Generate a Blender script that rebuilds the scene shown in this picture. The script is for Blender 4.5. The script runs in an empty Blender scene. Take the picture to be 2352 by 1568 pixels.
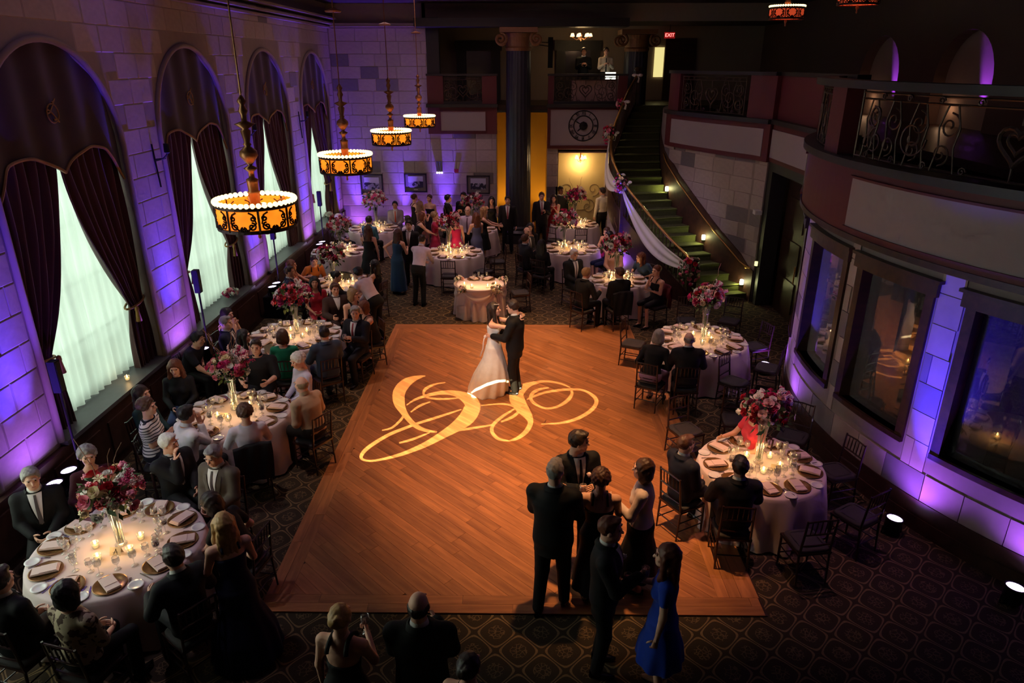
import bpy, bmesh, math, random, time
import numpy as np
from mathutils import Vector, Matrix, Euler, geometry
T00 = time.time()
random.seed(7); np.random.seed(7)
SC = bpy.context.scene
COL = SC.collection
PI = math.pi

# ------------------------------------------------------------------ camera
F_PX, HOR, VPX, CAM_H = 1610.0, 143.0, 1197.0, 5.6
CXP, CYP = 1176.0, 784.0
_th = math.atan((CYP - HOR) / F_PX)
_ps = math.atan((VPX - CXP) / F_PX * math.cos(_th))
FW = np.array([-math.sin(_ps) * math.cos(_th), math.cos(_ps) * math.cos(_th), -math.sin(_th)])
RT = np.array([math.cos(_ps), math.sin(_ps), 0.0])
UP = np.cross(RT, FW)
cam_d = bpy.data.cameras.new('camera')
cam = bpy.data.objects.new('camera', cam_d)
COL.objects.link(cam)
cam_d.sensor_width = 36.0
cam_d.lens = F_PX / 2352.0 * 36.0
cam_d.clip_end = 200
cam.matrix_world = Matrix(((RT[0], UP[0], -FW[0], 0), (RT[1], UP[1], -FW[1], 0), (RT[2], UP[2], -FW[2], CAM_H), (0, 0, 0, 1)))
SC.camera = cam

def gp(x, y, z=0.0):
    """photo pixel -> point on the horizontal plane of height z"""
    d = FW * F_PX + RT * (x - CXP) - UP * (y - CYP)
    t = (z - CAM_H) / d[2]
    return np.array([d[0] * t, d[1] * t, z])

# ------------------------------------------------------------------ world, exposure
W = bpy.data.worlds.new('world'); SC.world = W; W.use_nodes = True
bgn = W.node_tree.nodes['Background']
bgn.inputs[0].default_value = (0.86, 1.0, 0.80, 1)      # overcast evening daylight beyond the windows
bgn.inputs[1].default_value = 3.0
vs = SC.view_settings
vs.view_transform = 'Standard'; vs.look = 'None'; vs.exposure = 0.0; vs.gamma = 1.0
try: vs.use_curve_mapping = False
except Exception: pass
SC.cycles.use_denoising = True
SC.cycles.adaptive_threshold = 0.09
SC.cycles.adaptive_min_samples = 12
SC.cycles.max_bounces = 4
SC.cycles.diffuse_bounces = 2
SC.cycles.glossy_bounces = 1
SC.cycles.transmission_bounces = 2
SC.cycles.transparent_max_bounces = 8
SC.cycles.sample_clamp_indirect = 3.0
SC.cycles.caustics_reflective = False
SC.cycles.caustics_refractive = False

def lamp(name, kind, loc, col, energy, target=None, size=0.05, angle=60, blend=0.5, parent=None):
    d = bpy.data.lights.new(name, kind)
    d.energy = energy; d.color = col
    if kind == 'SPOT':
        d.spot_size = math.radians(angle); d.spot_blend = blend; d.shadow_soft_size = size
    elif kind == 'AREA':
        d.size = size
    else:
        d.shadow_soft_size = size
    o = bpy.data.objects.new(name, d); COL.objects.link(o)
    o.location = loc
    if target is not None:
        v = Vector(target) - Vector(loc)
        o.rotation_euler = v.to_track_quat('-Z', 'Y').to_euler()
    return o

# warm ceiling spots over the dance floor, added soft fill under the ceiling (7.3 m)
WARM = (1.0, 0.50, 0.19)
for i, (x, y, tx, ty, e) in enumerate(((0.7, 7.4, 0.7, 8.2, 2500), (-1.0, 9.8, -0.8, 10.2, 1300), (1.2, 12.6, 0.6, 12.8, 1600), (-0.6, 14.8, -0.8, 14.4, 1250))):
    lamp('unseen_ceiling_spot', 'SPOT', (x, y, 7.2), WARM, e, (tx, ty, 0), 0.12, 50, 1.0)
for (x, y, e, c) in ((-4.3, 6.2, 210, (.88, .74, 1.0)), (-4.3, 9.2, 360, (1.0, .80, .74)), (-4.3, 12.4, 420, (1.0, .80, .70)), (-4.5, 15.9, 380, (1.0, .78, .70)), (-4.8, 20.2, 420, (1.0, .74, .80)), (-1.8, 18.8, 380, (1.0, .72, .70)), (-1.5, 21.8, 260, (1.0, .62, .66)),
                     (1.5, 19.6, 330, (1.0, .66, .50)), (2.0, 22.2, 240, (1.0, .66, .50)), (2.4, 16.2, 330, (1.0, .64, .60)), (3.4, 12.3, 460, (1.0, .60, .58)), (3.1, 7.9, 330, (1.0, .46, .58)), (-0.9, 15.9, 300, (1.0, .74, .70))):
    lamp('table_pin_spot', 'SPOT', (x, y - .3, 7.2), c, e, (x, y, .7), 0.08, 44, 0.9)
lamp('unseen_ceiling_spot', 'SPOT', (1.5, 14.5, 7.2), (.82, .60, 1.0), 520, (3.4, 18.6, 1.6), .15, 36, 1.0)  # extra spot added to brighten the stairs and their white swags
lamp('follow_spot', 'SPOT', (-2.6, 4.0, 7.1), (1.0, .84, .74), 1500, (-.20, 11.6, 1.2), .10, 13, 1.0)
lamp('ambient_fill', 'AREA', (-1.5, 19.0, 7.2), (1.0, 0.60, 0.70), 58, (-1.5, 19.0, 0), 4.5)  # unseen area lamps added to lift the ambient light on the guests
lamp('ambient_fill', 'AREA', (-4.0, 10.0, 7.2), (0.80, 0.55, 1.0), 8, (-4.0, 10.0, 0), 3.0)
lamp('ambient_fill', 'AREA', (3.2, 14.0, 7.2), (1.0, 0.62, 0.72), 16, (3.0, 14.0, 0), 3.0)
lamp('ambient_fill', 'AREA', (2.0, 6.0, 7.2), (0.70, 0.58, 1.0), 5, (3.0, 8.0, 2), 3.0)

# ------------------------------------------------------------------ materials
MATS = {}
def srgb(r, g, b):
    def c(u):
        u = u / 255.0
        return u / 12.92 if u <= 0.04045 else ((u + 0.055) / 1.055) ** 2.4
    return (c(r), c(g), c(b))

def mat(name, col=(0.5, 0.5, 0.5), rough=0.6, metal=0.0, var=0.12, scale=8.0, bump=0.0, emit=None, es=0.0, sheen=0.0, coat=0.0, objrand=0.0, spec=0.5):
    if name in MATS: return MATS[name]
    m = bpy.data.materials.new(name); m.use_nodes = True
    nt = m.node_tree; N = nt.nodes; L = nt.links
    b = N['Principled BSDF']
    b.inputs['Roughness'].default_value = rough
    b.inputs['Metallic'].default_value = metal
    b.inputs['Specular IOR Level'].default_value = spec
    if sheen: b.inputs['Sheen Weight'].default_value = sheen
    if coat: b.inputs['Coat Weight'].default_value = coat
    if emit:
        b.inputs['Emission Color'].default_value = (*emit, 1); b.inputs['Emission Strength'].default_value = es
    tc = N.new('ShaderNodeTexCoord')
    nz = N.new('ShaderNodeTexNoise'); nz.inputs['Scale'].default_value = scale; nz.inputs['Detail'].default_value = 3
    L.new(tc.outputs['Object'], nz.inputs['Vector'])
    mx = N.new('ShaderNodeMix'); mx.data_type = 'RGBA'
    mx.inputs[6].default_value = (*[c * (1 - var) for c in col], 1)
    mx.inputs[7].default_value = (*[min(1, c * (1 + var)) for c in col], 1)
    L.new(nz.outputs['Fac'], mx.inputs[0])
    src = mx.outputs[2]
    if objrand:
        oi = N.new('ShaderNodeObjectInfo')
        hs = N.new('ShaderNodeHueSaturation')
        mr = N.new('ShaderNodeMapRange'); mr.inputs[3].default_value = 1 - objrand; mr.inputs[4].default_value = 1 + objrand
        L.new(oi.outputs['Random'], mr.inputs[0]); L.new(mr.outputs[0], hs.inputs['Value'])
        L.new(src, hs.inputs['Color']); src = hs.outputs[0]
    L.new(src, b.inputs['Base Color'])
    if bump:
        bp = N.new('ShaderNodeBump'); bp.inputs['Strength'].default_value = bump; bp.inputs['Distance'].default_value = 0.01
        L.new(nz.outputs['Fac'], bp.inputs['Height']); L.new(bp.outputs[0], b.inputs['Normal'])
    MATS[name] = m
    return m

def emit_mat(name, col, strength):
    if name in MATS: return MATS[name]
    m = bpy.data.materials.new(name); m.use_nodes = True
    b = m.node_tree.nodes['Principled BSDF']
    b.inputs['Base Color'].default_value = (*col, 1)
    b.inputs['Emission Color'].default_value = (*col, 1); b.inputs['Emission Strength'].default_value = strength
    MATS[name] = m; return m

def glass_mat(name, tint=(1, 1, 1), alpha=0.12, rough=0.05):
    """thin clear glass: see-through with a glossy skin"""
    if name in MATS: return MATS[name]
    m = bpy.data.materials.new(name); m.use_nodes = True
    nt = m.node_tree; N = nt.nodes; L = nt.links
    out = N['Material Output']; N.remove(N['Principled BSDF'])
    tr = N.new('ShaderNodeBsdfTransparent'); tr.inputs[0].default_value = (*tint, 1)
    gl = N.new('ShaderNodeBsdfGlossy'); gl.inputs['Roughness'].default_value = rough
    df = N.new('ShaderNodeBsdfDiffuse'); df.inputs[0].default_value = (0.8, 0.82, 0.85, 1)
    ad = N.new('ShaderNodeMixShader'); ad.inputs[0].default_value = 0.35
    L.new(gl.outputs[0], ad.inputs[1]); L.new(df.outputs[0], ad.inputs[2])
    lw = N.new('ShaderNodeLayerWeight'); lw.inputs[0].default_value = 0.35
    mr = N.new('ShaderNodeMapRange'); mr.inputs[3].default_value = alpha; mr.inputs[4].default_value = 0.75
    L.new(lw.outputs['Facing'], mr.inputs[0])
    mx = N.new('ShaderNodeMixShader')
    L.new(mr.outputs[0], mx.inputs[0]); L.new(tr.outputs[0], mx.inputs[1]); L.new(ad.outputs[0], mx.inputs[2])
    L.new(mx.outputs[0], out.inputs[0])
    MATS[name] = m; return m

def sheer_mat(name, col, through=0.6, trans=0.25):
    if name in MATS: return MATS[name]
    m = bpy.data.materials.new(name); m.use_nodes = True
    nt = m.node_tree; N = nt.nodes; L = nt.links
    out = N['Material Output']; N.remove(N['Principled BSDF'])
    d = N.new('ShaderNodeBsdfDiffuse'); d.inputs[0].default_value = (*col, 1)
    t = N.new('ShaderNodeBsdfTranslucent'); t.inputs[0].default_value = (*col, 1)
    x = N.new('ShaderNodeBsdfTransparent')
    a = N.new('ShaderNodeMixShader'); a.inputs[0].default_value = through
    L.new(d.outputs[0], a.inputs[1]); L.new(t.outputs[0], a.inputs[2])
    b = N.new('ShaderNodeMixShader'); b.inputs[0].default_value = trans
    L.new(a.outputs[0], b.inputs[1]); L.new(x.outputs[0], b.inputs[2])
    L.new(b.outputs[0], out.inputs[0])
    MATS[name] = m; return m

# ------------------------------------------------------------------ object helpers
def tag(o, label=None, cat=None, group=None, kind=None):
    if label: o['label'] = label
    if cat: o['category'] = cat
    if group: o['group'] = group
    if kind: o['kind'] = kind
    return o

def thing(name, label, cat, loc=(0, 0, 0), rotz=0.0, group=None):
    o = bpy.data.objects.new(name, None); COL.objects.link(o)
    o.location = loc; o.rotation_euler = (0, 0, rotz); o.empty_display_size = 0.1
    return tag(o, label, cat, group)

class MB:
    """collects shapes; build() links them as one mesh object"""
    def __init__(s): s.v = []; s.f = []
    def add(s, vs, fs):
        b = len(s.v); s.v += [tuple(map(float, p)) for p in vs]; s.f += [tuple(b + i for i in f) for f in fs]; return s
    def box(s, c, d, rz=0.0):
        x, y, z = [k / 2 for k in d]; cs, sn = math.cos(rz), math.sin(rz)
        P = []
        for k in (-1, 1):
            for a, b in ((-1, -1), (1, -1), (1, 1), (-1, 1)):
                px, py = a * x, b * y
                P.append((c[0] + px * cs - py * sn, c[1] + px * sn + py * cs, c[2] + k * z))
        return s.add(P, [(3, 2, 1, 0), (4, 5, 6, 7), (0, 1, 5, 4), (1, 2, 6, 5), (2, 3, 7, 6), (3, 0, 4, 7)])
    def prism(s, poly, z0, z1):
        n = len(poly)
        P = [(p[0], p[1], z0) for p in poly] + [(p[0], p[1], z1) for p in poly]
        return s.add(P, [tuple(range(n - 1, -1, -1)), tuple(range(n, 2 * n))] + [(i, (i + 1) % n, n + (i + 1) % n, n + i) for i in range(n)])
    def lathe(s, prof, c=(0, 0, 0), seg=16, cap=True):
        P = []; Fc = []
        for r, z in prof:
            for k in range(seg):
                a = 2 * PI * k / seg
                P.append((c[0] + r * math.cos(a), c[1] + r * math.sin(a), c[2] + z))
        for i in range(len(prof) - 1):
            for k in range(seg):
                k2 = (k + 1) % seg
                Fc.append((i * seg + k, i * seg + k2, (i + 1) * seg + k2, (i + 1) * seg + k))
        if cap:
            if prof[0][0] > 1e-5: Fc.append(tuple(range(seg - 1, -1, -1)))
            n = (len(prof) - 1) * seg
            if prof[-1][0] > 1e-5: Fc.append(tuple(range(n, n + seg)))
        return s.add(P, Fc)
    def tube(s, pts, r, seg=6, closed=False, cap=True):
        pts = [Vector(p) for p in pts]; n = len(pts)
        rr = r if isinstance(r, (list, tuple)) else [r] * n
        P = []; Fc = []; ref = Vector((0, 0, 1))
        last = None
        for i, p in enumerate(pts):
            if closed: t = pts[(i + 1) % n] - pts[i - 1]
            else: t = pts[min(i + 1, n - 1)] - pts[max(i - 1, 0)]
            if t.length < 1e-9: t = Vector((0, 0, 1))
            t.normalize()
            if last is None:
                u = t.orthogonal().normalized() if abs(t.dot(ref)) > 0.95 else t.cross(ref).normalized()
            else:
                u = (last - t * last.dot(t))
                u = u.normalized() if u.length > 1e-6 else t.orthogonal().normalized()
            last = u; w = t.cross(u)
            for k in range(seg):
                a = 2 * PI * k / seg
                q = p + (u * math.cos(a) + w * math.sin(a)) * rr[i]
                P.append(tuple(q))
        m = n if closed else n - 1
        for i in range(m):
            j = (i + 1) % n
            for k in range(seg):
                k2 = (k + 1) % seg
                Fc.append((i * seg + k, i * seg + k2, j * seg + k2, j * seg + k))
        if cap and not closed:
            Fc.append(tuple(range(seg - 1, -1, -1))); Fc.append(tuple(range((n - 1) * seg, n * seg)))
        return s.add(P, Fc)
    def cyl(s, a, b, r, seg=10, r2=None):
        return s.tube([a, b], [r, r if r2 is None else r2], seg)
    def grid(s, fn, nu, nv, wrap=False):
        P = [fn(i / nu, j / nv) for j in range(nv + 1) for i in range(nu + (0 if wrap else 1))]
        w = nu if wrap else nu + 1
        Fc = []
        for j in range(nv):
            for i in range(nu):
                i2 = (i + 1) % w if wrap else i + 1
                Fc.append((j * w + i, j * w + i2, (j + 1) * w + i2, (j + 1) * w + i))
        return s.add(P, Fc)
    def ball(s, c, r, seg=8, rings=6):
        r = r if isinstance(r, (tuple, list)) else (r, r, r)
        P = [(c[0], c[1], c[2] - r[2])]
        for i in range(1, rings):
            a = -PI / 2 + PI * i / rings
            for k in range(seg):
                b = 2 * PI * k / seg
                P.append((c[0] + r[0] * math.cos(a) * math.cos(b), c[1] + r[1] * math.cos(a) * math.sin(b), c[2] + r[2] * math.sin(a)))
        P.append((c[0], c[1], c[2] + r[2])); Fc = []
        for k in range(seg): Fc.append((0, 1 + (k + 1) % seg, 1 + k))
        for i in range(rings - 2):
            for k in range(seg):
                k2 = (k + 1) % seg
                Fc.append((1 + i * seg + k, 1 + i * seg + k2, 1 + (i + 1) * seg + k2, 1 + (i + 1) * seg + k))
        e = len(P) - 1; o = 1 + (rings - 2) * seg
        for k in range(seg): Fc.append((e, o + k, o + (k + 1) % seg))
        return s.add(P, Fc)
    def mesh(s, name, m, smooth=False):
        me = bpy.data.meshes.new(name); me.from_pydata(s.v, [], s.f)
        if m: me.materials.append(m)
        if smooth: me.shade_smooth()
        me.update(); return me
    def build(s, name, m, parent=None, smooth=False, label=None, cat=None, group=None, kind=None, loc=None, rotz=0):
        me = s.mesh(name, m, smooth)
        return mobj(name, me, parent, label, cat, group, kind, loc, rotz)

def mobj(name, me, parent=None, label=None, cat=None, group=None, kind=None, loc=None, rotz=0):
    o = bpy.data.objects.new(name, me); COL.objects.link(o)
    if parent is not None: o.parent = parent
    if loc is not None: o.location = loc
    if rotz: o.rotation_euler = (0, 0, rotz)
    return tag(o, label, cat, group, kind)

KIDS = {}
def kids(o):
    return [c for c in o.children]

def copy_tree(o, parent=None, label=None, group=None):
    c = o.copy(); COL.objects.link(c)
    if parent is not None: c.parent = parent
    for ch in TREE.get(o.name, ()): copy_tree(ch, c)
    if label: c['label'] = label
    if group: c['group'] = group
    return c
TREE = {}
def remember(o):
    """note a template's children once, so that copying is quick"""
    def rec(x):
        k = list(x.children)
        TREE[x.name] = k
        for c in k: rec(c)
    bpy.context.view_layer.update(); rec(o); return o
def struct(mb, name, m, smooth=False, parent=None):
    return mb.build(name, m, parent, smooth, kind='structure')
# ------------------------------------------------------------------ surface materials
def nodes_of(name, rough=0.7, spec=0.3):
    m = bpy.data.materials.new(name); m.use_nodes = True; MATS[name] = m
    b = m.node_tree.nodes['Principled BSDF']; b.inputs['Roughness'].default_value = rough
    b.inputs['Specular IOR Level'].default_value = spec
    return m, m.node_tree.nodes, m.node_tree.links, b
def M_(N, L, op, a, b=None):
    n = N.new('ShaderNodeMath'); n.operation = op
    for i, x in enumerate((a, b)):
        if x is None: continue
        if isinstance(x, (int, float)): n.inputs[i].default_value = x
        else: L.new(x, n.inputs[i])
    return n.outputs[0]
def mixc(N, L, fac, a, b):
    n = N.new('ShaderNodeMix'); n.data_type = 'RGBA'
    if isinstance(fac, (int, float)): n.inputs[0].default_value = fac
    else: L.new(fac, n.inputs[0])
    for i, x in ((6, a), (7, b)):
        if isinstance(x, tuple): n.inputs[i].default_value = (*x[:3], 1)
        else: L.new(x, n.inputs[i])
    return n.outputs[2]

def carpet_mat():
    m, N, L, b = nodes_of('patterned_carpet', 0.95, 0.1)
    tc = N.new('ShaderNodeTexCoord'); sp = N.new('ShaderNodeSeparateXYZ'); L.new(tc.outputs['Object'], sp.inputs[0])
    cx_ = M_(N, L, 'COSINE', M_(N, L, 'MULTIPLY', sp.outputs[0], 2 * PI / 0.47))
    cy_ = M_(N, L, 'COSINE', M_(N, L, 'MULTIPLY', sp.outputs[1], 2 * PI / 0.50))
    f = M_(N, L, 'ADD', cx_, cy_)
    ring = M_(N, L, 'LESS_THAN', M_(N, L, 'ABSOLUTE', M_(N, L, 'SUBTRACT', M_(N, L, 'ABSOLUTE', f), 0.22)), 0.11)
    # small scroll in every cell
    wv = N.new('ShaderNodeTexVoronoi'); wv.feature = 'DISTANCE_TO_EDGE'; wv.inputs['Scale'].default_value = 22
    L.new(tc.outputs['Object'], wv.inputs['Vector'])
    sc_ = M_(N, L, 'MULTIPLY', M_(N, L, 'LESS_THAN', wv.outputs['Distance'], 0.07), M_(N, L, 'GREATER_THAN', M_(N, L, 'ABSOLUTE', f), 1.35))
    nz = N.new('ShaderNodeTexNoise'); nz.inputs['Scale'].default_value = 60; L.new(tc.outputs['Object'], nz.inputs['Vector'])
    fac = M_(N, L, 'MULTIPLY', M_(N, L, 'ADD', ring, M_(N, L, 'MULTIPLY', sc_, 0.6)), M_(N, L, 'ADD', M_(N, L, 'MULTIPLY', nz.outputs['Fac'], 0.8), 0.4))
    col = mixc(N, L, fac, srgb(60, 50, 40), srgb(132, 108, 78))
    L.new(col, b.inputs['Base Color'])
    bp = N.new('ShaderNodeBump'); bp.inputs['Strength'].default_value = 0.3; bp.inputs['Distance'].default_value = 0.004
    L.new(nz.outputs['Fac'], bp.inputs['Height']); L.new(bp.outputs[0], b.inputs['Normal'])
    return m

def wood_mat(name, dark, light, scale=1.0, rough=0.35, objrand=0.18, coat=0.0):
    m, N, L, b = nodes_of(name, rough, 0.4)
    if coat: b.inputs['Coat Weight'].default_value = coat
    tc = N.new('ShaderNodeTexCoord'); mp = N.new('ShaderNodeMapping')
    mp.inputs['Scale'].default_value = (1.6 * scale, 15.0 * scale, 15.0 * scale); L.new(tc.outputs['Object'], mp.inputs[0])
    nz = N.new('ShaderNodeTexNoise'); nz.inputs['Scale'].default_value = 1.0; nz.inputs['Detail'].default_value = 5; nz.inputs['Distortion'].default_value = 0.6
    L.new(mp.outputs[0], nz.inputs['Vector'])
    cr = N.new('ShaderNodeValToRGB'); cr.color_ramp.elements[0].position = 0.3; cr.color_ramp.elements[1].position = 0.72
    cr.color_ramp.elements[0].color = (*dark, 1); cr.color_ramp.elements[1].color = (*light, 1)
    L.new(nz.outputs['Fac'], cr.inputs[0])
    oi = N.new('ShaderNodeObjectInfo'); hs = N.new('ShaderNodeHueSaturation'); mr = N.new('ShaderNodeMapRange')
    mr.inputs[3].default_value = 1 - objrand; mr.inputs[4].default_value = 1 + objrand
    L.new(oi.outputs['Random'], mr.inputs[0]); L.new(mr.outputs[0], hs.inputs['Value']); L.new(cr.outputs[0], hs.inputs['Color'])
    L.new(hs.outputs[0], b.inputs['Base Color'])
    return m

CARPET = carpet_mat()
PLANK = wood_mat('oak_plank', srgb(140, 88, 54), srgb(182, 120, 74), 1.0, 0.40, 0.20)
DARKWOOD = wood_mat('dark_wood', srgb(38, 22, 16), srgb(66, 40, 28), 0.6, 0.4, 0.05)
WAINSCOT = wood_mat('brown_wainscot', srgb(58, 36, 30), srgb(82, 52, 42), 0.4, 0.5, 0.04)
STONE = mat('stone_block', srgb(176, 158, 150), 0.85, var=0.16, scale=5, bump=0.25, objrand=0.08)
STONE_D = mat('dark_stone_block', srgb(124, 114, 116), 0.85, var=0.16, scale=5, bump=0.25, objrand=0.12)
MORTAR = mat('mortar', srgb(150, 134, 128), 0.9, var=0.1)
PLASTER = mat('plaster', srgb(150, 132, 120), 0.9, var=0.06, scale=3)
PLASTER_DK = mat('umber_plaster', srgb(92, 70, 62), 0.9, var=0.08, scale=2)
PALE = mat('pale_panel', srgb(158, 144, 148), 0.8, var=0.05, scale=2)
MAROON = mat('maroon_paint', srgb(92, 30, 36), 0.6, var=0.08, scale=3)
BLACKTRIM = mat('blackened_trim', srgb(34, 30, 30), 0.5, var=0.1)
AMBERLIT = mat('amber_lit_plaster', srgb(205, 160, 60), 0.8, var=0.06, scale=2)  # yellow of the lit niche walls painted into the plaster
COLSTONE = mat('dark_marble', srgb(44, 44, 52), 0.35, var=0.3, scale=3)
GILT = mat('gilded_plaster', srgb(120, 84, 54), 0.5, 0.3, var=0.25, scale=12)
IRON = mat('wrought_iron', srgb(88, 70, 62), 0.45, 0.6, var=0.2, scale=20)
IRON_DK = mat('black_iron', srgb(26, 24, 26), 0.5, 0.5, var=0.2)
VELVET = mat('burgundy_velvet', srgb(64, 13, 19), 0.85, var=0.2, scale=3, sheen=0.4)
VELVET_DK = mat('valance_velvet', srgb(44, 10, 13), 0.9, var=0.25, scale=6, sheen=0.3)
GOLDTRIM = mat('gold_trim', srgb(150, 112, 60), 0.5, 0.4, var=0.2, scale=30)
SILL = mat('sill_slate', srgb(96, 96, 100), 0.45, var=0.15)
SHEER = sheer_mat('sheer_voile', (0.92, 0.95, 0.90), 0.85, 0.07)
WINFRAME = mat('window_frame_paint', srgb(60, 70, 72), 0.6)
CEIL = mat('ceiling_paint', srgb(56, 40, 40), 0.9, var=0.1)
STAIRCARPET = mat('green_stair_carpet', srgb(74, 78, 34), 0.95, var=0.3, scale=18, bump=0.2)
BRASS = mat('brass', srgb(196, 150, 84), 0.3, 0.85, var=0.1)
GLASS = glass_mat('clear_glass')
PANE = glass_mat('window_pane', (0.9, 0.95, 0.95), 0.03, 0.02)
DARKPANE = glass_mat('interior_pane', (0.50, 0.45, 0.38), 0.08, 0.02)

# ------------------------------------------------------------------ big structure
XL, YB, ZC = -6.1, 24.0, 7.3          # left wall face, back wall face, ceiling
struct(MB().box((1.5, 12.5, -0.06), (21, 33, 0.12)), 'floor', CARPET)
struct(MB().box((1.5, 12.5, ZC + 0.05), (21, 33, 0.1)), 'ceiling', CEIL)
struct(MB().box((1.5, -3.0, 3.6), (21, 0.2, 7.6)), 'wall_front', PLASTER_DK)
struct(MB().box((11.9, 12.5, 3.6), (0.2, 33, 7.6)), 'wall_right', PLASTER_DK)

# left wall with tall arched window openings
WIN = [5.45, 9.55, 13.65, 17.75, 21.85]; HW = 1.46; SPR = 4.42; SILLZ = 0.92
XD = XL - 0.59
wl = MB()
def quad(mb, a, b, c, d): mb.add([a, b, c, d], [(0, 1, 2, 3)])
edges = [-3.0]
for w in WIN: edges += [w - HW, w + HW]
edges.append(YB + 0.2)
for i in range(0, len(edges), 2):
    wl.box((XL - 0.3, (edges[i] + edges[i + 1]) / 2, ZC / 2), (0.6, edges[i + 1] - edges[i], ZC))
NA = 24
for w in WIN:
    wl.box((XL - 0.3, w, SILLZ / 2 - 0.02), (0.6, 2 * HW, SILLZ - 0.04))
    for k in range(NA):
        a0, a1 = PI - PI * k / NA, PI - PI * (k + 1) / NA
        y0, z0, y1, z1 = w + HW * math.cos(a0), SPR + HW * math.sin(a0), w + HW * math.cos(a1), SPR + HW * math.sin(a1)
        quad(wl, (XL, y0, z0), (XL, y1, z1), (XL, y1, ZC), (XL, y0, ZC))
        quad(wl, (XL - .6, y0, z0), (XL - .6, y1, z1), (XL, y1, z1), (XL, y0, z0))
        quad(wl, (XL - .6, y1, z1), (XL - .6, y0, z0), (XL - .6, y0, ZC), (XL - .6, y1, ZC))
wall_left = struct(wl, 'wall_left', MORTAR)

# stone blocks: one shared unit mesh, scaled
def bevel_block():
    b = 0.03
    mb = MB(); x, y = 0.5, 0.5
    P = [(-x, 0, -y), (x, 0, -y), (x, 0, y), (-x, 0, y), (-x + b, 1, -y + b), (x - b, 1, -y + b), (x - b, 1, y - b), (-x + b, 1, y - b)]
    mb.add(P, [(0, 1, 5, 4), (1, 2, 6, 5), (2, 3, 7, 6), (3, 0, 4, 7), (4, 5, 6, 7)])
    return mb
BLOCK = bevel_block().mesh('stone_block', STONE); BLOCK_D = bevel_block().mesh('stone_block', STONE_D)
rb = random.Random(3)
def block(parent, c, w, h, normal_rot, depth=0.009, dark=0.12):
    o = bpy.data.objects.new('stone_block', BLOCK_D if rb.random() < dark else BLOCK); COL.objects.link(o)
    o.parent = parent; o.location = c; o.scale = (w - 0.009, depth, h - 0.009); o.rotation_euler = (0, 0, normal_rot)
    return o
CH = 0.37
def in_arch(y, z, m=0.04):
    for w in WIN:
        if abs(y - w) < HW + m and z < SPR: return True
        if z >= SPR and math.hypot(y - w, z - SPR) < HW + m: return True
    return False
# blocks on the piers and spandrels of the left wall (outward normal +x)
row = 0
z = SILLZ
while z < 6.55:
    y = 6.9 - (0.3 if row % 2 else 0.0)
    while y < YB:
        wd = 0.62
        ya, yb_ = y, min(y + wd, YB)
        # trim the block where it meets a pier edge
        for w in WIN:
            if z < SPR:
                if ya < w + HW + .06 and yb_ > w + HW + .06 and ya > w: ya = w + HW + .06
                if yb_ > w - HW - .06 and ya < w - HW - .06 and yb_ < w: yb_ = w - HW - .06
        ok = yb_ - ya > 0.12 and not any(in_arch(p, q) for p in (ya, yb_) for q in (z, z + CH))
        if ok and ya > 6.8: block(wall_left, (XL, (ya + yb_) / 2, z + CH / 2), yb_ - ya, CH, -PI / 2, dark=0.03)
        y += wd
    row += 1; z += CH

# wainscot under the sills, moulded arch trims, sills
tn = 0
for k, w in enumerate(WIN):
    tn += 1
    pts = [(XL + 0.02, w - HW, SILLZ)] + [(XL + 0.02, w + HW * math.cos(PI - PI * i / 32), SPR + HW * math.sin(PI * i / 32)) for i in range(33)] + [(XL + 0.02, w + HW, SILLZ)]
    struct(MB().tube(pts, 0.045, 8), 'trim_%d' % tn, PLASTER, True)
wm = MB().box((XL + 0.04, 12.0, SILLZ / 2 - 0.03), (0.1, 24.0, SILLZ - 0.06))
wains = struct(wm, 'baseboard_left', WAINSCOT)
for k in range(18):
    MB().box((XL + 0.10, 2.0 + k * 1.25, 0.44), (0.03, 1.05, 0.56)).build('panel', WAINSCOT, wains)
for i, z0 in enumerate((6.62, 6.72, 6.86)):
    struct(MB().box((XL + 0.06 + 0.05 * i, 12.0, z0), (0.16 + 0.08 * i, 24, 0.05)), 'trim_%d' % (11 + i), PLASTER)
struct(MB().box((-4.55, YB - 0.08, 6.68), (3.1, 0.2, 0.10)), 'trim_20', PLASTER)

# windows: frame, glazing bars, panes, slate sill
for k, w in enumerate(WIN):
    if k == 0: continue
    fr = MB()
    X = XD + 0.02
    root = struct(MB().box((X, w - HW + .04, 2.7), (0.07, 0.08, 3.5)).box((X, w + HW - .04, 2.7), (0.07, 0.08, 3.5)).box((X, w, SILLZ + .05), (.07, 2 * HW, .1)), 'window_%d' % k, WINFRAME)
    for j in range(1, 4): MB().box((X, w - HW + 2 * HW * j / 4, 3.3), (0.05, 0.05 if j != 2 else .08, 4.7)).build('glazing_bar', WINFRAME, root)
    for j in range(5): MB().box((X, w, SILLZ + 0.75 + 0.85 * j), (0.045, 2 * HW, 0.03)).build('glazing_bar', WINFRAME, root)
    for j in range(4):
        MB().box((X - .01, w - HW + 2 * HW * (j + .5) / 4, 3.3), (0.006, 2 * HW / 4 - .04, 4.6)).build('pane', PANE, root)
    MB().box((XL - 0.2, w, SILLZ - 0.02), (0.62, 2 * HW + .02, 0.06)).build('sill', SILL, root)

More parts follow.
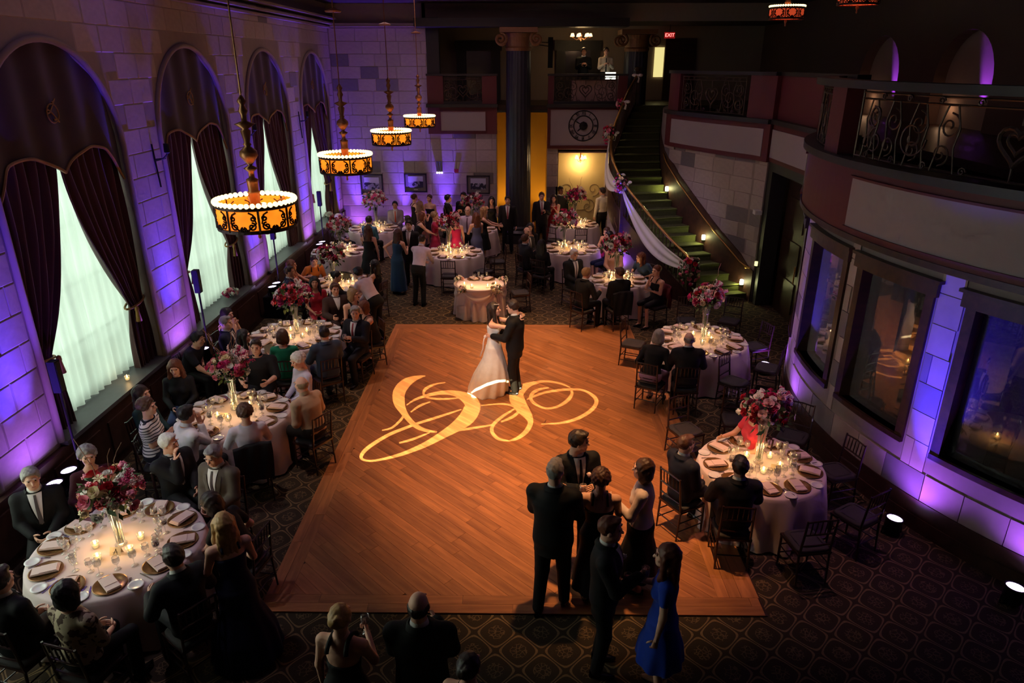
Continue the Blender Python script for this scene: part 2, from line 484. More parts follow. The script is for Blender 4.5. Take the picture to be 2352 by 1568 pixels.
# ------------------------------------------------------------------ back wall with the gallery
bw = MB()
bw.box((-4.55, YB + 0.15, ZC / 2), (3.1, 0.3, ZC))                        # full height at the left
bw.box((-1.9, YB + 0.15, 1.73), (2.2, 0.3, 3.46))                         # under the gallery
bw.box((1.07, YB + 0.15, 1.75), (0.38, 0.3, 3.5)).box((3.1, YB + 0.15, 1.75), (0.5, 0.3, 3.5)).box((2.05, YB + 0.15, 3.15), (1.6, 0.3, 0.7))
bw.box((3.5, YB + 0.15, 7.05), (13.2, 0.3, 0.5))                          # beam over the gallery
wall_back = struct(bw, 'wall_back', MORTAR)
def rows_back(x0, x1, z0, z1, wd=0.66, dark=.13, hole=None):
    z = z0; r = 0
    while z < z1 - 0.05:
        h = min(CH, z1 - z); x = x0 - (wd / 2 if r % 2 else 0)
        while x < x1 - .02:
            a, b = max(x, x0), min(x + wd * rb.choice((.8, 1, 1.15)), x1)
            x = b if b < x1 else x1
            aa = [(a, b)]
            if hole and z < hole[3]:
                aa = []
                if a < hole[0]: aa.append((a, min(b, hole[0])))
                if b > hole[1]: aa.append((max(a, hole[1]), b))
            for p, q in aa:
                if q - p > .07: block(wall_back, ((p + q) / 2, YB, z + h / 2), q - p, h, PI, dark=dark)
        z += h; r += 1
rows_back(XL + .02, -3.0, 0.3, 6.6, .72, .05)
rows_back(-3.0, -0.8, 0.3, 3.45, .66, .16)
rows_back(0.88, 3.35, 0.2, 3.4, .6, .16, hole=(1.24, 2.87, 0, 2.84))
# niche behind the column, amber uplighting put into its wall colour
struct(MB().box((0.05, 25.3, 2.0), (1.9, 0.1, 4.0)).box((-.84, 24.8, 2.0), (.08, 1.0, 4.0)).box((.92, 24.8, 2.0), (.08, 1.0, 4.0)), 'wall_niche', AMBERLIT)

# gallery slab, fascias, ledges, parapets
gal = MB().box((3.05, 26.0, 4.22), (12.1, 3.8, 0.16))
struct(gal, 'gallery_floor', DARKWOOD)
struct(MB().box((2.0, 27.6, 5.7), (14.5, 0.2, 3.2)), 'wall_gallery', PLASTER)
struct(MB().box((-3.15, 25.9, 5.7), (0.3, 3.6, 3.2)).box((-2.8, 24.1, 5.7), (.4, .3, 2.4)), 'wall_gallery_side', BLACKTRIM)
struct(MB().box((2.0, 25.9, 6.86), (14.5, 3.6, .1)), 'ceiling_gallery', CEIL)

def fascia(name, x0, x1, z0, z1, y, panel):
    f = struct(MB().box(((x0 + x1) / 2, y + .12, (z0 + z1) / 2), (x1 - x0, 0.24, z1 - z0)), name, MAROON)
    a, b, c, d = panel
    MB().box(((a + b) / 2, y - .005, (c + d) / 2), (b - a, .02, d - c)).build('panel', PALE, f)
    g = .025
    MB().box(((a + b) / 2, y - .02, d + g / 2), (b - a + 2 * g, .05, g)).box(((a + b) / 2, y - .02, c - g / 2), (b - a + 2 * g, .05, g)).box((a - g / 2, y - .02, (c + d) / 2), (g, .05, d - c)).box((b + g / 2, y - .02, (c + d) / 2), (g, .05, d - c)).build('moulding', MAROON, f)
    MB().box(((x0 + x1) / 2, y + .04, z1 + .05), (x1 - x0 + .06, .36, .10)).build('ledge', BLACKTRIM, f)
    return f
def parapet(name, x0, x1, z0, z1, y, gx0, gx1):
    f = struct(MB().box(((x0 + gx0) / 2, y + .1, (z0 + z1) / 2), (gx0 - x0, .18, z1 - z0)).box(((gx1 + x1) / 2, y + .1, (z0 + z1) / 2), (x1 - gx1, .18, z1 - z0)), name, MAROON)
    MB().box(((x0 + x1) / 2, y + .1, z1 + .03), (x1 - x0 + .04, .26, .06)).build('rail', BLACKTRIM, f)
    MB().box(((gx0 + gx1) / 2, y + .1, z0 + .04), (gx1 - gx0, .14, .08)).build('rail', BLACKTRIM, f)
    return f
fascia('wall_fascia_left', -3.02, -.78, 3.42, 4.25, 23.82, (-2.6, -1.15, 3.52, 4.12))
fascia('wall_fascia_clock', .87, 3.38, 2.96, 4.25, 23.82, (.96, 3.14, 3.06, 4.18))
parapet('wall_parapet_left', -3.02, -.78, 4.35, 5.2, 23.86, -2.5, -1.25)
parapet('wall_parapet_clock', .87, 3.4, 4.35, 5.2, 23.86, 1.05, 3.1)

# scroll grille panels (local x along the rail, z up)
def spiral(cx_, cz, r0, r1, a0, turns, n=22):
    return [(cx_ + (r0 + (r1 - r0) * i / n) * math.cos(a0 + turns * 2 * PI * i / n), 0, cz + (r0 + (r1 - r0) * i / n) * math.sin(a0 + turns * 2 * PI * i / n)) for i in range(n + 1)]
def heart(cx_, cz, s, n=26):
    o = []
    for i in range(n):
        t = 2 * PI * i / n
        o.append((cx_ + s * math.sin(t) ** 3, 0, cz + s * (0.85 * math.cos(t) - .33 * math.cos(2 * t) - .13 * math.cos(3 * t) - .06 * math.cos(4 * t))))
    return o
def grille(label, w, h, place, r=.011, extra=True):
    g = thing('scroll_grille', label, 'grille')
    fr = MB()
    for zz in (.03, h - .1, h - .02): fr.tube([place(-w / 2, zz), place(-w / 4, zz), place(0, zz), place(w / 4, zz), place(w / 2, zz)], r, 5)
    for xx in (-w / 2, w / 2): fr.tube([place(xx, 0), place(xx, h)], r, 5)
    fr.build('frame', IRON, g)
    def P(pts): return [place(p[0], p[2]) for p in pts]
    MB().tube(P(heart(0, h * .48, h * .24)), r * 1.7, 5, closed=True).build('heart', IRON, g)
    MB().tube(P(heart(0, h * .5, h * .13)), r * 1.3, 5, closed=True).tube(P([(0, 0, h * .2), (0, 0, .03)]), r, 5).tube(P([(0, 0, h * .7), (0, 0, h - .1)]), r, 5).build('heart', IRON, g)
    for sx in (-1, 1):
        MB().tube(P(spiral(sx * w * .27, h * .42, h * .27, h * .05, 0 if sx < 0 else PI, 1.6 * sx, 26)), r, 5).build('scroll', IRON, g)
        MB().tube(P(spiral(sx * w * .41, h * .30, h * .20, h * .04, PI / 2, -1.5 * sx, 22)), r, 5).build('scroll', IRON, g)
        if extra: MB().tube(P(spiral(sx * w * .42, h * .66, h * .16, h * .04, -PI / 2, 1.5 * sx, 20)), r, 5).build('scroll', IRON, g)
    nf = max(1, int(round(w / 1.2)))
    for q in range(nf):                      # dense repeating C-scrolls, lyres and rings
        for s2 in (-1, 1):
            xc = s2 * w * (.12 + .36 * (q + .5) / nf)
            MB().tube(P(spiral(xc, h * .62, h * .17, h * .03, PI * .5, 1.4 * s2, 20)), r * .8, 5).build('scroll', IRON, g)
            MB().tube(P(spiral(xc + .06 * s2, h * .26, h * .15, h * .03, -PI * .5, -1.4 * s2, 20)), r * .8, 5).build('scroll', IRON, g)
            MB().tube(P([(xc - .16, 0, .03), (xc - .10, 0, h * .35), (xc - .14, 0, h * .6), (xc - .06, 0, h - .1)]), r * .8, 5).build('scroll', IRON, g)
            MB().tube(P([(xc + .16, 0, .03), (xc + .10, 0, h * .35), (xc + .14, 0, h * .6), (xc + .06, 0, h - .1)]), r * .8, 5).build('scroll', IRON, g)
    for q in (-.4, -.3, -.2, -.1, .1, .2, .3, .4):
        MB().tube(P(spiral(w * q, h - .06, .045, .012, 0, 1.3, 10)), r * .8, 5).build('scroll', IRON, g)
        MB().tube(P(spiral(w * q * 1.1, .07, .05, .012, 0, 1.3, 10)), r * .8, 5).build('scroll', IRON, g)
    return g
grille('heart scroll iron grille in the back gallery parapet left of the column', 1.2, .82, lambda x, z: (-1.875 + x, 23.96, 4.36 + z))
grille('heart scroll iron grille in the parapet above the clock', 1.98, .82, lambda x, z: (2.075 + x, 23.96, 4.36 + z))

# column with scrolled capital (two of them)
def column(cx_, cy_, r, label):
    c = thing('column', label, 'column', (cx_, cy_, 0))
    fl = 20
    def shaft(u, v):
        a = 2 * PI * u; rr = r * (1 - .10 * v) * (1 - .035 * (0.5 + .5 * math.cos(fl * a)))
        return (rr * math.cos(a), rr * math.sin(a), .55 + 5.4 * v)
    MB().grid(shaft, fl * 4, 6, True).build('shaft', COLSTONE, c, True)
    MB().box((0, 0, .14), (2.3 * r, 2.3 * r, .28)).lathe([(1.15 * r, .28), (1.2 * r, .36), (1.05 * r, .44), (1.08 * r, .5), (1.0 * r, .56)], seg=32).build('base', COLSTONE, c)
    cap = MB().lathe([(.92 * r, 5.92), (.98 * r, 6.0), (.9 * r, 6.05), (1.0 * r, 6.3), (1.12 * r, 6.42)], seg=32).box((0, 0, 6.5), (2.7 * r, 2.7 * r, .14)).build('capital', GILT, c)
    for sx in (-1, 1):
        for sy in (-1, 1):
            p = spiral(sx * 1.28 * r, 6.25, .20, .03, PI / 2, 1.7 * sx, 26)
            MB().tube([(q[0], sy * r * .95, q[2]) for q in p], .045, 6).build('volute', GILT, cap)
    return c
column(-.08, 23.25, .42, 'dark fluted marble column between the two gallery fascias')
column(3.75, 24.75, .42, 'dark column beside the head of the green staircase')
struct(MB().box((0, 23.6, 6.72), (6.5, 1.0, .24)), 'trim_21', BLACKTRIM)

# ------------------------------------------------------------------ stair, right stone wall and door wall
OUT = [(4.25, 16.55), (3.72, 17.45), (3.22, 18.35), (2.78, 19.25), (2.58, 20.15), (2.68, 21.1), (3.0, 22.1), (3.35, 23.0), (3.75, 23.9)]
INN = [(5.72, 17.0), (5.2, 17.85), (4.76, 18.8), (4.38, 19.7), (4.12, 20.45), (4.12, 21.3), (4.24, 22.3), (4.42, 23.1), (4.72, 23.95)]
def spl(pts, t):
    n = len(pts) - 1; t = min(max(t, 0), 1) * n; i = min(int(t), n - 1); u = t - i
    p = [np.array(pts[max(0, min(n, k))]) for k in (i - 1, i, i + 1, i + 2)]
    return .5 * ((2 * p[1]) + (-p[0] + p[2]) * u + (2 * p[0] - 5 * p[1] + 4 * p[2] - p[3]) * u * u + (-p[0] + 3 * p[1] - 3 * p[2] + p[3]) * u ** 3)
NST = 24; RISE = 4.3 / NST
stair = thing('staircase', 'curved staircase with green carpet rising to the gallery', 'staircase', (0, 0, 0))
for i in range(NST):
    t0, t1 = i / NST, (i + 1.18) / NST
    a, b, c, d = spl(OUT, t0), spl(INN, t0), spl(INN, min(1, t1)), spl(OUT, min(1, t1))
    z1 = RISE * (i + 1)
    st = MB().prism([a, b, c, d], max(0, z1 - .34), z1).build('step', STAIRCARPET, stair)
    e = MB().tube([(*a, z1 - .015), (*b, z1 - .015)], .024, 6).build('nosing', STAIRCARPET, st)
# outer stringer and the plaster wall under it
def strg(off_lo, off_hi, thick, m, name, par, floor=False):
    mb = MB(); n = 48; P = []
    for k in range(n + 1):
        t = k / n; o = spl(OUT, t); i_ = spl(INN, t); dr = (o - i_) / np.linalg.norm(o - i_)
        p = o + dr * thick
        zt = 4.3 * t
        lo = 0 if floor else max(0.0, zt + off_lo)
        P.append([(*o, lo), (*o, zt + off_hi), (*p, zt + off_hi), (*p, lo)])
    V = [q for c in P for q in c]; Fc = []
    for k in range(n):
        for j in range(4):
            j2 = (j + 1) % 4; Fc.append((4 * k + j, 4 * k + j2, 4 * k + 4 + j2, 4 * k + 4 + j))
    Fc += [(3, 2, 1, 0), (4 * n, 4 * n + 1, 4 * n + 2, 4 * n + 3)]
    mb.add(V, Fc); return mb.build(name, m, par)
strg(-.55, .22, .06, DARKWOOD, 'stringer', stair)
strg(0, -.45, .035, PALE, 'side_wall', stair, True)
# hand rail, balusters
RAILH = .92
def railpt(t, h=RAILH, side=0.03):
    o = spl(OUT, t); i_ = spl(INN, t); dr = (o - i_) / np.linalg.norm(o - i_); p = o + dr * side
    return (p[0], p[1], 4.3 * t + h + .1)
MB().tube([railpt(k / 60) for k in range(61)], .035, 8).build('handrail', BRASS, stair, True)
for k in range(60):
    t = (k + .5) / 60; p = railpt(t); q = railpt(t, .12)
    MB().tube([q, (q[0], q[1], q[2] + .25), (q[0], q[1], q[2] + .5), p], [.02, .032, .016, .016], 6).build('baluster', DARKWOOD, stair)
for t in (0.0, .36, .62, .99):
    p = railpt(t, 0)
    zb = max(0, p[2] - .5)
    MB().box((p[0], p[1], (zb + p[2] + 1.0) / 2), (.15, .15, p[2] + 1.0 - zb)).lathe([(.11, 0), (.12, .03), (.10, .06), (.12, .09), (.05, .11)], (p[0], p[1], p[2] + 1.0), 12).build('newel_post', DARKWOOD, stair)

# curved stone wall right of the stair and the fascia it carries
WALLR = [(5.78, 16.85), (5.62, 17.3), (5.28, 17.9), (4.95, 18.55), (4.62, 19.25), (4.33, 19.95), (4.17, 20.5), (4.17, 21.3), (4.29, 22.3), (4.47, 23.1), (4.77, 23.95)]
def sheet(pts, z0, z1, thick, name, m, n=40, parent=None, t0=0, t1=1, inner=0.0, kind='structure'):
    """wall that follows a plan curve; thickness to the right of travel"""
    mb = MB(); V = []
    zz0 = z0 if callable(z0) else (lambda t: z0); zz1 = z1 if callable(z1) else (lambda t: z1)
    for k in range(n + 1):
        t = t0 + (t1 - t0) * k / n; p = spl(pts, t); q = spl(pts, min(1, t + .004)) - spl(pts, max(0, t - .004)); q = q / np.linalg.norm(q)
        nr = np.array([q[1], -q[0]])
        a = p - nr * inner; b = p + nr * thick
        V += [(*a, zz0(t)), (*a, zz1(t)), (*b, zz1(t)), (*b, zz0(t))]
    Fc = []
    for k in range(n):
        for j in range(4):
            j2 = (j + 1) % 4; Fc.append((4 * k + j2, 4 * k + j, 4 * k + 4 + j, 4 * k + 4 + j2))
    Fc += [(0, 1, 2, 3), (4 * n + 3, 4 * n + 2, 4 * n + 1, 4 * n)]
    mb.add(V, Fc); return mb.build(name, m, parent, kind=kind)
wall_stair = sheet(WALLR, 0, 4.3, .3, 'wall_stair', MORTAR)
def plen(pts, n=200):
    q = [spl(pts, k / n) for k in range(n + 1)]; s = [0]
    for k in range(n): s.append(s[-1] + np.linalg.norm(q[k + 1] - q[k]))
    return np.array(s)
_s = plen(WALLR); LW = _s[-1]
def at_s(pts, S, s):
    t = np.interp(s, S, np.linspace(0, 1, len(S))); p = spl(pts, t); q = spl(pts, min(1, t + .01)) - spl(pts, max(0, t - .01)); q /= np.linalg.norm(q)
    return p, q
z = 0.02; r = 0
while z < 3.42:
    h = min(CH, 3.44 - z); s = -(.3 if r % 2 else 0)
    while s < LW * .86:
        e = s + rb.choice((.5, .62, .75)); a, b = max(0, s), min(e, LW * .9); s = e
        if b - a < .1: continue
        p, q = at_s(WALLR, _s, (a + b) / 2)
        # keep clear of the brown stair dado
        tz = np.interp((a + b) / 2, [0.4, 2.0, 3.9, 7.6], [0.85, 1.75, 2.95, 5.4])
        if z + h / 2 < tz + .05: continue
        block(wall_stair, (p[0], p[1], z + h / 2), b - a, h, math.atan2(q[1], q[0]), dark=.18)
    z += h; r += 1
# brown dado below the wall hand rail
sheet(WALLR, 0.0, lambda t: float(np.interp(t * LW, [0, .4, 2.0, 3.9, 7.6], [0.8, 0.85, 1.75, 2.95, 4.2])), .02, 'trim_30', WAINSCOT, inner=.025, t1=.9)
wr = MB()
hp = []
for s in np.linspace(0.05, 4.2, 30):
    p, q = at_s(WALLR, _s, s); hp.append((p[0] - .07 * q[1] * -1 * -1, p[1] + .07 * q[0], float(np.interp(s, [0, .25, .5, 2.0, 3.9, 5], [.86, .86, .92, 1.8, 2.98, 3.7]))))
hr = MB().tube(hp, .024, 8).build('wall_handrail', BRASS, None, True, label='brass hand rail fixed to the curved wall beside the stairs', cat='handrail')
for j in (2, 11, 20, 28):
    MB().tube([hp[j], (hp[j][0] + .04, hp[j][1] - .02, hp[j][2] - .08), (hp[j][0] + .08, hp[j][1] - .045, hp[j][2] - .08)], .012, 6).build('bracket', BRASS, hr)
# fascia and parapet over that wall and the door wall
def curved_fascia(nm, pts, t0, t1, panel, gr=None):
    f = sheet(pts, 3.43, 4.28, .25, nm, MAROON, 36, None, t0, t1, .06)
    sheet(pts, 3.54, 4.16, .02, 'panel', PALE, 30, f, panel[0], panel[1], .075, None)
    sheet(pts, 4.28, 4.38, .3, 'ledge', BLACKTRIM, 36, f, t0, t1, .14, None)
    sheet(pts, 5.32, 5.40, .2, 'rail', BLACKTRIM, 36, f, t0, t1, .08, None)
    return f
f2 = curved_fascia('wall_fascia_stair', WALLR, 0.0, .63, (.055, .56))
sheet(WALLR, 4.38, 5.32, .16, 'pier', MAROON, 6, f2, .0, .16, .03, None)
sheet(WALLR, 4.38, 5.32, .16, 'pier', MAROON, 6, f2, .52, .63, .03, None)
def pl2(x, z, a=.18, b=.5, w=2.3):
    t = a + (b - a) * (1 - (x + w / 2) / w); p = spl(WALLR, t); return (p[0], p[1], 4.40 + z)
grille('heart scroll iron grille in the parapet above the stair wall', 2.3, .88, pl2)

DOORW = [(5.8, 13.3), (5.8, 14.5), (5.8, 15.6), (5.8, 16.85)]
dw = struct(MB().box((6.0, 16.72, 2.15), (.36, .3, 4.3)).box((6.0, 13.45, 2.15), (.36, .3, 4.3)).box((6.0, 15.1, 3.4), (.36, 3.0, .3)), 'wall_door', BLACKTRIM)
f3 = struct(MB().box((5.93, 15.0, 3.88), (.26, 3.9, .86)), 'wall_fascia_door', MAROON)
MB().box((5.79, 15.2, 3.86), (.03, 3.2, .62)).build('panel', PALE, f3)
MB().box((5.9, 15.0, 4.34), (.36, 3.9, .1)).build('ledge', BLACKTRIM, f3)
MB().box((5.95, 15.0, 4.85), (.16, 3.9, .94)).build('parapet', MAROON, f3)
MB().box((5.95, 15.0, 5.36), (.24, 3.9, .08)).build('rail', BLACKTRIM, f3)
for i, (y0, a) in enumerate(((16.5, -.5), (13.7, .0))):
    d = struct(MB().box((6.25, y0 - .7 + .7 * 2 * (i == 1), 1.55), (.06, 1.38, 3.1)), 'door_%d' % (i + 1), DARKWOOD)
    for zz in (.55, 1.45, 2.4): MB().box((6.21, y0 - .7 + 1.4 * (i == 1), zz), (.03, 1.0, .7)).build('panel', DARKWOOD, d)
    MB().cyl((6.15, y0 - 1.25 + 2.5 * (i == 1), .95), (6.15, y0 - 1.25 + 2.5 * (i == 1), 1.35), .015).build('door_handle', BRASS, d)
struct(MB().box((7.4, 15.1, 1.7), (.1, 3.4, 3.4)), 'wall_vestibule', DARKWOOD)

# ------------------------------------------------------------------ bay: curved wall with big windows, gallery above
BC, BR = (10.6, 10.0), 6.0
def bay(ang, r): return (BC[0] - r * math.cos(ang), BC[1] + r * math.sin(ang))   # ang 0 = nearest the room, + = further from the camera
def arc_wall(mb, a0, a1, r0, r1, z0, z1, n=None):
    n = n or max(2, int(abs(a1 - a0) / .035))
    V = []
    for k in range(n + 1):
        a = a0 + (a1 - a0) * k / n
        p, q = bay(a, r0), bay(a, r1)
        V += [(*p, z0), (*p, z1), (*q, z1), (*q, z0)]
    Fc = []
    for k in range(n):
        for j in range(4):
            j2 = (j + 1) % 4; Fc.append((4 * k + j2, 4 * k + j, 4 * k + 4 + j, 4 * k + 4 + j2))
    Fc += [(0, 1, 2, 3), (4 * n + 3, 4 * n + 2, 4 * n + 1, 4 * n)]
    return mb.add(V, Fc)
def ang_y(y): return math.asin((y - BC[1]) / BR)
BW = [(ang_y(7.72) - .33, ang_y(7.72) - .07), (ang_y(7.98), ang_y(9.30)), (ang_y(9.66), ang_y(10.86)), (ang_y(11.5), ang_y(12.6))]
BW = [(-.80, -.425), (-.325, -.13), (-.055, .155), (.30, .50)]
A0, A1 = -1.15, .62
WZ0, WZ1 = 1.12, 3.02
b_ = MB()
arc_wall(b_, A0, A1, BR, BR - .32, 0, WZ0); arc_wall(b_, A0, A1, BR, BR - .32, WZ1, 4.3)
ed = [A0] + [x for w in BW for x in w] + [A1]
for i in range(0, len(ed), 2): arc_wall(b_, ed[i], ed[i + 1], BR, BR - .32, WZ0, WZ1)
wall_bay = struct(b_, 'wall_bay', MORTAR)
def curved_block(parent, a0, a1, z0, z1):
    g = .006; ga = g / BR
    mb = MB(); arc_wall(mb, a0 + ga, a1 - ga, BR + .016, BR - .01, z0 + g, z1 - g, 3)
    mb.build('stone_block', STONE_D if rb.random() < .1 else STONE, parent)
z = .42; r = 0
while z < 3.42:
    h = min(.38, 3.44 - z); a = A0 + .3 + (.05 if r % 2 else 0)
    while a < A1:
        e = a + rb.choice((.085, .1, .115)); segs = [(a, min(e, A1))]
        for w in BW:
            if z + h > WZ0 - .05 and z < WZ1 + .1:
                ns = []
                for p, q in segs:
                    w0, w1 = w[0] - .022, w[1] + .022
                    if q <= w0 or p >= w1: ns.append((p, q)); continue
                    if p < w0: ns.append((p, w0))
                    if q > w1: ns.append((w1, q))
                segs = ns
        for p, q in segs:
            if q - p > .015: curved_block(wall_bay, p, q, z, z + h)
        a = e
    z += h; r += 1
bb = MB(); arc_wall(bb, A0, A1, BR + .04, BR, 0, .2); arc_wall(bb, A0, A1, BR + .025, BR, .2, .42)
struct(bb, 'baseboard_right', WAINSCOT)
for i, (a, c) in enumerate(BW):
    w = MB(); e = .016
    arc_wall(w, a - e, c + e, BR + .05, BR - .3, WZ0 - .07, WZ0)                 # sill
    root = struct(w, 'window_%d' % (10 + i), DARKWOOD)
    w = MB(); arc_wall(w, a - e, a + .004, BR + .035, BR - .3, WZ0, WZ1); w.build('jamb', DARKWOOD, root)
    w = MB(); arc_wall(w, c - .004, c + e, BR + .035, BR - .3, WZ0, WZ1); w.build('jamb', DARKWOOD, root)
    w = MB(); arc_wall(w, a - e - .008, c + e + .008, BR + .07, BR - .3, WZ1, WZ1 + .17); w.build('head', DARKWOOD, root)
    w = MB(); arc_wall(w, a - e - .014, c + e + .014, BR + .10, BR, WZ1 + .17, WZ1 + .21); w.build('cornice', DARKWOOD, root)
    w = MB(); arc_wall(w, a, c, BR - .12, BR - .125, WZ0, WZ1); w.build('pane', DARKPANE, root)
# dim dining room beyond the bay windows
struct(MB().box((8.2, 10.2, -.004), (5.2, 8, .012)), 'floor_side_room', CARPET)
fb = MB(); arc_wall(fb, A0, A1, BR + .16, BR - .2, 3.44, 4.30); wall_bf = struct(fb, 'wall_fascia_bay', MAROON)
for a, c in ((-1.0, -.07), (.03 + .34, .58)):
    fb = MB(); arc_wall(fb, a, c, BR + .175, BR + .15, 3.53, 4.17); fb.build('panel', PALE, wall_bf)
    fb = MB(); arc_wall(fb, a - .004, c + .004, BR + .20, BR + .15, 4.17, 4.20); arc_wall(fb, a - .004, c + .004, BR + .20, BR + .15, 3.50, 3.53); fb.build('moulding', MAROON, wall_bf)
fb = MB(); arc_wall(fb, A0, A1, BR + .18, BR, 3.36, 3.44); fb.build('moulding', DARKWOOD, wall_bf)
fb = MB(); arc_wall(fb, A0, A1, BR + .26, BR - .3, 4.30, 4.40); fb.build('ledge', BLACKTRIM, wall_bf)
for a, c in ((.03, .12), (.54, .62), (-1.1, -.86)):
    fb = MB(); arc_wall(fb, a, c, BR + .16, BR - .1, 4.40, 5.28); fb.build('pier', MAROON, wall_bf)
fb = MB(); arc_wall(fb, A0, A1, BR + .20, BR - .12, 5.28, 5.38); fb.build('rail', BLACKTRIM, wall_bf)
def pl3(x, z, a=-.43, w=5.2): 
    p = bay(a - x / BR, BR + .06); return (*p, 4.40 + z)
grille('large heart scroll iron grille on the near curved balcony', 4.9, .86, lambda x, z: pl3(x, z), r=.014)
grille('narrow scroll iron grille on the far end of the curved balcony', 2.3, .86, lambda x, z: pl3(x, z, .33))
struct(MB().box((9.3, 12, 4.3), (6.4, 24, .12)), 'floor_balcony', DARKWOOD)
# far gallery wall with arched alcoves lit violet
XG = 8.7
ALC = [(14.9, 1.0), (18.4, 1.0)]
g_ = MB()
e_ = [-2.0]
for y0, hw in ALC: e_ += [y0 - hw, y0 + hw]
e_.append(27.5)
for i in range(0, len(e_), 2): g_.box((XG + .15, (e_[i] + e_[i + 1]) / 2, 5.8), (.3, e_[i + 1] - e_[i], 3.0))
ALB = []
for y0, hw in ALC:
    for k in range(16):
        a0, a1 = PI - PI * k / 16, PI - PI * (k + 1) / 16
        ya, za, yb2, zb2 = y0 + hw * math.cos(a0), 5.2 + hw * math.sin(a0), y0 + hw * math.cos(a1), 5.2 + hw * math.sin(a1)
        quad(g_, (XG, ya, za), (XG, yb2, zb2), (XG, yb2, ZC), (XG, ya, ZC))
        quad(g_, (XG + .27, ya, za), (XG + .27, yb2, zb2), (XG, yb2, zb2), (XG, ya, za))
    ALB.append((XG + .28, y0, hw))
struct(g_, 'wall_balcony', PLASTER_DK)
for xa, y0, hw in ALB: struct(MB().box((xa, y0, 5.8), (.04, 2 * hw + .2, 3.0)), 'wall_alcove', PLASTER)
for y0, hw in ALC:
    lamp('alcove_light', 'SPOT', (XG + .08, y0 - .42, 4.45), (.34, .05, 1.0), 300, (XG + .26, y0 - .40, 6.2), .03, 36, .8)
    lamp('alcove_glow', 'POINT', (XG + .12, y0 + .55, 4.7), (1.0, .55, .30), 1.6, None, .1)
# ------------------------------------------------------------------ dance floor
def clip_poly(poly, x0, x1, y0, y1):
    def cl(P, inside, inter):
        o = []
        for i in range(len(P)):
            a, b = P[i - 1], P[i]
            if inside(b):
                if not inside(a): o.append(inter(a, b))
                o.append(b)
            elif inside(a): o.append(inter(a, b))
        return o
    def ix(v): return lambda a, b: (v, a[1] + (b[1] - a[1]) * (v - a[0]) / (b[0] - a[0]))
    def iy(v): return lambda a, b: (a[0] + (b[0] - a[0]) * (v - a[1]) / (b[1] - a[1]), v)
    for ins, it in ((lambda p: p[0] >= x0, ix(x0)), (lambda p: p[0] <= x1, ix(x1)), (lambda p: p[1] >= y0, iy(y0)), (lambda p: p[1] <= y1, iy(y1))):
        if not poly: return poly
        poly = cl(poly, ins, it)
    return poly
DX0, DX1, DY0, DY1 = -2.85, 2.5, 6.0, 15.05
dance = thing('dance_floor', 'oak dance floor of diagonal planks in the middle of the carpet', 'dance floor', (0, 0, 0))
MB().box(((DX0 + DX1) / 2, (DY0 + DY1) / 2, .006), (DX1 - DX0, DY1 - DY0, .012)).box((2.6, 8.76, .006), (.22, 5.5, .012)).build('base', DARKWOOD, dance)
rf = random.Random(11)
PW = .135; g2 = .0016; BD = .27
cs, sn = math.cos(-PI / 4), math.sin(-PI / 4)
def plank(poly, ang):
    """poly in world xy; stored in a frame turned along the board"""
    c_, s_ = math.cos(ang), math.sin(ang)
    cx_ = sum(p[0] for p in poly) / len(poly); cy_ = sum(p[1] for p in poly) / len(poly)
    loc = [((p[0] - cx_) * c_ + (p[1] - cy_) * s_, -(p[0] - cx_) * s_ + (p[1] - cy_) * c_) for p in poly]
    area = sum(loc[i - 1][0] * loc[i][1] - loc[i][0] * loc[i - 1][1] for i in range(len(loc))) / 2
    if abs(area) < .004: return
    if area < 0: loc = loc[::-1]
    o = MB().prism(loc, 0, .012).build('plank', PLANK, dance)
    o.location = (cx_, cy_, .012); o.rotation_euler = (0, 0, ang)
nplank = 0
cxm, cym = (DX0 + DX1) / 2, (DY0 + DY1) / 2
R_ = 8.5
v = -R_
while v < R_:
    u = -R_ + rf.uniform(-1.2, 0)
    while u < R_:
        ln = rf.uniform(1.5, 2.3)
        q = [(u + g2, v + g2), (u + ln - g2, v + g2), (u + ln - g2, v + PW - g2), (u + g2, v + PW - g2)]
        W_ = [(cxm + a * cs - b * sn, cym + a * sn + b * cs) for a, b in q]
        W_ = clip_poly(W_, DX0 + BD, DX1 - BD, DY0 + BD, DY1 - BD)
        if len(W_) >= 3: plank(W_, -PI / 4); nplank += 1
        u += ln
    v += PW
for j in range(2):
    for (yy, a0, a1) in ((DY0 + PW * (j + .5), DX0, 2.68), (DY1 - PW * (j + .5), DX0, DX1)):
        u = a0 + rf.uniform(-1, 0)
        while u < a1:
            a, b = max(u, a0), min(u + 1.6, a1); u += 1.6
            if b - a > .05: plank([(a + g2, yy - PW / 2 + g2), (b - g2, yy - PW / 2 + g2), (b - g2, yy + PW / 2 - g2), (a + g2, yy + PW / 2 - g2)], 0)
    for (xx, a0, a1) in ((DX0 + PW * (j + .5), DY0 + BD, DY1 - BD), (DX1 - PW * (j + .5), DY0 + BD, DY1 - BD)):
        u = a0 + rf.uniform(-1, 0)
        while u < a1:
            a, b = max(u, a0), min(u + 1.6, a1); u += 1.6
            if b - a > .05: plank([(xx - PW / 2 + g2, a + g2), (xx + PW / 2 - g2, a + g2), (xx + PW / 2 - g2, b - g2), (xx - PW / 2 + g2, b - g2)], PI / 2)
u = DY0 + BD
while u < 11.5:
    b = min(u + 1.5, 11.5); plank([(2.502, u + g2), (2.69, u + g2), (2.69, b - g2), (2.502, b - g2)], PI / 2); u = b

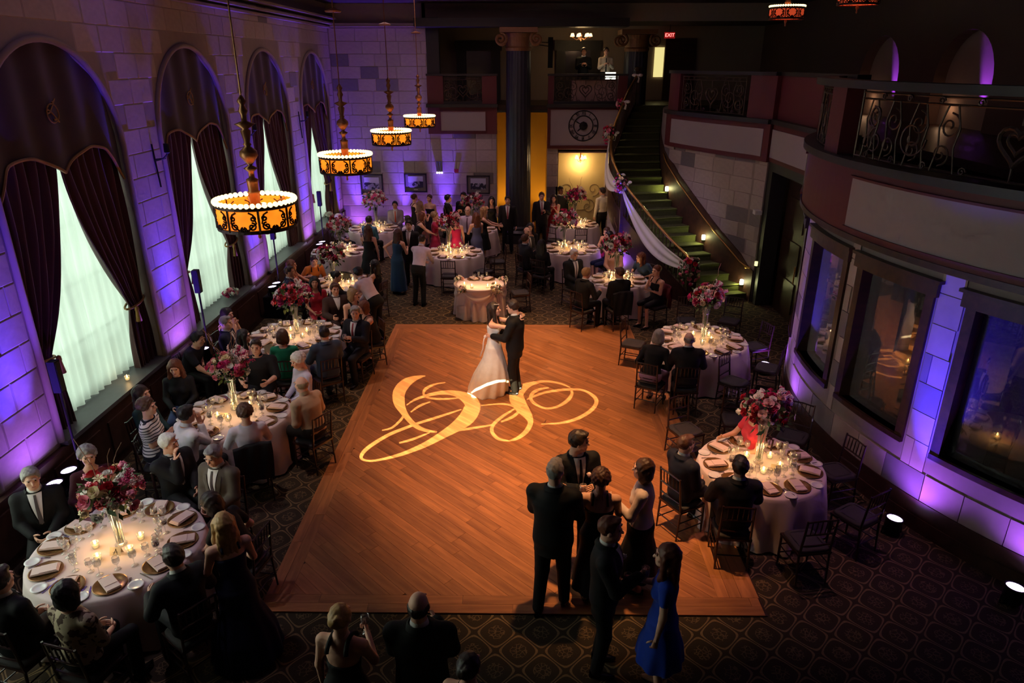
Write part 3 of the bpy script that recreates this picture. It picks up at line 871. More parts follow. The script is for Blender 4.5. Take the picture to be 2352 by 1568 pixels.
# ------------------------------------------------------------------ monogram: a slide with cut-outs in front of a projector lamp
Z6 = lambda x, y: (780 + .2806 * x, 660 + .2806 * y)
STROKES = [
 [(705, 725, 6), (620, 745, 38), (540, 790, 75), (490, 860, 92), (490, 940, 86), (520, 1010, 55), (560, 1070, 40), (620, 1130, 35), (700, 1170, 25), (800, 1185, 10)],
 [(350, 1172, 7), (430, 1150, 15), (500, 1090, 18), (530, 1045, 16)],
 [(585, 1022, 8), (660, 970, 17), (745, 938, 7)],
 [(868, 780, 6), (780, 795, 14), (710, 830, 22), (690, 870, 17), (730, 905, 14), (850, 915, 14), (985, 905, 7)],
 [(550, 965, 6), (620, 920, 16), (720, 885, 22), (850, 862, 30), (960, 872, 46), (1050, 915, 90), (1090, 975, 120), (1050, 1060, 118), (970, 1130, 88), (860, 1200, 60), (700, 1290, 40), (500, 1370, 25), (300, 1418, 15), (205, 1415, 15), (180, 1380, 26), (240, 1310, 27), (400, 1210, 24), (560, 1145, 20), (640, 1115, 18), (800, 1065, 18), (1000, 1000, 9)],
 [(490, 1275, 12), (600, 1245, 17), (740, 1190, 9)],
 [(1085, 870, 11), (1170, 845, 14), (1330, 805, 14), (1450, 790, 8)],
 [(930, 1178, 9), (1050, 1160, 18), (1250, 1128, 12)],
 [(1325, 1102, 11), (1420, 1060, 22), (1470, 1010, 18), (1430, 975, 16), (1330, 955, 12), (1160, 968, 7)],
 [(1440, 992, 10), (1340, 1055, 20), (1265, 1120, 25), (1250, 1180, 27), (1300, 1240, 22), (1390, 1258, 9)],
 [(1890, 820, 7), (1800, 785, 14), (1680, 770, 16), (1560, 795, 34), (1470, 850, 92), (1452, 905, 112), (1490, 980, 96), (1545, 1050, 62), (1565, 1110, 40), (1530, 1180, 35), (1460, 1235, 24), (1390, 1258, 9)],
 [(1715, 823, 7), (1640, 835, 18), (1580, 870, 26), (1570, 920, 24), (1620, 965, 18), (1700, 992, 14), (1790, 975, 18), (1870, 925, 26), (1905, 870, 22), (1890, 825, 10)],
 [(1535, 920, 8), (1600, 890, 16), (1700, 858, 16), (1850, 838, 18), (1980, 840, 14), (2060, 875, 20), (2105, 930, 30), (2070, 1000, 28), (1960, 1070, 24), (1820, 1110, 16), (1655, 1120, 6)],
]
def catmull(P, n=7):
    P = [np.array(p, float) for p in P]; o = []
    for i in range(len(P) - 1):
        p0, p1, p2, p3 = P[max(i - 1, 0)], P[i], P[i + 1], P[min(i + 2, len(P) - 1)]
        for k in range(n):
            u = k / n
            o.append(.5 * (2 * p1 + (p2 - p0) * u + (2 * p0 - 5 * p1 + 4 * p2 - p3) * u * u + (3 * p1 - p0 - 3 * p2 + p3) * u ** 3))
    o.append(P[-1]); return o
PROJ = np.array([-1.6, 1.2, 6.7]); AIM = np.array([-.1, 10.4, 0.0])
dv = (AIM - PROJ) / np.linalg.norm(AIM - PROJ)
pr = np.cross(dv, (0, 0, 1)); pr /= np.linalg.norm(pr); pu = np.cross(pr, dv)
SD = .30
def to_slide(g):
    v = g - PROJ; t = SD / (v @ dv); q = v * t; return (q @ pr, q @ pu)
quads = []
for S in STROKES:
    C_ = catmull(S)
    Lf, Rg = [], []
    for i, c in enumerate(C_):
        d = C_[min(i + 1, len(C_) - 1)] - C_[max(i - 1, 0)]; d = d[:2] / (np.linalg.norm(d[:2]) + 1e-9)
        n = np.array([-d[1], d[0]]); w = max(c[2], 2) / 2 * 1.08
        Lf.append(c[:2] + n * w); Rg.append(c[:2] - n * w)
    Lf = [to_slide(gp(*Z6(*p))) for p in Lf]; Rg = [to_slide(gp(*Z6(*p))) for p in Rg]
    for i in range(len(Lf) - 1): quads.append((Lf[i], Lf[i + 1], Rg[i + 1], Rg[i]))
qa = np.array(quads)                                   # n,4,2
xs0, ys0 = qa[:, :, 0].min() - .01, qa[:, :, 1].min() - .01
xs1, ys1 = qa[:, :, 0].max() + .01, qa[:, :, 1].max() + .01
# union outline through constrained triangulation
pts2 = []; eds = []
base = [(-.22, -.22), (.22, -.22), (.22, .22), (-.22, .22)]
pts2 += [Vector(p) for p in base]; eds += [(0, 1), (1, 2), (2, 3), (3, 0)]
for q in quads:
    b = len(pts2); pts2 += [Vector(p) for p in q]; eds += [(b, b + 1), (b + 1, b + 2), (b + 2, b + 3), (b + 3, b)]
res = geometry.delaunay_2d_cdt(pts2, eds, [], 0, 1e-7)
vv, ff = res[0], res[2]
VA = np.array([(p.x, p.y) for p in vv]); FA = np.array([f for f in ff if len(f) == 3])
CE = VA[FA].mean(1)
inside = np.zeros(len(CE), bool)
for q in qa:
    for tri in ((q[0], q[1], q[2]), (q[0], q[2], q[3])):
        a, b, c = tri
        def cr(p, r): return (r[0] - p[0]) * (CE[:, 1] - p[1]) - (r[1] - p[1]) * (CE[:, 0] - p[0])
        s1, s2, s3 = cr(a, b), cr(b, c), cr(c, a)
        inside |= ((s1 >= 0) & (s2 >= 0) & (s3 >= 0)) | ((s1 <= 0) & (s2 <= 0) & (s3 <= 0))
proj_t = thing('slide_projector', 'black projector on the balcony behind the viewpoint throwing the gold monogram', 'projector', tuple(PROJ - dv * .1))
Mx = Matrix(((pr[0], pu[0], dv[0]), (pr[1], pu[1], dv[1]), (pr[2], pu[2], dv[2]))).to_4x4()
o_ = tuple(PROJ - dv * .1)
slide = MB(); slide.add([tuple(PROJ + dv * SD + pr * p[0] + pu * p[1] - np.array(o_)) for p in VA], [tuple(f) for f, i in zip(FA, inside) if not i])
slide.build('slide', IRON_DK, proj_t)
def pj(a, b, c): return tuple(pr * a + pu * b + dv * c)
hs = MB()
for a, b, w, h in ((-.22, 0, .01, .44), (.22, 0, .01, .44), (0, -.22, .44, .01), (0, .22, .44, .01)):
    P = [pj(a + i * w / 2, b + j * h / 2, k) for k in (-.05, SD + .1) for i, j in ((-1, -1), (1, -1), (1, 1), (-1, 1))]
    hs.add(P, [(3, 2, 1, 0), (4, 5, 6, 7), (0, 1, 5, 4), (1, 2, 6, 5), (2, 3, 7, 6), (3, 0, 4, 7)])
hs.add([pj(-.22, -.22, -.05), pj(.22, -.22, -.05), pj(.22, .22, -.05), pj(-.22, .22, -.05)], [(0, 1, 2, 3)])
hs.build('housing', IRON_DK, proj_t)
lamp('projector_lamp', 'SPOT', tuple(PROJ), (1.0, .76, .38), 40000, tuple(AIM), .00012, 48, .1)

# ------------------------------------------------------------------ curtains
def drape(w, side, k):
    ztop, ztie, zb = 5.6, 1.98, SILLZ + .01
    def fn(u, v):
        z = ztop + (zb - ztop) * v
        if z > ztie:
            q = (ztop - 1.2 - z) / (ztop - 1.2 - ztie); q = max(0, q); inner = .02 + .98 * q ** 1.55
        else:
            q = (ztie - z) / (ztie - zb); inner = 1.0 - .10 * math.sin(min(1, q * 1.3) * PI / 2)
        outer = HW - .02
        if z > SPR: outer = max(inner + .02, math.sqrt(max(.01, HW * HW - (z - SPR) ** 2)) - .02)
        pinch = math.exp(-((z - ztie) / .35) ** 2)
        a = inner + (outer - inner) * u
        amp = .045 + .03 * (1 - (outer - inner) / HW) - .03 * pinch
        x = XL - .17 + amp * math.sin(2 * PI * 7 * u + k) + .015 * math.sin(23 * u + 3 * z)
        return (x, w + side * a, z)
    t = thing('window_drape', 'burgundy velvet drape tied back at the %s side of %s' % ('far' if side > 0 else 'near', WNAME[k]), 'curtain', (0, 0, 0))
    MB().grid(fn, 56, 40).build('cloth', VELVET, t, True)
    yy = w + side * (HW - .26)
    MB().tube([(XL - .17 + .1 * math.cos(a), yy + .25 * math.sin(a), ztie + .04 * math.sin(a * side)) for a in [2 * PI * i / 16 for i in range(16)]], .018, 6, True).build('tie_cord', GOLDTRIM, t)
    MB().lathe([(.0, .02), (.03, 0), (.035, -.05), (.028, -.07), (.05, -.24), (.0, -.25)], (XL - .05, w + side * 1.02, ztie - .02), 10).build('tassel', GOLDTRIM, t, True)
    return t
WNAME = {1: 'the nearest arched window', 2: 'the second arched window', 3: 'the third arched window', 4: 'the farthest arched window'}
for k, w in enumerate(WIN):
    if k == 0: continue
    for side in (-1, 1): drape(w, side, k)
    # sheer voile
    def sh(u, v, w=w):
        z = 4.9 + (SILLZ + .015 - 4.9) * v; y = w + (u - .5) * 2 * (HW - .12)
        return (XL - .32 + .022 * math.sin(2 * PI * 15 * u + .5 * math.sin(3 * z)) * (.5 + v) + .01 * math.sin(41 * u), y, z + .012 * math.sin(19 * u))
    MB().grid(sh, 150, 10).build('sheer_curtain', SHEER, None, True, 'white sheer voile glowing with daylight in %s' % WNAME[k], 'curtain')
    # scalloped valance with fringe and emblem
    va = thing('valance', 'dark burgundy scalloped valance filling the head of %s' % WNAME[k], 'valance')
    def zb(a): return 4.22 + .26 * math.sin(abs(a) * PI) - .30 * max(0, abs(a) - .72) / .28
    def vf(u, v, w=w):
        a = 2 * u - 1; top = SPR + math.sqrt(max(0.0004, HW * HW - (a * HW * .995) ** 2)); z = zb(a) + (top - zb(a)) * v
        return (XL - .06 + .02 * math.sin(30 * u), w + a * HW * .995, z)
    MB().grid(vf, 60, 14).build('cloth', VELVET_DK, va, True)
    MB().tube([(XL - .045 + .02 * math.sin(30 * i / 60), w + (2 * i / 60 - 1) * HW * .995, zb(2 * i / 60 - 1)) for i in range(61)], .022, 6).build('fringe', GOLDTRIM, va)
    em = [(XL - .03, w + .22 * math.sin(3 * t) * .5, 4.85 + .30 * t / 3 + .05 * math.cos(5 * t)) for t in [i * .16 for i in range(20)]]
    MB().tube(em, .011, 5).tube([(XL - .025, w + .12 * math.cos(t), 4.98 + .12 * math.sin(t)) for t in [i * .35 for i in range(18)]], .009, 5, True).build('emblem', GOLDTRIM, va)

# ------------------------------------------------------------------ uplights
VIO = (.05, .025, 1.0)
LENS = emit_mat('uplight_lens', (.75, .55, 1.0), 9.0)
AMBLENS = emit_mat('amber_lens', (1.0, .75, .3), 9.0)
CANM = mat('black_can', srgb(18, 18, 22), .4, .3)
CASE = mat('black_cloth', srgb(14, 14, 18), .9)
def uplight(loc, target, label, e=90, col=VIO, ang=42, group=None, tilt=True, lens=None, glow=0):
    t = thing('uplight', label, 'uplight', loc, 0, group)
    v = (Vector(target) - Vector(loc) - Vector((0, 0, .12))).normalized()
    q = Vector((0, 0, 1)).rotation_difference(v).to_matrix().to_4x4()
    def tr(mb):
        mb.v = [tuple((q @ Vector(p)) + Vector((0, 0, .12))) for p in mb.v]; return mb
    tr(MB().lathe([(.055, -.10), (.095, -.08), (.10, .09), (.108, .10), (.108, .115), (.094, .115), (.094, .10)], seg=20, cap=True)).build('can', CANM, t, True)
    tr(MB().lathe([(.0, .103), (.05, .108), (.092, .104)], seg=20)).build('lens', lens or LENS, t, True)
    MB().tube([(-.115, 0, .12), (-.125, 0, .02), (-.06, 0, .008), (.06, 0, .008), (.125, 0, .02), (.115, 0, .12)], .011, 6).build('yoke', CANM, t)
    p = Vector(loc) + Vector((0, 0, .12)) + v * .14
    if glow: lamp('uplight_spill', 'SPOT', p, (.32, .08, 1.0), glow, target, .04, 140, 1.0)
    l = lamp('uplight_lamp', 'SPOT', p, col, e, target, .03, ang, 1.0)
    return t
PIERS = [7.5, 11.6, 15.7, 19.8, 23.62]
PN = ['left of the nearest window', 'between the nearest and second windows', 'between the second and third windows', 'between the third and farthest windows', 'in the far left corner']
for i, y in enumerate(PIERS):
    zc_ = .52
    if i < 4:
        MB().box((XL + .34, y, zc_ / 2), (.46, .5, zc_)).build('draped_stand', CASE, None, False, 'black draped stand under the uplights on the pier %s' % PN[i], 'stand')
    for j, dy in enumerate((-.14, .16)):
        if i == 4 and j: continue
        uplight((XL + (.34 if i < 4 else .30), y + dy, zc_ + .004 if i < 4 else 0.0), (XL + .0, y + dy * 1.0, 4.6), '%s violet uplight on the stand %s' % (('nearer', 'farther')[j], PN[i]) if i < 4 else 'violet uplight on the floor in the far left corner', e=(900, 900, 900, 850, 600)[i] * 1.0, ang=36, glow=34, col=(VIO, (.13, .05, 1.0))[j])
for i, (x, dx) in enumerate(((-5.55, 0), (-3.95, 0), (-2.55, 0))):
    uplight((x, YB - .32, .0), (x, YB, 4.2), 'violet uplight at the foot of the back wall, %s' % ('left of the first framed picture', 'between the first two framed pictures', 'right of the second framed picture')[i], e=1300, ang=36, col=(.14, .05, 1.0), glow=60)
for i, x in enumerate((-.62, .74)):
    uplight((x, 24.45, .0), (x * 1.05, 25.0, 2.4), 'amber uplight in the amber lit niche %s of the column' % ('left', 'right')[i], e=110, col=(1.0, .55, .10), ang=90, lens=AMBLENS)
uplight((2.66, 18.90, 0), (2.86, 18.98, 2.6), 'violet uplight against the plaster wall under the stairs', e=1100, ang=34, glow=30)
for i, (px_, py_) in enumerate(((1775, 862), (1812, 950), (2065, 1218), (2338, 1368))):
    g = gp(px_, py_)
    a = math.atan2(g[1] - BC[1], BC[0] - g[0]); w = bay(a, BR)
    d = np.array(w) - g[:2]; n = np.linalg.norm(d); dr = d / n
    loc = (w[0] - dr[0] * .36, w[1] - dr[1] * .36, 0)
    uplight(loc, (w[0], w[1], 3.6), ('violet uplight by the bay pier behind the far right table', 'violet uplight on the floor behind the bouquet of the near right table', 'violet uplight on the carpet below the wide bay pier', 'violet uplight at the right edge of the picture')[i], e=(1700, 500, 2300, 1700)[i], ang=40, glow=(70, 50, 110, 80)[i])

# ------------------------------------------------------------------ chandeliers
AMBER = None
def amber_mat():
    m, N, L, b = nodes_of('amber_mica', .5)
    tc = N.new('ShaderNodeTexCoord'); nz = N.new('ShaderNodeTexNoise'); nz.inputs['Scale'].default_value = 5
    L.new(tc.outputs['Object'], nz.inputs['Vector'])
    c = mixc(N, L, nz.outputs['Fac'], (1.0, .10, .004), (1.0, .40, .02))
    L.new(c, b.inputs['Base Color']); L.new(c, b.inputs['Emission Color']); b.inputs['Emission Strength'].default_value = 1.05
    return m
AMBER = amber_mat()
REDMICA = emit_mat('red_mica', (.9, .10, .03), .45)
BULB = emit_mat('bulb_glow', (1.0, .80, .42), 3.0)
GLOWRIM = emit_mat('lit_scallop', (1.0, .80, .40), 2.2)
FERRO = mat('bronze_filigree', srgb(54, 26, 22), .5, .4)
BRONZE = mat('gilt_bronze', srgb(160, 110, 70), .4, .6, var=.3, scale=20)
def chandelier(loc, D, label, top, e, dim=False):
    t = thing('chandelier', label, 'chandelier', loc)
    r = D / 2; h = .30 * D
    MB().lathe([(r, 0), (r * 1.005, h)], seg=40, cap=False).build('drum', AMBER if not dim else REDMICA, t, True)
    MB().lathe([(r * .97, -.02), (r * 1.02, -.02), (r * 1.03, .015), (r, .02)], seg=40, cap=False).lathe([(r, h - .03), (r * 1.04, h - .02), (r * 1.04, h + .015), (r * .97, h + .015)], seg=40, cap=False).build('rim', FERRO, t)
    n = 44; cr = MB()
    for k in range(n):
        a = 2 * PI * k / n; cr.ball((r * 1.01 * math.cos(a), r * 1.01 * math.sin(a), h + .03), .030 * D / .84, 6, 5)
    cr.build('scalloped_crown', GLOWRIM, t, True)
    for k in range(8):                                    # filigree motifs
        a0 = 2 * PI * (k + .5) / 8; mb = MB()
        for s in (-1, 1):
            for (cu, cz, ru) in ((.075, .065, .045), (.06, .15, .03), (.16, .03, .03)):
                P = []
                for i in range(15):
                    th = s * (i * .55) + (PI / 2); rr = ru * (1 - .05 * i)
                    u = s * cu + rr * math.cos(th); z = cz + rr * math.sin(th)
                    aa = a0 + u * (D / .84) / r; P.append((r * 1.012 * math.cos(aa), r * 1.012 * math.sin(aa), z * D / .84))
                mb.tube(P, .010 * D / .84, 4)
            P = [(r * 1.012 * math.cos(a0 + s * q / r), r * 1.012 * math.sin(a0 + s * q / r), zz * D / .84) for q, zz in ((.20, .01), (.11, .03), (.03, .10), (.055, .19), (.10, .215))]
            mb.tube(P, .011 * D / .84, 4)
        mb.tube([(r * 1.012 * math.cos(a0), r * 1.012 * math.sin(a0), 0), (r * 1.012 * math.cos(a0), r * 1.012 * math.sin(a0), h)], .014 * D / .84, 4)
        mb.build('filigree', FERRO, t)
    sp = MB()
    for k in range(6):
        a = 2 * PI * k / 6; sp.tube([(.04 * math.cos(a), .04 * math.sin(a), h * .9), (r * .5 * math.cos(a), r * .5 * math.sin(a), h * .75), (r * math.cos(a), r * math.sin(a), h * .95)], .012, 5)
    sp.build('spokes', BRONZE, t)
    for k in range(6):
        a = 2 * PI * (k + .5) / 6; MB().ball((r * .6 * math.cos(a), r * .6 * math.sin(a), h * .62), .05, 8, 6).build('bulb', BULB, t, True)
    MB().lathe([(.0, -.02), (.05, -.01), (r * .97, .012), (r * .97, .02), (0, .02)], seg=32).build('bottom_pan', AMBER if not dim else REDMICA, t, True)
    s = D / .84
    MB().lathe([(.055, h * .9), (.06, h + .10), (.07, h + .11), (.055, h + .13), (.06, h + .22), (.065, h + .25), (.03, h + .27), (.03, h + .33), (.075, h + .37), (.02, h + .40), (.05, h + .44), (.095, h + .50), (.09, h + .55), (.03, h + .60), (.045, h + .62), (.03, h + .64), (.055, h + .76), (.03, h + .78), (.11, h + .83), (.03, h + .86), (.03, h + .92), (.05, h + .96), (.025, h + 1.02), (.05, h + 1.06), (.012, h + 1.12)], seg=16).build('stem', BRONZE, t, True)
    MB().lathe([(.0, -.16), (.02, -.14), (.012, -.1), (.035, -.06), (.02, -.02), (.02, 0)], seg=10).build('finial', BRONZE, t, True)
    z1 = top - loc[2]
    MB().cyl((0, 0, h + 1.1), (0, 0, z1), .010, 6).build('chain', BRONZE, t)
    if top < ZC + .01: MB().lathe([(.0, z1 - .06), (.06, z1 - .05), (.09, z1), (0, z1)], seg=14).lathe([(.12, 6.32 - loc[2]), (.13, 6.34 - loc[2]), (.02, 6.38 - loc[2])], seg=14).build('ceiling_rose', BRONZE, t)
    lamp('chandelier_lamp', 'POINT', (loc[0], loc[1], loc[2] + h + .10), (1.0, .62, .26), e, None, .12)
    return t
CHN = ['large amber drum chandelier nearest the viewer over the left tables', 'amber drum chandelier, second in the row', 'amber drum chandelier, third in the row', 'smallest and farthest amber drum chandelier by the back wall']
def zat(px_, py_, y):
    d = FW * F_PX + RT * (px_ - CXP) - UP * (py_ - CYP); t = y / d[1]; return (d[0] * t, y, CAM_H + d[2] * t)
for i, (px_, py_, y) in enumerate(((593, 516, 7.75), (796, 393, 11.95), (900, 330, 16.05), (964.5, 290, 20.6))):
    p = zat(px_, py_, y); chandelier(p, .84, CHN[i], ZC, (4, 4, 5, 5)[i])
for i, (px_, py_, y) in enumerate(((1805, 43, 17.0), (1970, 10, 14.6))):
    p = zat(px_, py_, y); chandelier((p[0], p[1], p[2]), .72, ('dim red drum chandelier over the right gallery', 'dim red drum chandelier cut by the top edge of the picture')[i], p[2] + 1.5 if False else max(ZC, p[2] + 1.45), 1.2, True)
print('p20', time.time() - T00, nplank)
# ------------------------------------------------------------------ tables and what stands on them
CLOTH = mat('ivory_tablecloth', srgb(226, 206, 204), .8, var=.05, scale=4, sheen=.2)
NAPK = mat('blush_napkin', srgb(236, 208, 200), .8, var=.05, scale=30)
CHARG = mat('bronze_charger', srgb(150, 110, 66), .25, .55, var=.15)
PORC = mat('white_porcelain', srgb(232, 228, 230), .2, var=.03, coat=.4)
STEEL = mat('polished_steel', srgb(190, 186, 190), .18, .9, var=.05)
WINE = mat('red_wine', srgb(62, 6, 16), .1, var=.05)
WAX = mat('candle_wax', srgb(250, 236, 200), .6, emit=(1.0, .62, .22), es=1.6)
FLAME = emit_mat('candle_flame', (1.0, .62, .20), 22.0)
CARD = mat('cream_card', srgb(236, 214, 180), .8)
INK = mat('dark_ink', srgb(40, 30, 34), .8)
CHAIRM = mat('mahogany_lacquer', srgb(44, 22, 22), .28, var=.15, coat=.3)
CUSH = mat('charcoal_cushion', srgb(58, 54, 56), .9, var=.12, scale=30)
TZ = .76
TABLES = {}   # key: (x, y, r, n settings, angle offset, descriptive phrase)
def T_(k, x, y, r, n, off, desc): TABLES[k] = dict(x=x, y=y, r=r, n=n, off=off, d=desc)
T_('T1', -4.32, 6.16, .87, 10, .10, 'the near left table')
T_('T2', -4.22, 9.21, .80, 9, .3, 'the second left table')
T_('T3', -4.29, 12.45, .87, 10, .2, 'the third left table')
T_('T4', -4.2, 15.85, .74, 8, .0, 'the fourth left table')
T_('T5', -5.0, 18.85, .76, 8, .3, 'the fifth left table')
T_('T6', -4.6, 21.7, .80, 9, .2, 'the far left table')
T_('T7', -1.82, 18.76, .80, 9, .1, 'the table behind the head table')
T_('T12', -1.5, 21.6, .78, 8, .1, 'the table near the column')
T_('T9', 1.74, 22.4, .78, 9, .0, 'the far table under the clock')
T_('T10', 1.42, 19.18, .80, 9, .2, 'the middle table under the clock')
T_('T11', 2.35, 16.16, .72, 8, .3, 'the table by the stairs')
T_('RB', 3.38, 12.29, .87, 10, .05, 'the far right table')
T_('RA', 3.13, 7.89, .79, 9, .35, 'the near right table')
T_('T8', -.94, 15.87, .56, 2, 0, 'the small head table')

def cloth_mesh(r, seed, folds=15, drop=.03):
    rr = random.Random(seed); ph = [rr.uniform(0, 6.28) for _ in range(4)]
    n = 96; prof = [(0.001, TZ), (.35, TZ), (.7, TZ), (.93, TZ), (.985, TZ - .003), (1.0, TZ - .02), (1.01, TZ - .06), (1.03, .62), (1.06, .45), (1.08, .25), (1.10, drop)]
    def fn(u, v):
        i = v * (len(prof) - 1); k = min(int(round(i)), len(prof) - 1)
        q, z = prof[k]; a = 2 * PI * u
        dpt = max(0, (TZ - .03 - z) / TZ)
        w = math.cos(folds * a + ph[0]) * .6 + math.cos((folds + 5) * a + ph[1]) * .3 + math.cos((folds // 2) * a + ph[2]) * .3
        R = r * q + dpt * .065 * w
        return (R * math.cos(a), R * math.sin(a), z)
    return MB().grid(fn, n, len(prof) - 1, True)

M_charger = MB().lathe([(0, .004), (.10, .004), (.112, .010), (.150, .016), (.160, .018), (.160, .014), (.11, .0), (0, 0)], seg=28).mesh('charger_plate', CHARG, True)
def napkin_mesh():
    mb = MB()
    for i, (w, d, z, t, dx) in enumerate(((.25, .135, .026, .012, 0), (.235, .125, .036, .008, .004), (.15, .12, .043, .005, -.03))):
        mb.box((dx, 0, z), (w, d, t))
    return mb.mesh('folded_napkin', NAPK)
M_napkin = napkin_mesh()
M_bread = MB().lathe([(0, .003), (.045, .003), (.055, .008), (.078, .013), (.078, .010), (.05, 0), (0, 0)], seg=22).mesh('bread_plate', PORC, True)
M_wine = MB().lathe([(.034, .0), (.034, .003), (.006, .008), (.004, .03), (.004, .085), (.012, .095), (.034, .115), (.040, .145), (.036, .18), (.032, .195), (.031, .195), (.034, .15), (.03, .12), (.0, .102)], seg=12, cap=False).mesh('wine_glass', GLASS, True)
M_winefill = MB().lathe([(0, .104), (.028, .118), (.034, .138), (0, .138)], seg=12).mesh('wine', WINE, True)
M_goblet = MB().lathe([(.032, .0), (.032, .003), (.006, .008), (.005, .05), (.02, .065), (.036, .09), (.037, .13), (.034, .15), (.033, .15), (.034, .1), (.0, .072)], seg=12, cap=False).mesh('water_goblet', GLASS, True)
M_tumbler = MB().lathe([(0, .004), (.034, .0), (.036, .004), (.040, .095), (.038, .095), (.034, .012), (0, .012)], seg=14, cap=False).mesh('tumbler', GLASS, True)
M_drink = MB().lathe([(0, .014), (.033, .014), (.036, .06), (0, .06)], seg=14).mesh('drink', mat('amber_drink', srgb(120, 40, 36), .1), True)
M_flute = MB().lathe([(.03, 0), (.03, .003), (.005, .008), (.004, .08), (.012, .1), (.026, .15), (.024, .22), (.023, .22), (.022, .15), (0, .105)], seg=12, cap=False).mesh('champagne_flute', GLASS, True)
def fork_mesh():
    mb = MB().box((0, -.03, .003), (.008, .12, .003)).box((0, .045, .003), (.02, .03, .003))
    for k in (-1, 0, 1): mb.box((k * .008, .075, .003), (.004, .04, .003))
    return mb.mesh('fork', STEEL)
M_fork = fork_mesh()
M_knife = MB().box((0, -.05, .003), (.012, .09, .004)).prism([(-.007, -.005), (.007, -.005), (.009, .06), (.002, .1), (-.006, .09)], .002, .004).mesh('knife', STEEL)
M_cup = MB().lathe([(0, .002), (.032, .0), (.036, .01), (.040, .075), (.038, .075), (.034, .012), (0, .01)], seg=14, cap=False).mesh('glass_cup', GLASS, True)
M_wax = MB().lathe([(0, .012), (.031, .012), (.033, .040), (.01, .037), (0, .037)], seg=12).mesh('wax', WAX, True)
M_flame = MB().lathe([(0, .040), (.008, .050), (.011, .062), (.006, .082), (0, .10)], seg=8).mesh('flame', FLAME, True)

def put(name, me, loc, rz, label, cat, group):
    o = bpy.data.objects.new(name, me); COL.objects.link(o); o.location = loc; o.rotation_euler = (0, 0, rz)
    o['label'] = label; o['category'] = cat; o['group'] = group; return o
rt = random.Random(5)
def candle(x, y, z, d, light=True, e=2.2, where=''):
    t = thing('votive_candle', 'lit votive candle %son %s' % (where, d), 'candle', (x, y, z), 0, 'votive candles on ' + d)
    mobj('glass_cup', M_cup, t); mobj('wax', M_wax, t); mobj('flame', M_flame, t)
    if light: lamp('candle_light', 'POINT', (x, y, z + .13), (1.0, .58, .22), e, None, .03)
    return t
HOURS = ['twelve', 'one', 'two', 'three', 'four', 'five', 'six', 'seven', 'eight', 'nine', 'ten', 'eleven']
HOURS = [h + " o'clock" for h in HOURS]
def hour_of(a, used):
    h = int(round((90 - math.degrees(a)) / 30)) % 12
    for dlt in (0, 1, -1, 2, -2):
        if (h + dlt) % 12 not in used: used.add((h + dlt) % 12); return (h + dlt) % 12
    return h
def glass(kind, x, y, z, d, fill=False, rz=0, d0=None, second=False):
    me, lab = {'wine': (M_wine, 'stemmed wine glass'), 'goblet': (M_goblet, 'short stemmed water goblet'), 'flute': (M_flute, 'champagne flute')}[kind]
    nm = {'wine': 'wine_glass', 'goblet': 'water_goblet', 'flute': 'champagne_flute'}[kind]
    if fill:
        t = put(nm, me, (x, y, z), rz, '%swine glass half full of red %s' % ('second ' if second else '', d if d0 else 'on ' + d), 'glass', 'filled wine glasses on ' + (d0 or d))
        mobj('wine', M_winefill, t)
    else: t = put(nm, me, (x, y, z), rz, 'empty %s%s %s' % ('second ' if second else '', lab, d if d0 else 'on ' + d), 'glass', '%s on %s' % (lab, d0 or d))
    return t
NEAR = ('T1', 'T2', 'T3', 'RA', 'RB')
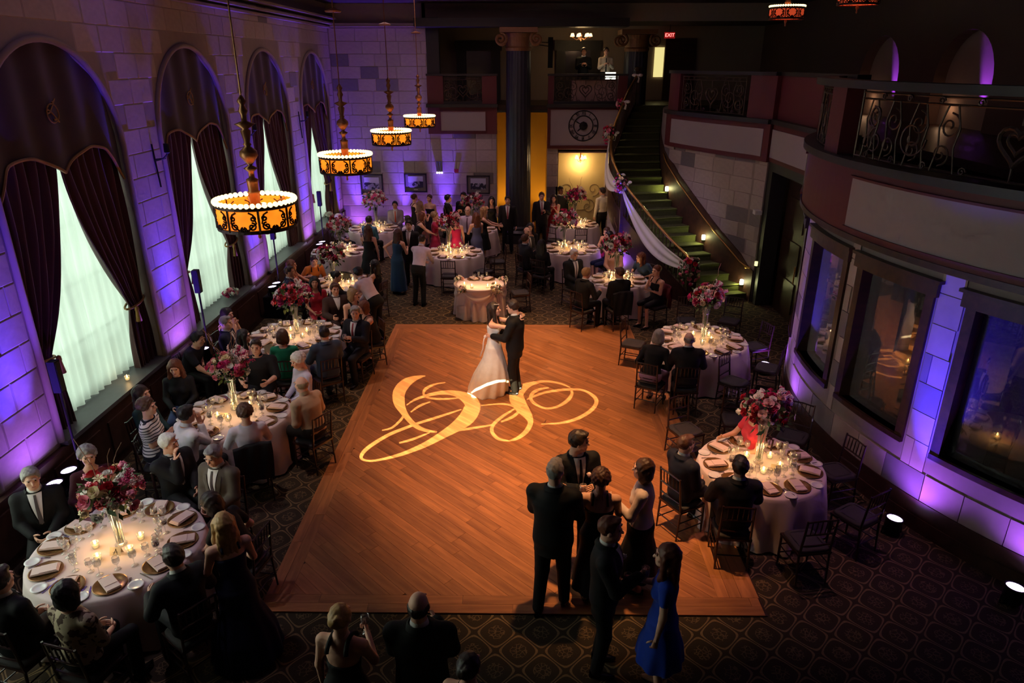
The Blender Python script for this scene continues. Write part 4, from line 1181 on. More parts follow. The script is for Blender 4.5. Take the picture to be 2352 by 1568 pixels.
for ti, (k, t) in enumerate(TABLES.items()):
    x, y, r, n, off, d = t['x'], t['y'], t['r'], t['n'], t['off'], t['d']
    tb = thing('round_table', 'round banquet table under the cloth, ' + d, 'table', (x, y, 0))
    MB().lathe([(r - .02, .725), (r - .01, .74), (r - .02, .752), (0, .752)], seg=36).build('tabletop', DARKWOOD, tb)
    for j in range(4):
        a = PI / 4 + j * PI / 2; MB().cyl((.5 * r * math.cos(a), .5 * r * math.sin(a), .73), (.62 * r * math.cos(a), .62 * r * math.sin(a), 0), .015, 8).build('leg', IRON_DK, tb)
    cloth_mesh(r, ti, 15, .03 if k != 'T8' else .01).build('tablecloth', CLOTH, None, True, 'ivory floor length cloth draped over ' + d, 'tablecloth', None, None, (x, y, 0))
    if k == 'T8': continue
    near = k in NEAR; used_h = set()
    z = TZ + .002
    for j in range(n):
        a = off + 2 * PI * j / n + rt.uniform(-.05, .05); ca, sa = math.cos(a), math.sin(a)
        P = lambda rad, tang: (x + rad * ca - tang * sa, y + rad * sa + tang * ca)
        px_, py_ = P(r - .20, 0)
        hr_ = HOURS[hour_of(a, used_h)]
        d0, d = d, 'at %s of %s' % (hr_, d)
        put('charger_plate', M_charger, (px_, py_, z), 0, 'round bronze charger plate ' + d, 'plate', 'charger plates on ' + d0)
        put('folded_napkin', M_napkin, (px_, py_, z), a + rt.uniform(-.5, .5), 'folded blush napkin on the charger ' + d, 'napkin', 'napkins on ' + d0)
        bx, by = P(r - .11, .24 * (1 if r > .75 else .9)); put('bread_plate', M_bread, (bx, by, z), 0, 'small white bread plate ' + d, 'plate', 'bread plates on ' + d0)
        gx, gy = P(r - .42, -.12); glass('wine', gx, gy, z, d, rt.random() < .25, d0=d0)
        gx, gy = P(r - .45, .04); glass('goblet', gx, gy, z, d, d0=d0)
        if near:
            gx, gy = P(r - .36, .105)
            if rt.random() < .5: glass('wine', gx, gy, z, d, rt.random() < .4, d0=d0, second=True)
            fx, fy = P(r - .16, .175); put('fork', M_fork, (fx, fy, z), a + PI / 2, 'steel fork ' + d, 'cutlery', 'forks on ' + d0)
            fx, fy = P(r - .16, -.175); put('knife', M_knife, (fx, fy, z), a + PI / 2, 'steel knife ' + d, 'cutlery', 'knives on ' + d0)
        d = d0
    nc = 5
    for j in range(nc):
        a = off + 2 * PI * (j + .5) / nc + rt.uniform(-.25, .25); q = .20 + rt.uniform(0, .07)
        candle(x + q * math.cos(a), y + q * math.sin(a), z, d, True, 1.1 if near else 1.5, "toward %s " % HOURS[int(round((90 - math.degrees(a)) / 30)) % 12])
    a = 1.2 + ti
    c = put('table_card', MB().add([(-.06, 0, 0), (.06, 0, 0), (.06, .03, .085), (-.06, .03, .085), (.06, .06, 0), (-.06, .06, 0)], [(0, 1, 2, 3), (3, 2, 4, 5)]).mesh('table_card', CARD), (x + .16 * math.cos(a), y - .17, z), rt.uniform(-.4, .4), 'small cream tent card standing on ' + d, 'card', 'tent cards on the tables')
    if near: MB().tube([(-.02, .004, .012), (0, .018, .05), (.004, .0245, .07), (.02, .006, .014)], .003, 4).tube([(-.028, .012, .03), (0, .0125, .034), (.026, .013, .036)], .0025, 4).build('script_mark', INK, c)

# head table: swag, garland, two settings
x, y = TABLES['T8']['x'], TABLES['T8']['y']; x8, y8 = x, y; z = TZ + .002; d8 = TABLES['T8']['d']
SWAG = mat('swag_satin', srgb(238, 222, 220), .55, var=.04, sheen=.3)
for j in range(3):
    a0 = -PI / 2 - 2.1 + 1.4 * j; a1 = a0 + 1.4
    def sw(u, v, a0=a0, a1=a1):
        a = a0 + (a1 - a0) * u; sag = math.sin(PI * u); R = .585 + .03 * sag + .012 * math.sin(9 * v + 2 * u)
        return (R * math.cos(a) , R * math.sin(a), TZ + .004 - v * (.05 + .27 * sag))
    MB().grid(sw, 20, 8).build('swag', SWAG, None, True, 'white satin swag pinned round the small head table, %s' % ('left loop', 'front loop', 'right loop')[j], 'swag', None, None, (x, y, 0))
for j, a in enumerate((PI / 2 - .5, PI / 2 + .5)):
    px_, py_ = x + .36 * math.cos(a), y + .36 * math.sin(a)
    put('charger_plate', M_charger, (px_, py_, z), 0, 'round bronze charger plate, %s one on ' % ('right', 'left')[j] + d8, 'plate', 'charger plates on ' + d8)
    put('folded_napkin', M_napkin, (px_, py_, z), a, 'folded blush napkin, %s one on ' % ('right', 'left')[j] + d8, 'napkin', 'napkins on ' + d8)
    glass('flute', x + .2 * math.cos(a) + .05, y + .2 * math.sin(a), z, 'at the %s of ' % ('right', 'left')[j] + d8, d0=d8); glass('goblet', x + .2 * math.cos(a) - .06, y + .18, z, 'at the %s of ' % ('right', 'left')[j] + d8, d0=d8)
for j, a in enumerate((-2.6, -2.0, -1.1, -.5)): candle(x + .42 * math.cos(a), y + .42 * math.sin(a), z, d8, True, 2.2, ('at the far left ', 'at the near left ', 'at the near right ', 'at the far right ')[j])

# ------------------------------------------------------------------ flowers
def rose_mesh(name, m):
    mb = MB()
    for ring, (n, r0, r1, h0, h1, lean) in enumerate(((5, .010, .045, -.01, .022, .012), (4, .008, .032, .0, .036, .006), (3, .004, .018, .01, .044, 0))):
        for k in range(n):
            a = 2 * PI * k / n + ring * .5; w = 1.15 * PI / n
            P = []
            for v in range(3):
                for u in range(4):
                    aa = a + (u / 3 - .5) * 2 * w; t = v / 2
                    r = r0 + (r1 - r0) * math.sin(t * PI / 2) + lean * t * t * (1 if u in (1, 2) else .6)
                    zz = h0 + (h1 - h0) * t - (.006 if u in (0, 3) else 0) * t
                    P.append((r * math.cos(aa), r * math.sin(aa), zz))
            mb.add(P, [(v * 4 + u, v * 4 + u + 1, v * 4 + 5 + u, v * 4 + 4 + u) for v in range(2) for u in range(3)])
    return mb.mesh(name, m, True)
def star_mesh(name, m, n=6, L=.06):
    mb = MB()
    for k in range(n):
        a = 2 * PI * k / n; ca, sa = math.cos(a), math.sin(a)
        f = lambda r, t, z: (r * ca - t * sa, r * sa + t * ca, z)
        mb.add([f(.004, 0, 0), f(L * .55, -.014, .02), f(L, 0, .008), f(L * .55, .014, .02), f(L * .5, 0, .012)], [(0, 1, 4), (1, 2, 4), (2, 3, 4), (3, 0, 4)])
    mb.ball((0, 0, .012), .008, 5, 4)
    return mb.mesh(name, m, True)
def fluff_mesh(name, m):
    mb = MB(); r = random.Random(2)
    for k in range(22):
        v = Vector((r.gauss(0, 1), r.gauss(0, 1), abs(r.gauss(0, 1)))).normalized(); c = v * .036
        u = v.orthogonal().normalized() * .012; w = v.cross(u).normalized() * .012
        mb.add([c + u, c + w, c - u, c - w, c + v * .014], [(0, 1, 4), (1, 2, 4), (2, 3, 4), (3, 0, 4)])
    mb.ball((0, 0, 0), .032, 6, 5)
    return mb.mesh(name, m, True)
PETAL = {k: mat('petal_' + k, srgb(*c), .6, var=.15, scale=30) for k, c in dict(pink=(240, 140, 160), blush=(246, 196, 190), red=(190, 26, 50), magenta=(206, 44, 110), white=(244, 236, 226), cream=(236, 216, 170), plum=(120, 26, 66)).items()}
ROSE = {k: rose_mesh('rose', m) for k, m in PETAL.items()}
LILY = {k: star_mesh('lily', m) for k, m in PETAL.items()}
MUM = {k: fluff_mesh('carnation', m) for k, m in PETAL.items()}
LEAF = mat('green_leaf', srgb(62, 92, 44), .6, var=.3, scale=10)
STEMM = mat('green_stem', srgb(70, 100, 50), .6)
TWIG = mat('curly_twig', srgb(150, 110, 90), .7)
def foliage_mesh(seed, R):
    r = random.Random(seed); mb = MB()
    for k in range(110):
        v = Vector((r.gauss(0, 1), r.gauss(0, 1), r.gauss(.15, .8))).normalized()
        c = Vector((v.x * R, v.y * R, v.z * R * .8)) * r.uniform(.45, .98); t = (v + Vector((r.gauss(0, .5), r.gauss(0, .5), r.gauss(0, .4)))).normalized()
        L = r.uniform(.07, .14); s = t.orthogonal().normalized() * L * .22
        mb.add([c, c + t * L * .5 + s, c + t * L, c + t * L * .5 - s], [(0, 1, 2), (0, 2, 3)])
    return mb.mesh('foliage', LEAF)
FOL = [foliage_mesh(i, .30) for i in range(3)]
def spray_mesh(seed, m):
    r = random.Random(seed); mb = MB(); pts = [(0, 0, 0), (.0, .02, .12), (.02, .03, .24), (.02, .06, .33)]
    mb.tube(pts, .004, 4)
    for k in range(26):
        t = .25 + .75 * k / 26; p = spl(pts, t); a = r.uniform(0, 6.28); mb.ball((p[0] + .016 * math.cos(a), p[1] + .016 * math.sin(a), p[2]), .013 * (1.15 - .5 * t), 5, 4)
    return mb.mesh('flower_spray', m, True)
SPRAY = [spray_mesh(1, PETAL['white']), spray_mesh(2, PETAL['blush']), spray_mesh(3, PETAL['magenta'])]
M_vase = MB().lathe([(.0, .004), (.062, .0), (.064, .012), (.046, .03), (.044, .2), (.052, .4), (.072, .56), (.088, .60), (.085, .60), (.07, .56), (.048, .4), (.040, .2), (.040, .04), (0, .03)], seg=20, cap=False).mesh('glass_vase', GLASS, True)
def vase_stems():
    r = random.Random(4); mb = MB()
    for k in range(9):
        a = 2 * PI * k / 9; mb.tube([(.02 * math.cos(a + 2), .02 * math.sin(a + 2), .05), (.01 * math.cos(a), .01 * math.sin(a), .3), (.055 * math.cos(a), .055 * math.sin(a), .60)], .004, 4)
    return mb.mesh('stems', STEMM)
M_stems = vase_stems()
def blooms(root, R, n, pal, seed, flat=.8, lower=-.25, s=1.0):
    r = random.Random(seed)
    for i in range(n):
        u = 1 - (1 - lower) * (i + .5) / n; ph = i * 2.39996 + r.uniform(-.3, .3); q = math.sqrt(max(0, 1 - u * u))
        v = Vector((q * math.cos(ph), q * math.sin(ph), u)); rad = R * r.uniform(.66, 1.16)
        kind = r.choice((ROSE, ROSE, ROSE, LILY, MUM)); col = r.choice(pal)
        o = bpy.data.objects.new({id(ROSE): 'rose', id(LILY): 'lily', id(MUM): 'carnation'}[id(kind)], kind[col]); COL.objects.link(o); o.parent = root
        o.location = (v.x * rad, v.y * rad, v.z * rad * flat); o.rotation_euler = v.to_track_quat('Z', 'Y').to_euler(); sc = r.uniform(.8, 1.35) * s; o.scale = (sc, sc, sc)
def bouquet(k, pal, desc, vh=.60, R=.30, n=44, sprays=7, twigs=0, off=(0, 0), seed=0):
    t = TABLES[k]; x, y = t['x'] + off[0], t['y'] + off[1]; z = TZ + .002
    v = thing('tall_vase', 'tall flared glass vase holding flowers on ' + t['d'], 'vase', (x, y, z)); 
    o = mobj('glass', M_vase, v); o.scale = (1, 1, vh / .6)
    o = mobj('stems', M_stems, v); o.scale = (1, 1, vh / .6)
    b = thing('bouquet', desc, 'bouquet', (x, y, z + vh + R * .45))
    o = mobj('foliage', FOL[seed % 3], b, kind='stuff'); o.scale = (R / .30,) * 3
    blooms(b, R, int(n * 1.25), pal, seed)
    r = random.Random(seed + 50)
    for i in range(int(sprays * 1.8)):
        o = mobj('flower_spray', SPRAY[i % 3], b); a = r.uniform(0, 6.28); tl = r.uniform(.3, 1.35)
        o.rotation_euler = (tl * math.sin(a), tl * math.cos(a), a); o.scale = (1.15,) * 3
    for i in range(twigs):
        a = r.uniform(0, 6.28); P = [(0, 0, 0)]
        for q in range(1, 7): P.append((.07 * q * math.cos(a) * .6 + .02 * math.sin(q * 2 + i), .07 * q * math.sin(a) * .6 + .02 * math.cos(q * 2.3), .105 * q))
        MB().tube(P, .0045, 4).build('twig', TWIG, b)
    return b
for j, (a, s_) in enumerate(((-PI / 2 - .7, .10), (-PI / 2 + .7, .13), (-PI / 2 - 2.05, .10), (-PI / 2 + 2.05, .10))):
    b = thing('table_posy', 'small white and pink posy pinned to the head table swag, %s' % ('front left', 'front right', 'far left', 'far right')[j], 'bouquet', (x8 + .60 * math.cos(a), y8 + .60 * math.sin(a), TZ - .01))
    o = mobj('foliage', FOL[j % 3], b, kind='stuff'); o.scale = (s_ / .3,) * 3
    blooms(b, s_, 14, ['white', 'cream', 'blush', 'white'], 120 + j, .9, -.6, .8)
MIX = ['pink', 'blush', 'red', 'magenta', 'white', 'cream']
bouquet('T1', ['red', 'pink', 'white', 'cream', 'plum', 'red', 'pink'], 'big bouquet of red, pink and cream flowers on the near left table', .50, .30, 50, 9, 3, (0.02, .02), 1)
bouquet('T2', ['pink', 'magenta', 'pink', 'cream', 'white'], 'pink rose bouquet with tall curly twigs on the second left table', .55, .26, 46, 7, 7, (-.05, .15), 2)
bouquet('T3', ['magenta', 'pink', 'red', 'white', 'pink'], 'wide magenta and red bouquet on the third left table', .56, .32, 48, 9, 2, (.0, .1), 3)
bouquet('T4', ['plum', 'magenta', 'white', 'red'], 'plum and magenta bouquet on the fourth left table', .52, .32, 42, 6, 2, (-.2, 0), 4)
bouquet('T5', ['pink', 'red', 'white', 'pink'], 'rounded pink and red rose bouquet on the fifth left table', .62, .30, 42, 3, 0, (.1, -.2), 5)
bouquet('T6', ['white', 'pink', 'blush', 'magenta'], 'pale pink bouquet in front of the back wall pictures', .72, .34, 42, 8, 0, (.1, 0), 6)
bouquet('T7', ['red', 'plum', 'white', 'pink'], 'dark red bouquet with pale plumes behind the small head table', .66, .28, 40, 8, 2, (-.15, .1), 7)
bouquet('T12', ['red', 'plum', 'pink', 'white'], 'dusky bouquet near the crowd left of the column', .66, .32, 40, 6, 0, (.0, .0), 8)
bouquet('T9', ['magenta', 'plum', 'pink', 'white'], 'spiky magenta bouquet in front of the etched glass panel', .72, .30, 42, 8, 2, (.0, .0), 9)
bouquet('T10', ['magenta', 'red', 'pink', 'white'], 'magenta bouquet on the middle table under the clock', .66, .32, 46, 7, 0, (-.2, .0), 10)
bouquet('T11', ['red', 'plum', 'white', 'pink'], 'dark red and white bouquet on the table by the stairs', .66, .32, 44, 6, 1, (-.05, .1), 11)
bouquet('RB', MIX, 'tall pink and magenta bouquet on the far right table', .68, .29, 50, 6, 1, (.06, .0), 12)
bouquet('RA', ['red', 'magenta', 'blush', 'white', 'plum'], 'burgundy and pink bouquet on the near right table', .60, .29, 48, 9, 0, (-.02, .05), 13)

# flowers and white swags on the stair rail
for i, (t, s, n) in enumerate(((0.005, .26, 40), (.36, .17, 26), (.62, .18, 26), (.80, .10, 10))):
    p = railpt(t, .9 if i else .78, .13)
    b = thing('stair_flowers', ('large hanging flower cluster on the bottom newel of the stairs', 'flower cluster tied to the middle post of the stair rail', 'flower cluster tied to the upper post of the stair rail', 'small flower cluster high on the stair rail')[i], 'bouquet', p)
    o = mobj('foliage', FOL[i % 3], b, kind='stuff'); o.scale = (s / .34, s / .34, 1.5 * s / .34)
    blooms(b, s, n, MIX + ['magenta', 'pink'], 70 + i, 1.5, -.95, .95)
VOILE = sheer_mat('swag_voile', (.95, .88, .84), .35, .12)
for i, (ta, tb2) in enumerate(((.015, .355), (.365, .615))):
    def swg(u, v, ta=ta, tb2=tb2):
        t = ta + (tb2 - ta) * u; sag = math.sin(PI * u) ** .8
        p = np.array(railpt(t, .92, .10 + .10 * v * sag + .015 * math.sin(14 * v + 3 * u)))
        z = p[2] - .07 - v * (.07 + .56 * sag) - .18 * sag * (1 - v) 
        return (p[0], p[1], z)
    MB().grid(swg, 40, 14).build('voile_swag', VOILE, None, True, ('long white voile swag along the lower stair rail', 'white voile swag along the upper stair rail')[i], 'swag')
for i, t in enumerate((.36, .62, .80, .97)):
    p = railpt(t, .95, .0)
    mb = MB()
    for s in (-1, 1): mb.ball((s * .09, 0, 0), (.09, .04, .05), 8, 6)
    mb.ball((0, 0, 0), .035, 6, 5); mb.tube([(0, 0, 0), (.05, -.03, -.1), (.02, -.05, -.22)], [.02, .03, .04], 5)
    mb.build('ribbon_bow', SWAG, None, True, 'white ribbon bow tied to the stair rail, %s' % ('lowest of four', 'second of four', 'third of four', 'topmost of four')[i], 'bow', None, None, p)

# ------------------------------------------------------------------ chairs
def chair_template():
    c = thing('ballroom_chair', 'x', 'chair')
    H = .92; w = .19; d = .19; r = .0135
    back = lambda z: -d - .05 * max(0, (z - .45)) / .47
    for s in (-1, 1):
        MB().tube([(s * w, d, 0), (s * w, d, .12), (s * w, d, .44)], [.010, .0155, .0145], 7).build('leg', CHAIRM, c)
        MB().tube([(s * (w - .005), -d - .03, 0), (s * (w - .005), -d, .44), (s * (w - .012), back(.70), .70), (s * (w - .012), back(H), H)], [.011, .015, .014, .012], 7).build('back_post', CHAIRM, c)
    MB().box((0, 0, .435), (.41, .41, .03)).build('seat', CHAIRM, c)
    MB().grid(lambda u, v: (.2 * math.copysign(abs(math.cos(2 * PI * u)) ** .35, math.cos(2 * PI * u)) * (1 - .25 * v ** 4), .2 * math.copysign(abs(math.sin(2 * PI * u)) ** .35, math.sin(2 * PI * u)) * (1 - .25 * v ** 4), .45 + .04 * math.sin(v * PI / 2)), 20, 4, True).add([(.14, .14, .489), (-.14, .14, .489), (-.14, -.14, .489), (.14, -.14, .489)], [(0, 1, 2, 3)]).build('cushion', CUSH, c, True)
    for z in (.56, .72, .90): MB().tube([(-w + .01, back(z), z), (0, back(z) - .006, z + (.012 if z > .8 else 0)), (w - .01, back(z), z)], .011, 6).build('back_rail', CHAIRM, c)
    for k in range(5):
        x = (k - 2) * .058; MB().tube([(x, back(.72), .72), (x, back(.81) - .002, .81), (x, back(.9), .90)], [.006, .009, .006], 5).build('spindle', CHAIRM, c)
    for s in (-1, 1):
        for z in (.16, .28): MB().cyl((s * w, -d - .015, z), (s * w, d, z), .008, 6).build('stretcher', CHAIRM, c)
    for z in (.18, .30): MB().cyl((-w, d, z), (w, d, z), .008, 6).build('stretcher', CHAIRM, c)
    MB().cyl((-w, -d - .015, .22), (w, -d - .015, .22), .008, 6).build('stretcher', CHAIRM, c)
    return remember(c)
CHAIR0 = chair_template(); _chair_used = [False]
def chair(x, y, face, label, group=None):
    if not _chair_used[0]: o = CHAIR0; _chair_used[0] = True
    else: o = copy_tree(CHAIR0)
    o.location = (x, y, 0); o.rotation_euler = (0, 0, -math.radians(face)); o['label'] = label
    if group: o['group'] = group
    return o
def face_to(x, y, tx, ty): return math.degrees(math.atan2(tx - x, ty - y))
# empty chairs: pixel of the seat (z .47), facing, label
EMPTY = [
 (1470, 790, 'RB', 'empty dark chair by the dance floor, at the far right table'),
 (1577, 735, 'RB', 'empty dark chair behind the far right table, left of its vase'),
 (1676, 735, 'RB', 'empty dark chair behind the far right table, right of its vase'),
 (1728, 795, 'RB', 'empty chair edged with blue light at the right of the far right table'),
 (1735, 838, 'RB', 'empty blue lit chair nearest the violet uplight behind the near bouquet'),
 (1682, 872, 'RB', 'empty chair with grey cushion turned from the front of the far right table'),
 (1575, 985, 'RA', 'empty dark chair left behind the near right table, back against the dance floor'),
 (1690, 962, 'RA', 'empty chair behind the woman in the coral dress'),
 (1822, 1000, 'RA', 'empty chair behind the near right table, right of the bouquet'),
 (1895, 1085, 'RA', 'empty chair with tall blue lit back between the near right table and curved wall'),
 (1915, 1165, 'RA', 'empty chair pushed back at the right of the near right table'),
 (1838, 1225, 'RA', 'empty dark chair in the shadow in front of the near right table'),
 (1077, 612, 'T7', 'empty chair in front of the table behind the head table, right one'),
 (1032, 632, 'T7', 'empty chair just left behind the small head table'),
 (1122, 600, 'T7', 'empty chair at the right of the table behind the head table'),
 (1175, 672, 'T8', 'empty chair at the right of the small head table'),
 (1322, 540, 'T9', 'empty chair in front of the far table under the clock'),
 (1290, 545, 'T9', 'empty chair at the front left of the far table under the clock'),
]
for px_, py_, k, lab in EMPTY:
    g = gp(px_, py_, .47); t = TABLES[k]
    dd = np.array([g[0] - t['x'], g[1] - t['y']]); n_ = np.linalg.norm(dd); mn = t['r'] + .40
    if n_ < mn: g = (t['x'] + dd[0] / n_ * mn, t['y'] + dd[1] / n_ * mn, 0)
    fc = face_to(g[0], g[1], t['x'], t['y'])
    if 'turned' in lab: fc += 150
    if 'pushed back' in lab: fc += 25
    chair(g[0], g[1], fc, lab)
print('p30', time.time() - T00)
# ------------------------------------------------------------------ people: blended volumes turned into one skin per body
BIG = 9.0
class Field:
    """signed-distance samples on a grid; shapes are blended in"""
    def __init__(s, lo, hi, h):
        s.h = h; s.lo = np.array(lo, float) - 2 * h
        s.n = np.ceil((np.array(hi) + 2 * h - s.lo) / h).astype(int) + 1
        s.V = np.full(s.n, BIG, np.float32)
        s.ax = [s.lo[i] + h * np.arange(s.n[i]) for i in range(3)]
    def box(s, lo, hi):
        a = np.clip(np.floor((np.array(lo) - s.lo) / s.h).astype(int), 0, s.n - 1); b = np.clip(np.ceil((np.array(hi) - s.lo) / s.h).astype(int) + 1, 1, s.n)
        sl = tuple(slice(a[i], max(a[i] + 1, b[i])) for i in range(3))
        return sl, s.ax[0][sl[0]][:, None, None], s.ax[1][sl[1]][None, :, None], s.ax[2][sl[2]][None, None, :]
    def blend(s, sl, d, k):
        a = s.V[sl]; h = np.clip(.5 + .5 * (a - d) / k, 0, 1)
        s.V[sl] = np.where(a > 1.0, np.minimum(a, d), a * (1 - h) + d * h - k * h * (1 - h))
    def cone(s, a, b, ra, rb, k=.025):
        a, b = np.array(a, float), np.array(b, float); m = max(ra, rb) + 3 * s.h + k
        sl, X, Y, Z = s.box(np.minimum(a, b) - m, np.maximum(a, b) + m)
        ab = b - a; L = ab @ ab + 1e-9
        t = np.clip(((X - a[0]) * ab[0] + (Y - a[1]) * ab[1] + (Z - a[2]) * ab[2]) / L, 0, 1)
        d = np.sqrt((X - a[0] - t * ab[0]) ** 2 + (Y - a[1] - t * ab[1]) ** 2 + (Z - a[2] - t * ab[2]) ** 2) - (ra + (rb - ra) * t)
        s.blend(sl, d, k)
    def ell(s, c, r, R=None, k=.02):
        c = np.array(c, float); r = np.array(r, float); m = r.max() + 3 * s.h + k
        sl, X, Y, Z = s.box(c - m, c + m)
        P = [X - c[0], Y - c[1], Z - c[2]]
        if R is not None: P = [R[0][i] * P[0] + R[1][i] * P[1] + R[2][i] * P[2] for i in range(3)]   # into local axes (columns of R)
        q = np.sqrt((P[0] / r[0]) ** 2 + (P[1] / r[1]) ** 2 + (P[2] / r[2]) ** 2)
        s.blend(sl, (q - 1) * r.min(), k)
    def loft(s, o, R, ts, aa, bb, k=.03, inf=0.0, yo=None, fold=0, fa=0.0):
        """elliptic sections stacked along the local z of frame R at origin o"""
        o = np.array(o, float); m = max(max(aa), max(bb)) + inf + abs(fa) + 4 * s.h + k
        e0, e1 = o + R[:, 2] * ts[0], o + R[:, 2] * ts[-1]
        sl, X, Y, Z = s.box(np.minimum(e0, e1) - m, np.maximum(e0, e1) + m)
        P = [X - o[0], Y - o[1], Z - o[2]]
        lx, ly, lz = [R[0, i] * P[0] + R[1, i] * P[1] + R[2, i] * P[2] for i in range(3)]
        t = np.clip(lz, ts[0], ts[-1])
        A = np.interp(t, ts, aa) + inf; B = np.interp(t, ts, bb) + inf
        if yo is not None: ly = ly - np.interp(t, ts, yo)
        if fold:
            an = np.arctan2(ly, lx); w = np.clip((ts[-1] - t) / (ts[-1] - ts[0]), 0, 1); f = 1 + fa * w * np.cos(fold * an); A = A * f; B = B * f
        q = np.sqrt((lx / A) ** 2 + (ly / B) ** 2)
        d = np.maximum((q - 1) * np.minimum(A, B), np.abs(lz - (ts[0] + ts[-1]) / 2) - (ts[-1] - ts[0]) / 2 - min(inf, .01))
        s.blend(sl, d, k)
    def cut(s, o, n, soft=None):
        """remove the half space on the side the normal points to"""
        d = (s.ax[0][:, None, None] - o[0]) * n[0] + (s.ax[1][None, :, None] - o[1]) * n[1] + (s.ax[2][None, None, :] - o[2]) * n[2]
        s.V = np.maximum(s.V, d.astype(np.float32))
    def surface(s):
        """naive surface nets"""
        V = s.V; n = np.array(V.shape); S = V < 0
        cnt = np.zeros(n - 1, np.int8)
        cor = [(i, j, k) for i in (0, 1) for j in (0, 1) for k in (0, 1)]
        for i, j, k in cor: cnt += S[i:n[0] - 1 + i, j:n[1] - 1 + j, k:n[2] - 1 + k]
        act = (cnt > 0) & (cnt < 8); idx = np.argwhere(act)
        if len(idx) == 0: return np.zeros((0, 3)), np.zeros((0, 4), int)
        vid = np.full(n - 1, -1, np.int32); vid[act] = np.arange(len(idx))
        acc = np.zeros((len(idx), 3)); num = np.zeros(len(idx))
        cv = {c: V[idx[:, 0] + c[0], idx[:, 1] + c[1], idx[:, 2] + c[2]] for c in cor}
        for c in cor:
            for ax in range(3):
                if c[ax]: continue
                e = list(c); e[ax] = 1; e = tuple(e)
                a, b = cv[c], cv[e]; x = (a < 0) != (b < 0)
                t = np.where(x, a / np.where(x, a - b, 1), 0)
                p = np.tile(np.array(c, float), (len(idx), 1)); p[:, ax] = t
                acc += p * x[:, None]; num += x
        P = s.lo + s.h * (idx + acc / num[:, None])
        Q = []
        for ax in range(3):
            o = [0, 1, 2]; o.remove(ax); u, w = o
            sl0 = [slice(None)] * 3; sl1 = [slice(None)] * 3
            sl0[ax] = slice(0, -1); sl1[ax] = slice(1, None)
            A, B = S[tuple(sl0)], S[tuple(sl1)]
            e = np.argwhere(A != B)
            e = e[(e[:, u] > 0) & (e[:, w] > 0) & (e[:, u] < n[u] - 1) & (e[:, w] < n[w] - 1)]
            if not len(e): continue
            fl = A[e[:, 0], e[:, 1], e[:, 2]]
            def g(du, dw):
                q = e.copy(); q[:, u] += du; q[:, w] += dw; return vid[q[:, 0], q[:, 1], q[:, 2]]
            q = np.stack([g(-1, -1), g(0, -1), g(0, 0), g(-1, 0)], 1)
            if ax == 1: fl = ~fl
            q[~fl] = q[~fl][:, ::-1]
            Q.append(q)
        return P, np.concatenate(Q)

def np_mesh(name, P, Q, m, tris=None):
    me = bpy.data.meshes.new(name)
    nq = len(Q); nt = 0 if tris is None else len(tris)
    me.vertices.add(len(P)); me.vertices.foreach_set('co', np.asarray(P, np.float32).ravel())
    loops = np.asarray(Q, np.int32).ravel()
    st = np.arange(nq) * 4
    if nt:
        st = np.concatenate([st, nq * 4 + np.arange(nt) * 3]); loops = np.concatenate([loops, np.asarray(tris, np.int32).ravel()])
    me.loops.add(len(loops)); me.loops.foreach_set('vertex_index', loops)
    me.polygons.add(nq + nt); me.polygons.foreach_set('loop_start', st.astype(np.int32))
    me.update(calc_edges=True); me.shade_smooth()
    if m: me.materials.append(m)
    return me

def rotm(yaw=0, pitch=0, roll=0):
    """columns: right, forward, up; yaw turns right, pitch nods forward, roll tips right"""
    cy_, sy_ = math.cos(-yaw), math.sin(-yaw); cp, sp = math.cos(-pitch), math.sin(-pitch); cr_, sr_ = math.cos(roll), math.sin(roll)
    Rz = np.array([[cy_, -sy_, 0], [sy_, cy_, 0], [0, 0, 1]]); Rx = np.array([[1, 0, 0], [0, cp, -sp], [0, sp, cp]]); Ry = np.array([[cr_, 0, sr_], [0, 1, 0], [-sr_, 0, cr_]])
    return Rz @ Rx @ Ry
I3 = np.eye(3)

# head template (origin at the middle of the head, +y is the face)
def head_field(h, fem=False, grow=0.0):
    f = Field((-.11, -.13, -.20), (.11, .15, .15), h)
    f.ell((0, -.012, .028), (.076, .094, .092), k=.02)
    f.ell((0, .022, -.045), (.060 if fem else .066, .072, .078), k=.035)
    f.ell((0, .060, -.088), (.026 if fem else .034, .026, .022), k=.03)          # chin
    f.cone((0, -.025, -.06), (0, -.035, -.19), .050 if fem else .058, .052 if fem else .062, .03)
    f.cone((0, .088, .012), (0, .112, -.022), .009, .013, .014)                    # nose
    f.ell((0, .086, -.056), (.024, .012, .010), k=.008)                           # lips
    for s in (-1, 1):
        f.ell((s * .032, .088, .036), (.026, .012, .009), k=.012)                 # brow
        f.ell((s * .044, .064, -.018), (.022, .02, .02), k=.02)                   # cheek
        f.ell((s * .080, -.004, -.004), (.010, .020, .032), k=.008)               # ear
    # eye hollows
    for s in (-1, 1):
        c = np.array((s * .033, .096, .014)); sl, X, Y, Z = f.box(c - .05, c + .05)
        d = np.sqrt(((X - c[0]) / 1.3) ** 2 + (Y - c[1]) ** 2 + (Z - c[2]) ** 2) - .013
        f.V[sl] = np.maximum(f.V[sl], -d)
    return f
HEADS = {}
for fem in (0, 1):
    for res, h in (('n', .0095), ('f', .015)): HEADS[fem, res] = head_field(h, fem).surface()

